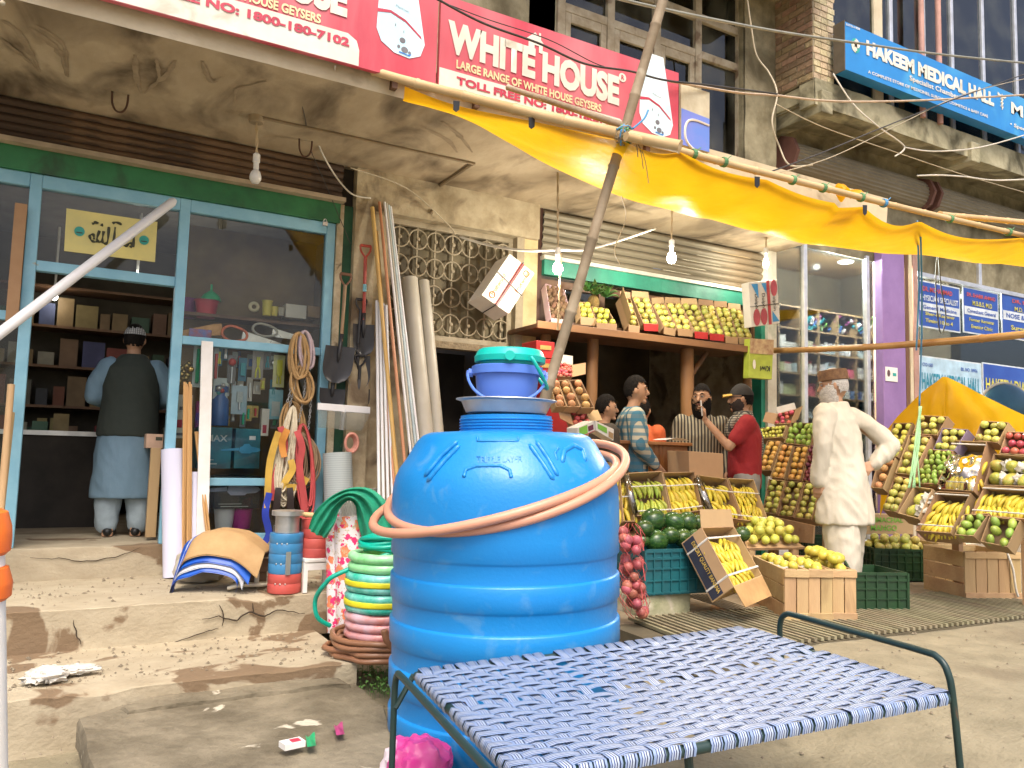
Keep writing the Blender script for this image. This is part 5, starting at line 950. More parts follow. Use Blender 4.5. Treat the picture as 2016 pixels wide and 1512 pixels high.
shovel('black shovel with worn wooden shaft and brown grip', (681, 540), (672, 672), (659, 754), 60, M_rw_, mat('brown_grip', (.2, .1, .06), .5)); shovel('shovel with red tubular handle and blue sticker', (720, 484), (716, 630), (715, 700), 44, mat('red_tube', (.42, .06, .04), .4), mat('red_tube', (.42, .06, .04), .4), 6.36)
shovel('plain black shovel blade hanging behind the worn one', (712, 590), (704, 690), (704, 765), 50, M_shov, M_shov, 6.39); shovel('lower black shovel below the worn one', (662, 690), (655, 760), (652, 802), 52, M_shov, M_shov, 6.40); shovel('lowest dark shovel beside the pvc conduits', (710, 700), (706, 760), (704, 805), 46, M_shov, M_shov, 6.41)
c = onY(718, 567, 6.315); b = MB(); b.lathe([(.0155, -.03), (.0165, -.03), (.0165, .03), (.0155, .03)], 10, c); b.build('sticker', mat('sticker_blue', (.2, .5, .6), .4), label='pale blue sticker band on the red shovel handle', cat='sticker')
c = onY(640, 438, 6.40); t = thing('padlock', 'small steel padlock on the shutter end', 'padlock', c); b = MB(); b.box((c.x-.02, c.y-.012, c.z-.03), (c.x+.02, c.y+.012, c.z+.005)); bev(b.build('lock_body', M_steel, t), .003); b = MB(); b.tube([c+V((.013*cos(i*pi/8), 0, .005+.025*sin(i*pi/8))) for i in range(9)], .004, 6); b.build('shackle', M_steel, t, smooth=4)
# ---- squeegee pack, pink coil, mesh roll
t = thing('floor_squeegee', 'white floor squeegee wrapped in clear film by the pillar', 'squeegee', onY(675, 850, 6.28)); a = onY(625, 800, 6.28); c = onY(728, 808, 6.28); d = c-a
b = MB(); b.obox((a+c)/2, d/2, (0, .015, 0), (0, 0, .028)); bev(b.build('squeegee_bar', M_pvc, t), .004); b = MB(); b.poly([a+V((0, -.02, -.03)), c+V((0, -.02, -.03)), onY(712, 848, 6.26), onY(626, 842, 6.26)], V((0, .001, 0))); b.build('film_wrap', M_clear, t); b = MB(); b.tube([(a+c)/2, onY(672, 846, 6.28)], .02, 10); b.build('socket', M_pvc, t, smooth=SM)
b = MB(); c = onY(690, 872, 6.27)
for k in range(3): b.tube([c+V(((.05+.008*k)*cos(i*pi/10)*.8, -.02*k+.01, (.06+.008*k)*sin(i*pi/10))) for i in range(20)], .012, 8, closed=True)
b.build('hose_coil', mat('pink_hose', (.62, .27, .2), .4), smooth=4, label='small coil of pink tubing hanging under the squeegee', cat='hose')
M_mesh = mat('grey_mesh', (.38, .43, .42), .6, (.3, .34, .34), 2, wave=('Z', 22, .6))
a = onY(672, 1100, 6.2); a.z = .41; rod('mesh_roll', 'roll of grey plastic mesh standing against the pillar', a, onY(664, 892, 6.28), .115, M_mesh, 'roll', 24)
M_wire = mat('wire_grey', (.55, .55, .5), .4, metal=.6)
def wire_roll(label, a, c, r, n=26, tw=7):
    b = MB(); ax = (c-a); L_ = ax.length; u = ax.normalized(); x = u.orthogonal().normalized(); y = u.cross(x)
    for sg in (-1, 1):
        for k in range(n): b.tube([a+ax*(i/tw)+(x*cos(2*pi*k/n+sg*.16*i)+y*sin(2*pi*k/n+sg*.16*i))*(r+.004*(i % 2)) for i in range(tw+1)], .0016, 3, cap=False)
    b.tube([c+(x*cos(i*pi/12)+y*sin(i*pi/12))*r for i in range(24)], .0025, 4, closed=True); b.lathe([(0, 0), (r*.9, 0), (r*.9, L_*.98), (0, L_*.98)], 16, a, ax=u); b.m[-18:] = [1]*18
    return b.build('wire_roll', [M_wire, mat('mesh_core', (.13, .14, .12), .8)], label=label, cat='roll')
a = onY(735, 1100, 6.05); a.z = .41; wire_roll('pale wire netting roll standing behind the green net', a, onY(728, 962, 6.1), .07)
# floral oilcloth roll, chicken wire in it, green shade net over
a = onZ(697, 1245, .17); u = (onY(692, 1015, a.y+.05)-a); c = a+u
M_floral = mat('floral_oilcloth', (.72, .66, .68), .35, (.74, .7, .7), 5)
nt_ = M_floral.node_tree; L = nt_.links.new; bs = nt_.nodes['Principled BSDF']; tc = nd(nt_, 'ShaderNodeTexCoord'); src = bs.inputs['Base Color'].links[0].from_socket
for sc_, th, cl in ((11., .42, (.78, .22, .10)), (15., .36, (.68, .03, .16)), (34., .30, (.5, .42, .25))):
    vo = nd(nt_, 'ShaderNodeTexVoronoi'); vo.inputs['Scale'].default_value = sc_; ns = nd(nt_, 'ShaderNodeTexNoise'); ns.inputs['Scale'].default_value = sc_*2.2; mx_ = nd(nt_, 'ShaderNodeMix', data_type='VECTOR'); mx_.inputs[0].default_value = .06; L(tc.outputs['Object'], mx_.inputs[4]); L(ns.outputs['Color'], mx_.inputs[5]); L(tc.outputs['Object'], ns.inputs['Vector']); L(mx_.outputs[1], vo.inputs['Vector'])
    lt = nd(nt_, 'ShaderNodeMath', operation='LESS_THAN'); L(vo.outputs['Distance'], lt.inputs[0]); lt.inputs[1].default_value = th
    mx = nd(nt_, 'ShaderNodeMix', data_type='RGBA'); L(lt.outputs[0], mx.inputs[0]); L(src, mx.inputs[6]); mx.inputs[7].default_value = (*cl, 1); src = mx.outputs[2]
L(src, bs.inputs['Base Color'])
rod('oilcloth_roll', 'upright roll of pink and orange floral oilcloth', a, c, .118, M_floral, 'roll', 28); rod('oilcloth_roll', 'narrow red floral roll edge beside the wide floral roll', a+V((-.115, .06, 0)), c+V((-.115, .06, .01)), .045, M_floral, 'roll', 16)
wire_roll('chicken wire roll poking out of the floral roll', c-u*.1, c+V((0, 0, .14)), .08)
M_net = mat('green_shade_net', (.01, .30, .17), .7, (.008, .2, .11), 14, bump=.35, bscale=160)
top = c+V((.02, 0, .175)); rd = V((cos(YAW), -sin(YAW), 0))
def cloth(label, ctrl, wd, name='shade_net', m_=M_net, n=30):
    P = spline([p for p, w_ in ctrl], 8); W = spline([V((w_, 0, 0)) for p, w_ in ctrl], 8); b = MB(); N = len(P)
    def f(u_, v_):
        i = u_*(N-1); k = min(int(i), N-2); p = P[k].lerp(P[k+1], i-k); w__ = W[k].lerp(W[k+1], i-k).x; t_ = (P[k+1]-P[k]).normalized(); sd_ = t_.cross(F2).normalized()
        return p+sd_*(v_-.5)*w__-F2*(.05*sin(pi*v_)+.022*sin(v_*19+u_*5)+.02*nz((u_*5, v_*5, 3), 1))
    b.grid(f, N*2, 24); return b.build(name, m_, smooth=4, label=label, cat='net')
def G(px, py, dp): d = ray(px, py); return EYE+d*(dp/d.dot(FW))
dF = depth(c)-.14
cloth('green shade net draped over the chicken wire and floral roll', [(G(625, 1050, dF-.02), .13), (G(640, 1020, dF-.02), .15), (G(660, 990, dF-.02), .1), (G(690, 973, dF-.02), .08), (G(720, 985, dF), .17), (G(742, 1025, dF), .25), (G(758, 1075, dF), .27), (G(765, 1110, dF), .25)], .2)
# ---- hose coil stack
c0 = onZ(738, 1297, .17)+V((.09, .13, 0)); zc = .17
def coil(label, n, r, R, m_, h0, flat_=1, jit=.006, name='hose_coil'):
    b = MB(); z_ = h0; rows = max(1, n//flat_); P = []
    for k in range(n): 
        rr = R-(k % flat_)*r*1.9; zz_ = h0+r+(k//flat_)*r*1.9
        for i in range(32): a_ = 2*pi*i/32; P.append(c0+V(((rr+jit*nz((k, i*.3, 1), 1)*3)*cos(a_), (rr+jit*nz((k, i*.3, 4), 1)*3)*sin(a_), zz_-c0.z+jit*nz((k*3, i*.3, 7), 1))))
    b.tube(P, r, 8); return b.build(name, m_, smooth=4, label=label, cat='hose', group='hoses coiled in one stack'), h0+rows*r*1.9
M_hb = mat('brown_ribbed_hose', (.2, .085, .04), .35, (.34, .17, .09), 60, wave=('Z', 140, 3.))
_, zc = coil('wide loose coil of brown ribbed hose at the bottom', 10, .017, .30, M_hb, zc, 3, .02)
_, zc = coil('wrapped pink hose coil lying on the brown hose', 3, .027, .205, mat('pink_wrapped_hose', (.62, .25, .22), .3, (.6, .42, .48), 9), zc, 1)
Mtealh = mat('teal_wrapped_hose', (.02, .4, .28), .25, (.25, .62, .55), 9)
for k in range(2):
    _, z2 = coil(('teal hose coil in film resting on the pink one', 'second teal hose coil in film under the lime coil')[k], 2, .03, .205, Mtealh, zc, 1)
    b = MB(); b.lathe([(.236, zc+.042), (.238, zc+.05), (.238, zc+.066), (.236, zc+.074)], 40, (c0.x, c0.y, 0)); o = b.build('paper_band', mat('yellow_band', (.75, .68, .02), .5), smooth=4, label=('yellow printed band round the lower teal coil', 'yellow printed band round the upper teal coil')[k], cat='band')
    zc = z2
_, z2 = coil('lime green hose coil in film near the top', 2, .03, .195, mat('lime_hose', (.18, .62, .2), .3, (.4, .75, .45), 8), zc, 1); zc = z2
b = MB(); P = []; R_ = .165
for k in range(7):
    for i in range(28): a_ = 2*pi*i/28; rr = R_*(.75+.25*((k*3) % 5)/5); P.append(V((c0.x+rr*cos(a_)*(1+.06*sin(k*2.)), c0.y+rr*sin(a_), zc+.016+.011*k+.012*sin(a_*2+k))))
lead = spline([P[0], G(670, 1128, depth(P[0])-.15), G(640, 1150, depth(P[0])-.15), G(621, 1180, depth(P[0])-.1), G(625, 1215, depth(P[0])-.1), G(650, 1232, depth(P[0])-.05)], 8)
b.tube(list(reversed(lead))+P, .014, 8); b.build('hose_coil', mat('turquoise_hose', (.0, .42, .30), .35), smooth=4, label='loose turquoise hose coil on top with its end looping out', cat='hose', group='hoses coiled in one stack')
b = MB(); b.tube(spline([G(772, 1280, depth(c0)-.27), G(762, 1262, depth(c0)-.29), G(756, 1240, depth(c0)-.29)], 5), .02, 10); b.build('hose_end', M_hb, smooth=4, label='cut end of brown ribbed hose sticking up', cat='hose')
# ---- leaning pipes
def lean(name, label, t0, m0, r, m_, cat='pipe', Yt=6.34, Ym=5.95, group=None, zend=.3):
    a = onY(*t0, Yt); c = onY(*m0, Ym); e = c+(c-a)*((c.z-zend)/(a.z-c.z)); return rod(name, label, e, a, r, m_, cat, 16, group=group)
M_cop = mat('copper_pipe', (.52, .24, .12), .4, (.45, .2, .1), 5); M_yb = mat('golden_bamboo', (.62, .42, .14), .45, (.5, .3, .09), 5, aniso=(1, 1, .3))
lean('bamboo_cane', 'golden bamboo cane leaning beside the ring gate', (733, 408), (786, 987), .017, M_yb, 'cane'); lean('bamboo_cane', 'second golden cane close behind the first', (741, 455), (780, 960), .015, M_yb, 'cane', 6.38, 6.0); lean('pipe', 'copper coloured pipe leaning by the golden canes', (747, 398), (797, 912), .013, M_cop); lean('pipe', 'shorter copper coloured pipe left of the canes', (747, 606), (780, 995), .014, M_cop, Yt=6.3, Ym=5.95)
for k in range(4): lean('pvc_conduit', 'white pvc conduit standing in a row beside the canes', (742+k*6, 592+k*3), (746+k*9, 985), .0125, M_pvc, 'conduit', 6.3-.02*k, 5.98, 'row of white conduits')
for k in range(4): lean('pvc_conduit', 'long pale conduit leaning up to the header beam', (757+k*4, 398+k*3), (808+k*6, 890), .011, (M_pvc, M_pvcg, mat('bluish_pvc', (.5, .6, .62), .4), M_pvc)[k], 'conduit', 6.36, 6.02, 'long conduits leaning at the gate')
for k, (t0, m0, r) in enumerate((((806, 549), (838, 868), .072), ((834, 554), (862, 850), .05))):
    a = onY(*t0, 6.42); c = onY(*m0, 6.1); e = c+(c-a)*((c.z-.3)/(a.z-c.z)); b = MB(); u = (a-e); b.lathe([(r*.93, 0), (r, 0), (r, u.length), (r*.93, u.length), (r*.93, 0)], 28, e, ax=u); b.build('pipe', M_pvcg, smooth=SM, label=('thick grey pvc drain pipe leaning on the ring gate', 'thinner grey pvc drain pipe next to the thick one')[k], cat='pipe')
# ---- bundle, bag, tins, stool on the middle step
z2s = .41
def S2(px, py): return onZ(px, py, z2s)
c = onZ(402, 1150, z2s)+V((0, .14, 0)); crumple(c+V((0, 0, .10)), .19, .14, .13, 12, 16, .25, 2).build('sack', mat('white_sack', (.55, .51, .43), .8, (.42, .38, .3), 5, bump=.3), smooth=SM, label='white woven sack under the folded canvas', cat='sack')
def fold(name, label, off, m_, sz, seed):
    dp = 5.35; L0 = [G(366-off*.6, 1100+off*.9, dp), G(380-off*.6, 1062, dp), G(402, 1046-off*.2, dp), G(445, 1043-off*.2, dp+.02), G(485, 1054, dp+.02), G(524-off*1.6, 1086-off*.3, dp)]; P = spline(L0, 8); N = len(P); b = MB()
    def f(u_, v_):
        i = u_*(N-1); k = min(int(i), N-2); p = P[k].lerp(P[k+1], i-k)+F2*(v_-.5)*.34+V((0, 0, -.34*max(0, .42-v_)*sz-.02*abs(nz((u_*4, v_*3, seed), 1)))); return p-V((0, 0, off*.0016))
    b.grid(f, 40, 14); b.grid(lambda u_, v_: f(u_, v_)-V((0, 0, .008)), 40, 14); return b.build(name, m_, smooth=4, label=label, cat='tarpaulin')
fold('canvas_sheet', 'brown canvas sheet folded on top of the bundle', 0, mat('brown_canvas', (.42, .27, .12), .8, (.35, .21, .09), 5, bump=.3), 1., 1); fold('plastic_sheet', 'royal blue plastic sheet folded inside the bundle', 10, mat('blue_sheet', (.01, .07, .42), .4, (.01, .1, .5), 5), 1.25, 2); fold('plastic_sheet', 'white plastic sheet folded under the blue one', 17, mat('white_sheet', (.62, .64, .68), .4), 1.45, 3); fold('plastic_sheet', 'lowest blue plastic sheet at the bottom of the bundle', 24, mat('blue_sheet', (.01, .07, .42), .4), 1.6, 4)
a = onZ(478, 1162, z2s); t = thing('tool_bag', 'brown leather tool bag with white buckled straps', 'bag', a); W_ = metres(75, a); Hh = metres(66, a); b = MB(); o_ = a+V((.0, .05, 0)); b.box((o_.x, o_.y, z2s+.04), (o_.x+W_, o_.y+.2, z2s+Hh)); bev(b.build('bag_body', mat('brown_leather', (.17, .10, .055), .6, (.12, .07, .04), 6, bump=.2), t), .015, 3)
b = MB(); b.box((o_.x-.008, o_.y-.014, z2s+Hh*.45), (o_.x+W_+.008, o_.y+.21, z2s+Hh+.01)); bev(b.build('bag_flap', mat('brown_leather', (.17, .10, .055), .6), t), .015, 3)
for xx in (-.06, .3, .62): b = MB(); x_ = o_.x+W_*xx; b.box((x_, o_.y-.03, z2s+.02), (x_+.032, o_.y-.018, z2s+Hh*.5)); bev(b.build('buckle_strap', mat('cream_webbing', (.6, .55, .42), .6), t), .003)
b = MB(); b.tube(spline([V((o_.x-.1, o_.y-.06, z2s+.02)), V((o_.x-.02, o_.y-.09, z2s+.04)), V((o_.x+.1, o_.y-.06, z2s+.03)), V((o_.x+W_*.7, o_.y-.05, z2s+.03))], 6), .014, 6); b.build('strap', mat('cream_webbing', (.6, .55, .42), .6), t, smooth=4)
b = MB(); b.tube([V((o_.x+W_*.35, o_.y-.03, z2s+Hh*.8)), V((o_.x+W_*.35, o_.y-.04, z2s+Hh*.92)), V((o_.x+W_*.7, o_.y-.04, z2s+Hh*.92)), V((o_.x+W_*.7, o_.y-.03, z2s+Hh*.8))], .006, 6); b.build('handle', M_iron, t)
def tins(label, px, py, wpx, layers, zb_, Yb=None):
    a = onZ(px, py, zb_); r = metres(wpx, a)/2; a = a+V((0, r, 0)); z_ = zb_; res = []
    for (m_, lab, h_) in layers:
        b = MB(); b.lathe([(0, 0), (r*.98, 0), (r, .008), (r, h_*.48), (r*.985, h_*.5), (r, h_*.52), (r, h_-.008), (r*.97, h_), (0, h_)], 32, a+V((0, 0, z_-zb_))); o = b.build('round_tin', m_, smooth=SM, label=lab, cat='tin'); z_ += h_+.002; res.append((a, r, z_))
        for k in range(3): q_ = a+V((r*cos(-pi/2+.3*(k-1)-.5), r*sin(-pi/2+.3*(k-1)-.5), z_-zb_-h_*.5)); b = MB(); b.sphere(q_, .006, 6, 5); b.build('rivet', M_steel, o)
    return res[-1]
Mtb = mat('blue_tin', (.03, .17, .36), .4, (.04, .2, .4), 6); Mtr = mat('red_tin', (.50, .09, .07), .45, (.45, .07, .06), 6)
a, r, z_ = tins('', 567, 1170, 66, [(Mtr, 'red round tin at the bottom of the blue stack', .125), (Mtb, 'blue round tin in the middle of the stack', .13), (Mtb, 'upper blue round tin under the sieve', .13)], z2s)
b = MB(); b.obox(a+V((-r*.1, -r-.006, .2)), (.016, 0, 0), (0, .003, 0), (0, 0, .075)); b.build('clasp', M_steel, label='steel clasp strip fixed across the blue tins', cat='clasp')
t = thing('sieve', 'steel sieve pot with wooden handle on the blue tins', 'sieve', (a.x, a.y, z_)); b = MB(); b.lathe([(r*.7, 0), (r*.72, 0), (r*.72, .11), (r*.95, .115), (r*.95, .145), (r*.7, .145)], 24, (a.x, a.y, z_)); b.build('sieve_rim', M_steel, t, smooth=SM); b = MB(); b.tube([V((a.x+r*.9, a.y-.02, z_+.12)), V((a.x+r*2.0, a.y-.08, z_+.11))], [.016, .02], 10); b.build('handle', M_woodv, t, smooth=SM)
a = onZ(628, 1166, z2s); w_ = metres(50, a); t = thing('stool', 'small white stool carrying the red tins', 'stool', a); hs = metres(58, a)
for dx in (0, w_*1.15):
    for dy in (.02, .24): b = MB(); b.box((a.x-w_*.55+dx-.014, a.y+dy-.014, z2s), (a.x-w_*.55+dx+.014, a.y+dy+.014, z2s+hs)); b.build('leg', M_white, t)
b = MB(); b.box((a.x-w_*.62, a.y, z2s+hs), (a.x+w_*.68, a.y+.27, z2s+hs+.025)); bev(b.build('seat', M_white, t), .006)
b = MB(); b.box((a.x-w_*.53, a.y+.005, z2s+hs-.05), (a.x+w_*.58, a.y+.03, z2s+hs-.004)); b.build('apron', M_white, t)
zt0 = z2s+hs+.027; ra = .125; ca = V((a.x+.01, a.y+.135, zt0))
for k in range(2):
    b = MB(); b.lathe([(0, 0), (ra*.98, 0), (ra, .008), (ra, .055), (ra*.985, .06), (ra, .065), (ra, .118), (ra*.97, .125), (0, .125)], 30, ca+V((.015*k, 0, .127*k))); b.build('round_tin', Mtr, smooth=SM, label=('red round tin standing directly on the white stool', 'top red round tin beside the green net')[k], cat='tin')
# ================================================================ fruit stall
M_ga = mat('green_apple_skin', (.47, .49, .085), .35, (.56, .52, .14), 9, rand=.3, stain=(.42, .16, .06), sscale=2.2, slo=.55, shi=.75)
M_ya = mat('yellow_apple_skin', (.62, .50, .07), .35, (.5, .46, .06), 9, rand=.18, stain=(.4, .22, .06), sscale=14, slo=.66, shi=.74)
M_pe = mat('peach_skin', (.60, .36, .15), .55, (.55, .26, .10), 8, rand=.18); M_or_ = mat('apricot_skin', (.66, .40, .10), .5, (.60, .33, .08), 8, rand=.15)
M_pl = mat('plum_skin', (.15, .03, .05), .45, (.22, .05, .06), 8, rand=.25); M_rp = mat('red_plum_skin', (.45, .05, .06), .3, (.55, .12, .1), 8, rand=.2); M_ki = mat('kiwi_skin', (.16, .09, .04), .8, (.11, .06, .03), 12, rand=.2)
M_mg = mat('mango_skin', (.20, .36, .05), .4, (.36, .42, .08), 6, rand=.2); M_ba = mat('banana_skin', (.66, .52, .05), .45, (.55, .46, .05), 6, rand=.14, stain=(.16, .09, .03), sscale=16, slo=.68, shi=.74)
M_bg = mat('green_banana_skin', (.34, .46, .06), .45, (.48, .5, .07), 6, rand=.14); M_wm = mat('watermelon_rind', (.012, .045, .014), .25, (.05, .11, .02), 5, rand=.15, aniso=(1, 1, .35))
M_ctn = [mat('carton_%s' % 'abc'[i], c, .8, tuple(x*.86 for x in c), 3, bump=.06, rand=.12) for i, c in enumerate(((.40, .255, .125), (.46, .31, .16), (.34, .215, .11)))]
M_redc = mat('red_carton', (.5, .03, .03), .5, (.42, .02, .02), 5); M_cardin = mat('carton_inside', (.36, .25, .14), .85)
def apple_mesh(m_, dim=.22, el=(1, 1, .92)):
    b = MB()
    def f(p): r = sqrt(p.x*p.x+p.y*p.y); k = max(0, 1-r/.55); return V((p.x*el[0], p.y*el[1], (p.z-(dim if p.z > 0 else -dim*.6)*k*k)*el[2]))
    b.sphere((0, 0, 0), 1, 14, 10, f); b.mi = 0
    if dim > .1: b.tube([(0, 0, .62), (.04, .02, .98)], .05, 4)
    return b.mesh(m_, 4)
FM = dict(apple=('green_apple', apple_mesh(M_ga)), yapple=('yellow_apple', apple_mesh(M_ya)), peach=('peach', apple_mesh(M_pe, .08, (1, 1, 1))), apricot=('apricot', apple_mesh(M_or_, .08, (1, 1, 1))), plum=('plum', apple_mesh(M_pl, .05, (1, 1, 1.05))), rplum=('red_plum', apple_mesh(M_rp, .08, (1, 1, 1))), kiwi=('kiwi', apple_mesh(M_ki, .03, (.85, .85, 1.15))), mango=('mango', apple_mesh(M_mg, .02, (.82, .95, 1.3))), guava=('pear', apple_mesh(mat('pear_skin', (.60, .55, .09), .4, (.5, .52, .09), 9, rand=.18, stain=(.45, .28, .1), sscale=9, slo=.64, shi=.8), .12, (1, 1, 1.05))))
FR = {}
def drop(kind, p, r, where):
    q = Matrix.Translation(p) @ (Matrix.Rotation(rnd.uniform(0, 6.28), 4, 'Z') @ Matrix.Rotation(rnd.uniform(0, 1.3), 4, 'X')) @ Matrix.Scale(r*rnd.uniform(.92, 1.07), 4)
    FR.setdefault(kind, []).append((depth(p), q, where))
def flush():
    for kind, lst in FR.items():
        nm, me = FM[kind]; lst.sort(key=lambda t_: t_[0])
        for k, (d, mw, where) in enumerate(lst[:285]): tag(inst(me, nm, None, mw), '%s %s' % (nm.replace('_', ' '), where), nm.replace('_', ' '), '%ss %s' % (nm.replace('_', ' '), where))
        if len(lst) > 285:
            b = MB(); vs = [v.co.copy() for v in me.vertices]; fs = [tuple(p.vertices) for p in me.polygons]
            for d, mw, where in lst[285:]: b.add([mw @ v for v in vs], fs)
            tag(b.build(nm, me.materials[0], smooth=4), 'more %ss in the cartons further back' % nm.replace('_', ' '), nm.replace('_', ' '), kind='stuff')
def zq(off, sc): return lambda *pts: [(off[0]+x*sc, off[1]+y*sc) for x, y in pts]
class Pl:
    """a tilted display plane through p; back = horizontal direction it leans to, tilt from horizontal"""
    def __init__(s, p, back, tilt): s.p = V(p); bk = V(back).normalized(); s.up = (bk*cos(radians(tilt))+V((0, 0, 1))*sin(radians(tilt))); s.side = V((0, 0, 1)).cross(bk)*-1; s.n = bk*-sin(radians(tilt))+V((0, 0, 1))*cos(radians(tilt))
    def at(s, px, py): return onP(px, py, s.p, s.n)
def carton(label, quad, pl, dp, m_, kind=None, r=.037, where='', flaps=(), fill=1., sink=.35, wall=.006, name='carton', rows=None, skip=0.):
    c = [pl.at(*p) for p in quad]; n = pl.n; ctr = sum(c, V())/4; t = thing(name, label, 'carton', ctr-n*dp); TL, TR, BR, BL = c
    for a, d in ((TL, TR), (TR, BR), (BR, BL), (BL, TL)):
        e = (d-a).normalized(); inn = (ctr-(a+d)/2); inn = (inn-e*inn.dot(e)-n*inn.dot(n)).normalized(); b = MB(); b.hexa([a-n*dp, d-n*dp, d-n*dp+inn*wall, a-n*dp+inn*wall, a, d, d+inn*wall, a+inn*wall]); b.build('side_panel', m_, t)
    b = MB(); b.slab([TL-n*(dp-.003), TR-n*(dp-.003), BR-n*(dp-.003), BL-n*(dp-.003)], -n*.005); b.build('bottom_panel', M_cardin, t)
    for (which, ln, ang, mm) in flaps:
        a, d = dict(top=(TL, TR), bottom=(BR, BL), left=(BL, TL), right=(TR, BR))[which]; e = (d-a).normalized(); out = (a+d)/2-ctr; out = (out-e*out.dot(e)-n*out.dot(n)).normalized(); dr = out*cos(radians(ang))+n*sin(radians(ang)); nn = dr.cross(e).normalized()*.004; i_ = e*(d-a).length*.03
        b = MB(); b.slab([a+n*.001, d+n*.001, d-i_+dr*ln, a+i_+dr*ln], nn); b.build('flap', mm or m_, t)
    if kind: fillq(c, n, kind, r, where, sink, fill, skip)
    return t, c
def fillq(c, n, kind, r, where, sink=.35, fill=1., skip=0.):
    TL, TR, BR, BL = c; w_ = ((TR-TL).length+(BR-BL).length)/2; h_ = ((TL-BL).length+(TR-BR).length)/2
    nc = max(1, int((w_-.008)/(2*r*1.0))); nr = max(1, int((h_-.01)/(2*r*.92)))
    for j in range(nr):
        if j/nr > fill: break
        k2 = nc-(j % 2 if nc > 2 else 0)
        for i in range(k2):
            if rnd.random() < skip: continue
            u = (i+.5+(.5*(j % 2) if nc > 2 else .15*(j % 2)))/nc; v = (j+.5)/nr; u = min(max(u+rnd.uniform(-.04, .04)/1., r/w_), 1-r/w_); v = min(max(v+rnd.uniform(-.02, .02), r/h_), 1-r/h_)
            drop(kind, BL.lerp(BR, u).lerp(TL.lerp(TR, u), v)-n*(r*sink+rnd.uniform(-.012, .01)), r, where)
bm_len = .165
def banana_mesh(m_):
    b = MB(); P = []; R = []
    for i in range(11): a = -.55+1.1*i/10; P.append(V((0, .14*(cos(a)-cos(.55))*1.1, .14*sin(a)*1.05))); R.append((.006, .008, .0125, .0155, .017, .0175, .0175, .0165, .014, .008, .0045)[i])
    b.tube(P, R, 7); return b.mesh(m_, 4)
BM = {'y': banana_mesh(M_ba), 'g': banana_mesh(M_bg)}
NB = [0]
def bunch(label, p, up, out, kind='y', n=7, s_=1., group='banana bunches in the cartons'):
    """hand of bananas: fingers fan out from a common stem at the top, each finger a part"""
    up = up.normalized(); out = (out-up*out.dot(up)).normalized(); sd = up.cross(out); t = thing('banana_bunch', label, 'bananas', p, group); stem = p+up*.085*s_
    for k in range(n):
        f_ = (k-(n-1)/2)/max(1, (n-1)/2); lay = k % 2; a = f_*.34+rnd.uniform(-.05, .05); d = (up*cos(a)+sd*-sin(a)).normalized(); o_ = (out+sd*f_*.5).normalized(); o_ = (o_-d*o_.dot(d)).normalized(); x_ = d.cross(o_)*-1
        pos = stem-d*.075*s_+out*(.012*lay)+sd*f_*.052*s_; mw = frame(pos, x_*s_, o_*s_*(1 if lay else .9), d*s_); inst(BM[kind], 'banana', t, mw)
    b = MB(); b.tube([stem-up*.01, stem+up*.03], [.018, .01], 6); b.build('stem', mat('banana_stem', (.2, .16, .05), .8), t, smooth=SM); return t
def bananas(label, c, n, kind, cols, rows, s_=1., flips=0):
    TL, TR, BR, BL = c; v_ = (TL-BL).normalized(); k = 0
    for j in range(rows):
        for i in range(cols):
            u = (i+.5)/cols; v = 1-(j+.55)/rows; p = BL.lerp(BR, u).lerp(TL.lerp(TR, u), v)-n*.02; a = rnd.uniform(-.5, .5); sd = (TR-TL).normalized(); NB[0] += 1
            bunch(label, p, v_*cos(a)+sd*sin(a), n, kind if not isinstance(kind, str) or len(kind) == 1 else kind[min(j, len(kind)-1)], rnd.choice((6, 7, 8)), s_)
def twine(t, pts, m_=None, r=.005): b = MB(); b.tube(pts, r, 5); b.build('packing_strap', m_ or mat('white_strap', (.72, .7, .64), .5), t)

# ---- high shelf with tilted cartons
a = onY(1063, 640, 6.0); c = onY(1476, 682, 6.0); ZSH = (a.z+c.z)/2
sh = thing('fruit_shelf', 'brown timber shelf on posts carrying tilted fruit cartons', 'shelf', ((a.x+c.x)/2, 6.0, .3))
b = MB(); b.box((a.x-.05, 5.98, ZSH-.05), (c.x+.05, 6.5, ZSH-.01)); bev(b.build('shelf_board', M_woodd, sh), .006); b = MB(); b.box((a.x-.05, 5.955, ZSH-.055), (c.x+.05, 5.978, ZSH+.012)); bev(b.build('shelf_edge', mat('orange_timber', (.26, .13, .055), .55, (.18, .085, .035), 5, aniso=(.2, 1, 1)), sh), .004)
for k, (px0, py0, px1, py1, w_, Y) in enumerate(((1168, 655, 1160, 860, .055, 6.25), (1352, 690, 1352, 880, .07, 6.2), (1075, 655, 1070, 740, .05, 6.3), (1470, 700, 1472, 860, .05, 6.3))):
    p0 = onY(px0, py0, Y); p1 = onY(px1, py1, Y); e = p1+(p1-p0)*((p1.z-.3)/(p0.z-p1.z)); p0.z = ZSH-.05; b = MB(); b.tube([e, (e+p0)/2+V((.015, 0, 0)), p0], w_, 10); b.build('post', mat('round_timber', (.30, .15, .055), .55, (.2, .1, .04), 4, bump=.15, aniso=(1, 1, .2)), sh, smooth=SM)
b = MB(); p0 = onY(1356, 745, 6.2); b.tube([p0, V((p0.x+.24, 6.2, ZSH-.06))], .028, 8); b.build('brace', M_woodd, sh, smooth=SM)
Zb = zq((1040, 500), .258); pS = Pl((5, 6.02, ZSH+.035), (0, 1, 0), 55)
names = ['dark kiwi', 'first yellow', 'second yellow', 'first green', 'second green', 'third green', 'fourth green', 'fifth green', 'sixth green', 'seventh green', 'last green']
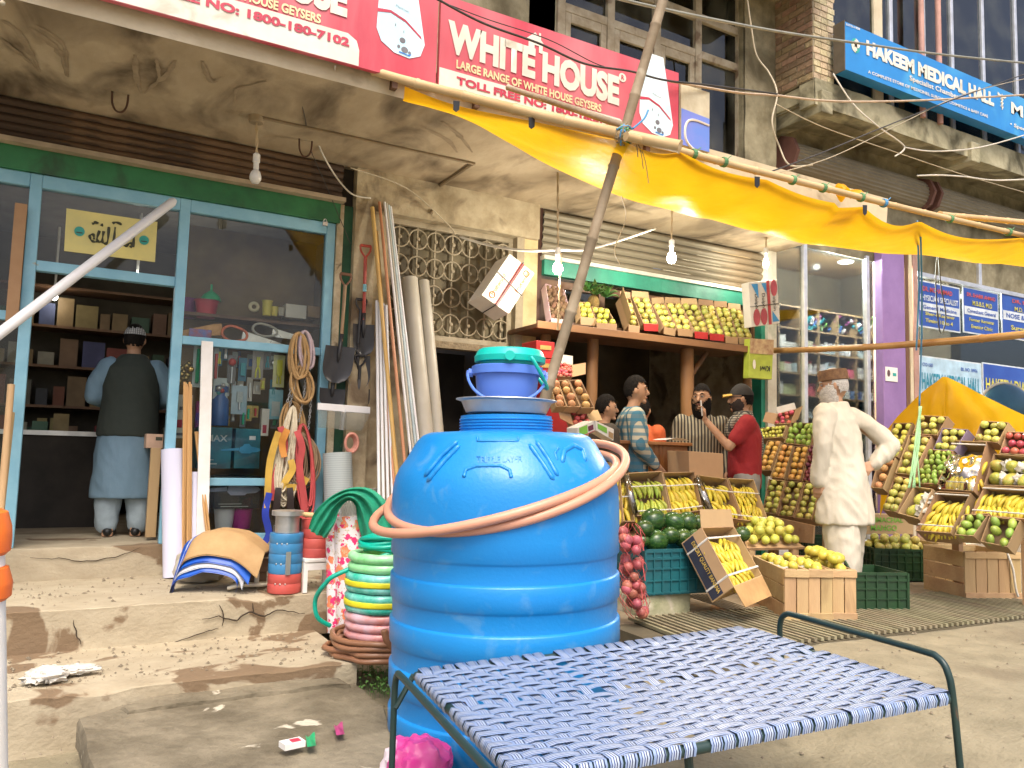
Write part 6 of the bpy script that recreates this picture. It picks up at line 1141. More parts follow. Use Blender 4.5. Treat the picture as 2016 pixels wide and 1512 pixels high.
Q = [((130, 225), (272, 268), (345, 510), (172, 492)), ((385, 365), (462, 368), (508, 492), (398, 482)), ((485, 398), (608, 420), (676, 538), (520, 528)), ((700, 330), (780, 338), (852, 556), (766, 542)), ((790, 325), (922, 335), (992, 537), (880, 531)), ((945, 380), (1040, 373), (1126, 576), (1036, 557)), ((1045, 372), (1162, 378), (1256, 581), (1140, 570)), ((1166, 380), (1292, 383), (1372, 600), (1270, 591)), ((1298, 385), (1416, 397), (1496, 616), (1385, 606)), ((1420, 400), (1520, 403), (1602, 640), (1506, 627)), ((1525, 415), (1622, 425), (1712, 642), (1606, 637))]
where = ['in the purple-edged carton beside the ring gate', 'in the carton half hidden by the bamboo prop', 'in the carton under the pineapple crown', 'in the carton with a tall side flap', 'in the carton with a red front flap', 'in the carton above the pale front flap', 'mixed with russet ones on the high shelf', 'in the carton with two front flaps', 'in the carton over the maroon front', 'in the carton second from the hung white cartons', 'in the carton next to the hung white cartons']
for k, q_ in enumerate(Q):
    kind, r = ('kiwi', .026) if k == 0 else (('guava', .03) if k in (1, 2) else ('apple', .038))
    fl = [('bottom', .07, -35, M_redc if k in (4, 7, 8) else None)]
    if k > 2: fl.append(('top', .06, 35, None))
    if k == 3: fl.append(('left', .15, 70, None))
    carton('open carton of %s %s' % (dict(kiwi='brown kiwis', guava='yellow pears', apple='green apples')[kind], where[k].replace('in the carton', 'on the shelf').replace('in the', 'in a')), Zb(*q_), pS, .09, mat('purple_print_carton', (.42, .26, .28), .6, (.5, .36, .34), 5) if k == 0 else M_ctn[k % 3], kind, r, where[k], fl)
# pineapple crown leaves
c = pS.at(*Zb((540, 330))[0]); t = thing('pineapple', 'pineapple with long green leaves among the shelf cartons', 'pineapple', c-V((0, 0, .12)))
b = MB(); b.sphere(c+V((-.03, .05, -.05)), (.06, .06, .08), 14, 10); b.build('pineapple_body', mat('pineapple_rind', (.3, .18, .04), .7, (.16, .11, .03), 30, bump=.8), t, smooth=4)
b = MB(); b.grid(lambda u, v: V(((u-.5)*.035*(1-v)**.7*(1+1.5*v*(1-v)), .05*v*v+.012*abs(u-.5)*2, .26*v-.12*v*v)), 2, 6); me = b.mesh(mat('pineapple_leaf', (.06, .16, .03), .5, (.1, .2, .05), 6, rand=.3), 4)
for g in (V((-.12, 0, .02)), V((.08, -.02, -.02)), V((-.02, 0, .0))):
    for k in range(16):
        a = k*2.4; el = .35+.07*k; mw = Matrix.Translation(c+g+V((-.02, 0, .03))) @ Matrix.Rotation(a, 4, 'Z') @ Matrix.Rotation(-el*.8, 4, 'X') @ Matrix.Scale(rnd.uniform(.7, 1.1), 4); inst(me, 'leaf', t, mw)
# ---- left stack: cherries, peaches, red apples
Z4 = zq((1080, 660), .238); pL = Pl((3.6, 5.25, 1.6), (0, 1, 0), 55)
st = thing('fruit_rack', 'timber rack standing behind the tank under the peach cartons', 'rack', (3.5, 5.4, .3))
for x in (3.15, 3.95):
    for y in (5.35, 5.75): b = MB(); b.box((x-.03, y-.03, .3), (x+.03, y+.03, 1.66 if y > 5.5 else 1.32)); b.build('leg', M_woodv, st)
for y, z_ in ((5.3, 1.32), (5.55, 1.5)): b = MB(); b.box((3.05, y, z_-.05), (4.05, y+.3, z_-.02)); b.build('shelf_board', M_wood, st)
for k, (q_, w_) in enumerate(((((10, 390), (72, 372), (152, 590), (62, 590)), 'in the peach carton beside the red cartons'), (((76, 376), (162, 366), (266, 592), (152, 592)), 'in the middle peach carton'), (((168, 370), (266, 366), (382, 602), (272, 602)), 'in the peach carton with crumpled paper'))): carton('open carton of peaches %s' % w_.replace('in the ', 'as the ').replace('peach carton', 'one').replace('carton', 'one') if False else 'tilted carton of peaches, %s' % ('nearest the red cartons', 'between two other peach cartons', 'nearest the seated man')[k], Z4(*q_), pL, .08, M_ctn[k], 'peach', .034, w_)
carton('open carton of dark red cherries above the peaches', Z4((70, 228), (200, 245), (195, 345), (50, 335)), Pl((3.6, 5.55, 1.85), (0, 1, 0), 40), .08, M_ctn[0], 'rplum', .02, 'in the top carton by the bamboo prop', [('right', .12, 35, None), ('top', .08, 50, M_cardw)])
carton('open carton of red plums with wide spread flaps', Z4((170, 625), (310, 625), (350, 715), (205, 745)), Pl((3.7, 5.1, 1.4), (0, 1, 0), 40), .08, M_ctn[1], 'rplum', .026, 'in the flapped carton below the peaches', [('left', .13, 15, None), ('right', .1, 20, None)])
def pbox(label, corners, Y, back, m_, prints=(), name='carton', n=None):
    q_ = [onY(x, y, Y) for x, y in corners]; b = MB(); b.slab(q_, n or V((0, back, 0))); o = bev(b.build(name, m_, label=label, cat='carton'), .004)
    for (u0, v0, u1, v1, pm) in prints:
        P = [q_[0].lerp(q_[1], u).lerp(q_[3].lerp(q_[2], u), v) for u, v in ((u0, v0), (u1, v0), (u1, v1), (u0, v1))]; flat(o, P, pm, .003)
    return o, q_
M_gp = mat('bright_green_print', (.2, .5, .05), .5); M_mar = mat('maroon_print', (.14, .02, .05), .5); M_bluc = mat('blue_print', (.05, .3, .6), .5); M_orp = mat('brown_orange_print', (.45, .16, .03), .5)
pbox('white and green grape carton with red border by the hose', [(1138, 862), (1172, 848), (1170, 828), (1137, 842)], 4.95, .15, M_cardw, ((.08, .1, .55, .9, M_gp), (.6, .2, .9, .7, M_mar), (0, 0, 1, .06, M_redp))); pbox('grape carton side with green label facing the stall', [(1174, 848), (1208, 868), (1209, 845), (1172, 828)], 4.93, .12, M_cardw, ((.1, .3, .6, .8, M_gp), (.7, .1, .95, .6, M_ctn[0])))
for k, cc in enumerate((((1056, 704), (1092, 706), (1092, 674), (1056, 670)), ((1060, 740), (1090, 742), (1090, 708), (1060, 706)), ((1078, 790), (1100, 792), (1098, 745), (1078, 744)))): pbox('glossy red carton %s' % ('on top of the stack behind the bucket', 'under the top one behind the bucket', 'half hidden by the bamboo prop')[k], cc, 5.75, .25, M_redc, ((.2, .5, .8, .75, mat('gold_print', (.6, .4, .12), .5)),))
b = MB(); p_ = onY(1056, 792, 5.75); b.box((p_.x, 5.76, .3), (p_.x+.35, 6.0, p_.z-.005)); b.build('carton', M_redc, label='tall red carton pile reaching the floor behind the tank', cat='carton')
# ---- counter and cartons on it
a = onY(1205, 866, 5.55); c = onY(1353, 884, 5.55); t = thing('counter', 'slatted wooden stall counter before the dark fruit shop', 'counter', (a.x, 5.55, .3)); zt3 = a.z
x_ = a.x-.6
while x_ < a.x+.55: b = MB(); b.box((x_, 5.55, .3), (x_+.052, 5.575, zt3-.03)); b.build('slat', M_counter, t); x_ += .056
b = MB(); b.box((a.x+.56, 5.545, .3), (c.x, 5.575, zt3-.03)); bev(b.build('front_board', M_counter, t), .005); b = MB(); b.box((a.x-.62, 5.5, zt3-.03), (c.x+.02, 6.0, zt3)); bev(b.build('counter_top', M_counter, t), .005)
b = MB(); q_ = onZ(1320, 868, zt3+.003); b.grid(lambda u, v: q_+V(((u-.5)*.25, (v-.5)*.18, .004+.02*sin(u*3))), 4, 3); b.build('paper_sheet', M_white, smooth=4, label='sheet of white paper lying on the counter', cat='paper')
pO = Pl((4.3, 5.1, .98), (0, 1, 0), 28)
for k, (q_, kind, w_) in enumerate(((((612, 948), (960, 942), (1022, 1078), (652, 1096)), 'apricot', 'in the wide carton before the counter'), (((988, 975), (1286, 1012), (1340, 1130), (1030, 1118)), 'apricot', 'in the carton covered with clear film'))):
    t, c = carton(('wide open carton of apricots before the counter', 'carton of apricots under torn clear film')[k], Z4(*q_), pO, .12, M_ctn[1], kind, .031, w_, [('left', .12, 40, None)] if k == 0 else [])
    if k == 1:
        b = MB(); TL, TR, BR, BL = c; b.grid(lambda u, v: TL.lerp(TR, u).lerp(BL.lerp(BR, u), v)+pO.n*(.03+.02*nz((u*5, v*5, 2), 1)), 12, 8); b.build('clear_film', M_clear, t, smooth=4)
pbox('plain upright brown carton beside the red shirted man', [(1358, 945), (1424, 945), (1424, 893), (1356, 888)], 5.15, .28, M_ctn[1])
b = MB(); p_ = onY(1358, 945, 5.15); b.box((p_.x, 5.16, .3), (p_.x+.36, 5.45, p_.z-.003)); b.build('carton', M_ctn[2], label='carton on the floor under the plain upright carton', cat='carton')
# ---- row of banana cartons
Z5 = zq((1200, 860), .2778); pB = Pl((4.2, 4.7, .84), (0, 1, 0), 62)
stb = thing('fruit_rack', 'low timber rack under the row of banana cartons', 'rack', (4.3, 5.0, .3)); b = MB(); b.box((3.3, 4.78, .74), (5.1, 5.1, .78)); b.build('shelf_board', M_wood, stb); b = MB(); b.box((3.4, 5.0, .9), (5.0, 5.35, .94)); b.build('shelf_board', M_wood, stb)
for x in (3.4, 4.2, 4.95):
    for y, z_ in ((4.82, .74), (5.3, .9)): b = MB(); b.box((x-.03, y-.03, .3), (x+.03, y+.03, z_)); b.build('leg', M_woodv, stb)
bq = [(((70, 262), (118, 252), (182, 600), (100, 600)), 'y', 'bananas in the carton half hidden by the tank', (1, 3)), (((130, 255), (372, 242), (440, 548), (196, 560)), 'g', 'green bananas in the carton above the watermelons', (2, 2)), (((378, 252), (602, 246), (660, 520), (446, 550)), 'y', 'bananas in the carton between green and bright ones', (2, 3)), (((625, 268), (832, 296), (945, 590), (742, 560)), 'y', 'bananas in the carton with a film covered side', (2, 2)), (((838, 292), (1022, 302), (1132, 612), (948, 590)), 'y', 'small bananas in the carton nearest the red shirt', (2, 4))]
for k, (q_, kind, lab, (cc, rr)) in enumerate(bq):
    t, c = carton('tall open carton of %s' % lab.replace(' in the carton', ''), Z5(*q_), pB, .17, M_ctn[k % 3]); c2 = [p_-pB.n*.05 for p_ in c]
    c3 = [c2[0].lerp(c2[3], .16), c2[1].lerp(c2[2], .16), c2[2], c2[3]]; bananas('bunch of '+lab, c3, pB.n, kind, cc, rr, .95 if k < 4 else .72)
    for v in (.34, .9) if k else (.5,): twine(t, [c[0].lerp(c[3], v)+pB.n*.006, c[1].lerp(c[2], v)+pB.n*.006])
    if k in (1, 3): b = MB(); e = (c[3]-c[0]); b.tube([c[0]+e*.1-V((.025, 0, 0)), c[0]+e*.5-V((.03, .01, 0)), c[0]+e*.95-V((.02, 0, 0))], .03, 8); b.build('film_wrap', M_clear, t, smooth=4)
# ---- plastic crates
M_crt = mat('teal_crate', (.012, .12, .14), .4, (.01, .09, .11), 6); M_crg = mat('dark_green_crate', (.018, .06, .02), .45, (.012, .04, .016), 6)
def crate(label, o_, ux, uy, L_, W_, Hh, m_, mold=6, name='plastic_crate', tilt=None):
    ux = V(ux).normalized(); uy = V(uy).normalized(); uz = tilt or V((0, 0, 1)); o_ = V(o_); t = thing(name, label, 'crate', o_+ux*L_/2+uy*W_/2); th = .012
    for (p0, d, ln, inn) in ((o_, ux, L_, uy), (o_+ux*L_, uy, W_, -ux), (o_+ux*L_+uy*W_, -ux, L_, -uy), (o_+uy*W_, -uy, W_, ux)):
        b = MB(); 
        for z0, z1 in ((0, .03), (.3, .33), (.56, .6), (.78, .84), (.94, 1.02)): b.hexa([p0+uz*(z0*Hh), p0+d*ln+uz*(z0*Hh), p0+d*ln+inn*th+uz*(z0*Hh), p0+inn*th+uz*(z0*Hh), p0+uz*(z1*Hh), p0+d*ln+uz*(z1*Hh), p0+d*ln+inn*th+uz*(z1*Hh), p0+inn*th+uz*(z1*Hh)])
        n_ = max(3, int(ln/.07))
        for k in range(n_+1):
            q_ = p0+d*(ln*k/n_-(.008 if k == n_ else 0)+(0 if k else 0)); ww = .014 if k in (0, n_) else .008; b.hexa([q_-inn*.002+uz*0, q_+d*ww-inn*.002, q_+d*ww+inn*th*.8, q_+inn*th*.8, q_-inn*.002+uz*Hh, q_+d*ww-inn*.002+uz*Hh, q_+d*ww+inn*th*.8+uz*Hh, q_+inn*th*.8+uz*Hh])
        b.build('side_lattice', m_, t); b = MB(); b.hexa([p0+inn*.009, p0+d*ln+inn*.009, p0+d*ln+inn*.014, p0+inn*.014, p0+inn*.009+uz*Hh*.95, p0+d*ln+inn*.009+uz*Hh*.95, p0+d*ln+inn*.014+uz*Hh*.95, p0+inn*.014+uz*Hh*.95]); b.build('side_panel', m_, t)
    b = MB(); b.hexa([o_, o_+ux*L_, o_+ux*L_+uy*W_, o_+uy*W_, o_+uz*.02, o_+ux*L_+uz*.02, o_+ux*L_+uy*W_+uz*.02, o_+uy*W_+uz*.02]); b.build('crate_floor', m_, t); return t
# concrete block and watermelon crate
blk = onZ(1262, 1258, .16); b = MB(); b.grid(lambda u, v: V((0, 0, 0)), 1, 1) if False else None
Wb = .5; b = MB(); b.box((blk.x, blk.y, .02), (blk.x+.44, blk.y+.5, .44)); o = bev(b.build('concrete_block', mat('mossy_concrete', (.42, .40, .27), .9, (.26, .27, .15), 4, bump=.6, bscale=15, stain=(.5, .46, .36), sscale=5, slo=.55, shi=.65), label='rough mossy concrete block under the watermelon crate', cat='block'), .02, 2)
zk = .442; wc = onZ(1311, 1171, zk); an = radians(-6); ux = V((cos(an), sin(an), 0)); uy = V((-sin(an), cos(an), 0)); WO = wc-ux*.17
crate('teal plastic crate of watermelons on the concrete block', WO, ux, uy, .56, .4, .30, M_crt)
crate('dark teal crate standing beside the onion nets', onZ(1226, 1225, .1)+V((0, .25, 0)), (1, 0, 0), (0, 1, 0), .34, .4, .33, M_crt)
wml = [(310, 592, 92), (245, 652, 66), (455, 605, 78), (550, 605, 80), (432, 700, 66), (330, 740, 88), (522, 718, 72), (622, 610, 62), (236, 735, 50), (600, 700, 50), (940, 690, 58)]
for k, (x, y, r_) in enumerate(wml):
    px, py = Z5((x, y))[0]; Yw_ = WO.y+.14+.10*(k in (0, 2, 3, 7))+(.06 if k == 10 else 0); p_ = onY(px, py, Yw_+.05); r = metres(r_*.2778*.97, p_); b = MB(); b.sphere((0, 0, 0), 1, 18, 12); me = b.mesh(M_wm, 4)
    o = inst(me, 'watermelon', None, Matrix.Translation(p_) @ Matrix.Rotation(rnd.uniform(-.5, .5), 4, 'Z') @ Matrix.Rotation(radians(90)+rnd.uniform(-.3, .3), 4, 'Y') @ Matrix.Diagonal((r*.98, r*.98, r*1.1, 1))); tag(o, 'dark green watermelon %s' % ('heaped in the teal crate' if k < 10 else 'lying beside the yellow pears'), 'watermelon', 'watermelons in the teal crate' if k < 10 else None)
# onion nets beside the tank
M_on = mat('onion_skin', (.44, .12, .10), .45, (.34, .07, .08), 8, rand=.25); me_on = apple_mesh(M_on, -.12, (1, 1, .95))
for k, (px, py) in enumerate(((1243, 1062), (1246, 1120), (1243, 1165), (1252, 1185))):
    c = onY(px, py, 4.05+.02*k); t = thing('onion_net', 'red net bag of onions %s' % ('hanging highest beside the tank', 'hanging second in the string', 'hanging third in the string', 'hanging lowest with a loose cord')[k], 'onions', c-V((0, 0, .08)))
    for i in range(11): a = rnd.uniform(0, 6.28); inst(me_on, 'onion', t, Matrix.Translation(c+V((.065*cos(a)*rnd.random()**.5, .05*sin(a), rnd.uniform(-.065, .065)))) @ Matrix.Rotation(rnd.uniform(0, 3), 4, 'X') @ Matrix.Scale(.034*rnd.uniform(.9, 1.1), 4))
    b = MB()
    for i in range(9): a = 2*pi*i/9; b.tube([c+V((.095*cos(a+.3*j)*sin(pi*(j+.4)/7)**.6, .08*sin(a+.3*j)*sin(pi*(j+.4)/7)**.6, .1-.033*j)) for j in range(7)], .0018, 3)
    b.tube([c+V((0, -.08, .09)), c+V((.02, -.1, -.06))], .004, 4); b.build('net', mat('red_net', (.6, .1, .1), .6), t)
# ---- banana carton leaning in front
pF = Pl((4.0, 3.92, .62), (-.25, 1, 0), 52); q_ = Z5((650, 640), (882, 634), (1082, 985), (880, 1064))
t, c = carton('export banana carton leaning in front with open flaps', q_, pF, .2, M_ctn[1], flaps=[('top', .12, 28, None), ('bottom', .14, -8, mat('carton_orange', (.5, .3, .12), .75))]); c2 = [p_-pF.n*.06 for p_ in c]; c3 = [c2[0].lerp(c2[3], .22), c2[1].lerp(c2[2], .22), c2[2], c2[3]]
bananas('bunch of bananas in the front export carton', c3, pF.n, 'y', 2, 4, .85)
for v in (.2, .82): twine(t, [c[0].lerp(c[3], v)-pF.n*.2, c[0].lerp(c[3], v)+pF.n*.004, c[1].lerp(c[2], v)+pF.n*.004, c[1].lerp(c[2], v)-pF.n*.2], r=.008)
e = (c[3]-c[0]); nn = pF.n; sdl = (c[0]-c[1]).normalized(); b = MB(); b.slab([c[0]+e*.02-nn*.19, c[3]-e*.02-nn*.19, c[3]-e*.02-nn*.09, c[0]+e*.02-nn*.09], sdl*.003); b.build('dark_label', mat('dark_blue_label', (.03, .035, .06), .5), t); text('EXPORT QUALITY BANANA', c[0]+e*.1-nn*.125+sdl*.006, e*.85, -nn*.035 if False else nn*.03, mat('label_yellow', (.6, .42, .1), .5), t, bold=.02)
# ---- wooden crates of yellow apples
def wcrate(label, o_, ux, uy, L_, W_, Hh, planks=3, name='wooden_crate', uz=V((0, 0, 1))):
    t = thing(name, label, 'crate', o_+ux*W_/2+uy*L_/2); th = .012; g = .006
    for k in range(planks):
        z0 = Hh*k/planks+g/2; z1 = Hh*(k+1)/planks-g/2-(rnd.uniform(0, .012))
        for (p0) in (o_, o_+ux*(W_-th)): b = MB(); b.hexa([p0+uz*z0, p0+ux*th+uz*z0, p0+ux*th+uy*L_+uz*z0, p0+uy*L_+uz*z0, p0+uz*z1, p0+ux*th+uz*z1, p0+ux*th+uy*L_+uz*z1, p0+uy*L_+uz*z1]); bev(b.build('side_plank', M_wood, t), .002, 1)
    n_ = max(2, int(W_/.085))
    for (p0, s_) in ((o_-uy*.012, 1), (o_+uy*L_, 1)):
        for k in range(n_):
            x0 = W_*k/n_+g/2; x1 = W_*(k+1)/n_-g/2; b = MB(); b.hexa([p0+ux*x0, p0+ux*x1, p0+ux*x1+uy*.011, p0+ux*x0+uy*.011, p0+ux*x0+uz*Hh, p0+ux*x1+uz*Hh, p0+ux*x1+uy*.011+uz*Hh, p0+ux*x0+uy*.011+uz*Hh]); bev(b.build('end_plank', M_woodv, t), .002, 1)
        for z0 in (0.005, Hh-.055): b = MB(); q = p0-uy*.012+uz*z0; b.hexa([q, q+ux*W_, q+ux*W_+uy*.0115, q+uy*.0115, q+uz*.05, q+ux*W_+uz*.05, q+ux*W_+uy*.0115+uz*.05, q+uy*.0115+uz*.05]); bev(b.build('batten', M_wood, t), .002, 1)
    b = MB(); b.hexa([o_, o_+ux*W_, o_+ux*W_+uy*L_, o_+uy*L_, o_+uz*.012, o_+ux*W_+uz*.012, o_+ux*W_+uy*L_+uz*.012, o_+uy*L_+uz*.012]); b.build('crate_floor', M_wood, t); return t
AZ = radians(30); uy = V((sin(AZ), cos(AZ), 0)); ux = V((cos(AZ), -sin(AZ), 0)); P0 = onZ(1543, 1222, .30)
for k in range(3):
    o_ = P0+ux*(.172*k)+uy*(.03*k); wcrate('wooden crate of yellow apples %s' % ('with newspaper, beside the banana carton', 'in the middle of three', 'beside the dark broken crate')[k], o_, ux, uy, .70, .165, .345); z_ = V((0, 0, .335)); fillq([o_+uy*.69+z_+ux*.014, o_+uy*.69+z_+ux*.152, o_+uy*.01+z_+ux*.152, o_+uy*.01+z_+ux*.014], V((0, 0, 1)), 'yapple', .038, 'in the %s' % ('wooden crate lined with newspaper', 'middle wooden crate', 'wooden crate beside the dark broken crate')[k], -.05, 1., .12 if k == 0 else .03)
    if k < 2: b = MB(); cc = o_+uy*.33+ux*.08+V((0, 0, .325)); b.grid(lambda u, v: cc+ux*(u-.5)*.12+uy*(v-.5)*.3+V((0, 0, .012*nz((u*4, v*6, k), 1))), 8, 12); b.build('newspaper', mat('newsprint', (.5, .5, .46), .8, (.3, .3, .3), 40), smooth=4, label=('newspaper lining the crate next to the banana carton', 'newspaper showing in the middle wooden crate')[k], cat='newspaper')
    if k == 2:
        for j in range(26): p_ = o_+uy*rnd.uniform(.04, .62)+ux*rnd.uniform(.04, .13)+V((0, 0, .40)); drop('yapple', p_, .038, 'piled high in the wooden crate beside the dark broken crate')
# heap of pears behind the crates
pH = Pl((4.6, 4.3, .62), (.3, 1, 0), 24); q_ = Z5((940, 598), (1195, 612), (1400, 735), (985, 742)); c = [pH.at(*p_) for p_ in q_]; t = thing('fruit_tray', 'timber tray heaped with yellow pears behind the wooden crates', 'tray', sum(c, V())/4-pH.n*.1)
b = MB(); b.slab([p_-pH.n*.06 for p_ in c], -pH.n*.02); b.build('tray_board', M_wood, t)
cb = sum(c, V())/4
for k in range(2): b = MB(); q = c[3].lerp(c[2], .1+.75*k)-pH.n*.08; b.box((q.x-.03, q.y, .3), (q.x+.03, q.y+.05, q.z)); b.build('leg', M_woodv, t); b = MB(); q = c[0].lerp(c[1], .1+.75*k)-pH.n*.08; b.box((q.x-.03, q.y-.06, .3), (q.x+.03, q.y, q.z)); b.build('leg', M_woodv, t)
fillq(c, pH.n, 'guava', .036, 'heaped behind the wooden crates', .3); ci = [cb.lerp(p_, .72)+pH.n*.055 for p_ in c]; fillq(ci, pH.n, 'guava', .036, 'heaped behind the wooden crates', 0)
b = MB(); q_ = [onX(x, y, 5.72) for x, y in ((1514, 1062), (1600, 1070), (1602, 1035), (1516, 1016))]; b.slab(q_, V((.02, 0, 0))); b.build('board', M_wood, label='plain timber board closing the base of the apple display', cat='board')
# dark crates near the old man's feet
crate('dark green crate behind the white trousers', onZ(1592, 1110, .31)+V((0, 0, .0)), (.85, -.5, 0), (.5, .85, 0), .3, .3, .27, M_crg)
p_ = onZ(1684, 1203, .30); crate('dark broken crate with a few apples on the grating', p_, (.93, -.37, 0), (.37, .93, 0), .42, .42, .27, M_crg)
for k in range(5): q = p_+V((.93, -.37, 0))*rnd.uniform(.12, .3)+V((.37, .93, 0))*rnd.uniform(.1, .3)+V((0, 0, .2)); drop('yapple', q, .034, 'left in the dark broken crate')
b = MB(); e = V((.37, .93, 0)); q = p_+V((.93, -.37, 0))*.0+V((0, 0, .27)); b.poly([q+e*.05, q+e*.42, q+e*.42+V((0, 0, .12)), q+e*.3+V((.0, 0, .15)), q+e*.15+V((0, 0, .08))], V((.012, -.004, 0))); b.build('broken_flap', M_crg, label='curved dark plastic flap torn from the broken crate', cat='flap')
p_ = onZ(1722, 1142, .31); uxa = V((.86, -.5, 0)); uya = V((.5, .86, 0)); crate('dark crate heaped with green apples on the grating', p_, uxa, uya, .56, .4, .28, M_crg)
top = [p_+uya*.38+V((0, 0, .30)), p_+uya*.38+uxa*.54+V((0, 0, .30)), p_+uxa*.54+uya*.02+V((0, 0, .28)), p_+uya*.02+uxa*.02+V((0, 0, .28))]
fillq(top, V((0, 0, 1)), 'apple', .04, 'heaped in the dark crate', -.2); cc = sum(top, V())/4; fillq([cc.lerp(x_, .75)+V((0, 0, .06)) for x_ in top], V((0, 0, 1)), 'apple', .04, 'heaped in the dark crate', -.2)
o, q_ = pbox('brown mango carton lettered HIMACHAL MANGO behind the apple crate', [(1706, 1052), (1798, 1052), (1798, 1014), (1706, 1012)], p_.y+.42, .2, M_ctn[1]); text('HIMACHAL', q_[0].lerp(q_[3], .6)+V((.05, -.004, 0)), (q_[1]-q_[0])*.7, (q_[3]-q_[0])*.25, M_gp, o, bold=.02); text('MANGO', q_[0].lerp(q_[3], .18)+V((.06, -.004, 0)), (q_[1]-q_[0])*.55, (q_[3]-q_[0])*.28, M_gp, o, bold=.02)
# wooden crates at the right
p_ = onZ(1844, 1148, .30); AZ2 = radians(22); uyb = V((sin(AZ2), cos(AZ2), 0)); uxb = V((cos(AZ2), -sin(AZ2), 0)); wcrate('weathered wooden crate standing beside the dark apple crate', p_, uxb, uyb, .4, .28, .37, 3); p2 = onZ(1898, 1180, .30); wcrate('wooden crate with a white cord at the stall corner', p2, uxb, uyb, .5, .5, .38, 3)
b = MB(); b.tube(spline([p2+uxb*.36+V((0, -.02, .39)), p2+uxb*.38+V((0, -.05, .25)), p2+uxb*.40+V((0, -.05, .1)), p2+uxb*.42+V((0, -.05, .03))], 5), .009, 6); b.build('cord', M_cabw, smooth=4, label='white cord hanging down the corner crate', cat='cord')
# ---- stand of cartons facing the camera on the right
Z6 = zq((1480, 680), .2659); pR = Pl((5.85, 4.2, .85), (1, 0, 0), 58)
stn = thing('fruit_stand', 'sloping timber stand under the right-hand fruit cartons', 'stand', (6.2, 4.3, .3))
for y in (3.45, 4.0, 5.3):
    b = MB(); q0 = pR.p+pR.up*.12-pR.n*.16; q1 = pR.p+pR.up*1.0-pR.n*.16; b.tube([V((q0.x, y, q0.z)), V((q1.x, y, q1.z))], .03, 6); b.build('slope_rail', M_woodv, stn); b = MB(); b.box((q1.x-.03, y-.03, .3), (q1.x+.03, y+.03, q1.z)); b.build('leg', M_woodv, stn); b = MB(); b.box((q0.x-.03, y-.03, .3), (q0.x+.03, y+.03, q0.z)); b.build('leg', M_woodv, stn) if y > 5 else None
R_ = [(((115, 705), (215, 708), (135, 925), (50, 925)), 'apricot', .03, 'small apricot carton behind the red shirt'), (((217, 730), (306, 740), (236, 985), (136, 975)), 'apricot', .031, 'apricot carton second from the red shirt'), (((312, 745), (420, 750), (362, 1000), (262, 990)), 'apricot', .031, 'apricot carton left of the dark plums'), (((430, 735), (522, 742), (480, 1015), (372, 1002)), 'plum', .022, 'carton of dark plums beside the old man'),
 (((125, 990), (250, 1000), (180, 1250), (76, 1236)), 'apple', .038, 'lowest apple carton nearest the bananas'), (((256, 1005), (386, 1012), (302, 1270), (190, 1260)), 'apple', .038, 'lowest apple carton in the middle'), (((392, 1016), (512, 1026), (442, 1290), (312, 1276)), 'apple', .038, 'lowest apple carton at the white sleeve'), (((518, 1032), (610, 1038), (560, 1302), (452, 1292)), 'apple', .038, 'apple carton half behind the white tunic'),
 (((290, 570), (500, 576), (432, 745), (236, 722)), 'mango', .034, 'top carton of green mangoes'), (((508, 578), (610, 582), (560, 740), (440, 745)), 'mango', .034, 'top mango carton behind the old man'), (((60, 612), (258, 590), (226, 680), (50, 692)), 'guava', .024, 'shallow tray of small pears'),
 (((1045, 575), (1192, 572), (1078, 825), (972, 820)), 'guava', .034, 'carton of pears by the bent elbow'), (((1236, 515), (1452, 526), (1372, 665), (1190, 655)), 'apple', .036, 'top apple carton under the yellow peak'), (((1165, 662), (1332, 672), (1192, 960), (1062, 946)), 'apple', .041, 'mixed apple carton behind the green twine'), (((1412, 610), (1602, 622), (1502, 780), (1342, 772)), 'apple', .036, 'apple carton with a lilac edge'), (((1312, 768), (1492, 782), (1372, 1026), (1200, 1020)), 'mango', .027, 'carton of small green fruit with blue lining'),
 (((942, 826), (1066, 832), (972, 1060), (880, 1052)), 'peach', .034, 'peach carton beside the white tunic'), (((1062, 962), (1192, 986), (1072, 1235), (966, 1216)), 'apple', .041, 'big apple carton above the mango lettering'), (((1490, 702), (1742, 712), (1642, 1080), (1382, 1062)), 'B2', 0, 'tall carton of bananas under clear plastic'), (((1200, 1042), (1342, 1062), (1232, 1282), (1082, 1242)), 'P', .075, 'carton of papayas in crumpled paper'), (((1372, 1078), (1622, 1092), (1472, 1392), (1212, 1372)), 'B3', 0, 'banana carton above the brown box front'), (((1702, 556), (1902, 570), (1822, 722), (1642, 702)), 'apple', .038, 'top apple carton against the yellow sheet'), (((1886, 636), (2060, 642), (2040, 812), (1832, 802)), 'rplum', .028, 'carton of red plums by the yellow sheet'),
 (((1792, 802), (2080, 822), (2060, 1046), (1716, 1036)), 'P', .08, 'wide carton of papayas in white paper'), (((1722, 1042), (2100, 1062), (2090, 1292), (1622, 1252)), 'B4', 0, 'wide carton of yellow bananas'), (((1572, 1250), (1762, 1242), (1642, 1412), (1502, 1402)), 'mango', .037, 'paper lined carton of green mangoes'), (((1762, 1262), (1992, 1292), (1892, 1492), (1692, 1452)), 'mango', .04, 'carton of large green mangoes tied with string')]
M_pap = mat('papaya_skin', (.3, .36, .06), .4, (.55, .42, .08), 5, rand=.2); me_pap = apple_mesh(M_pap, .0, (.8, .8, 1.25))
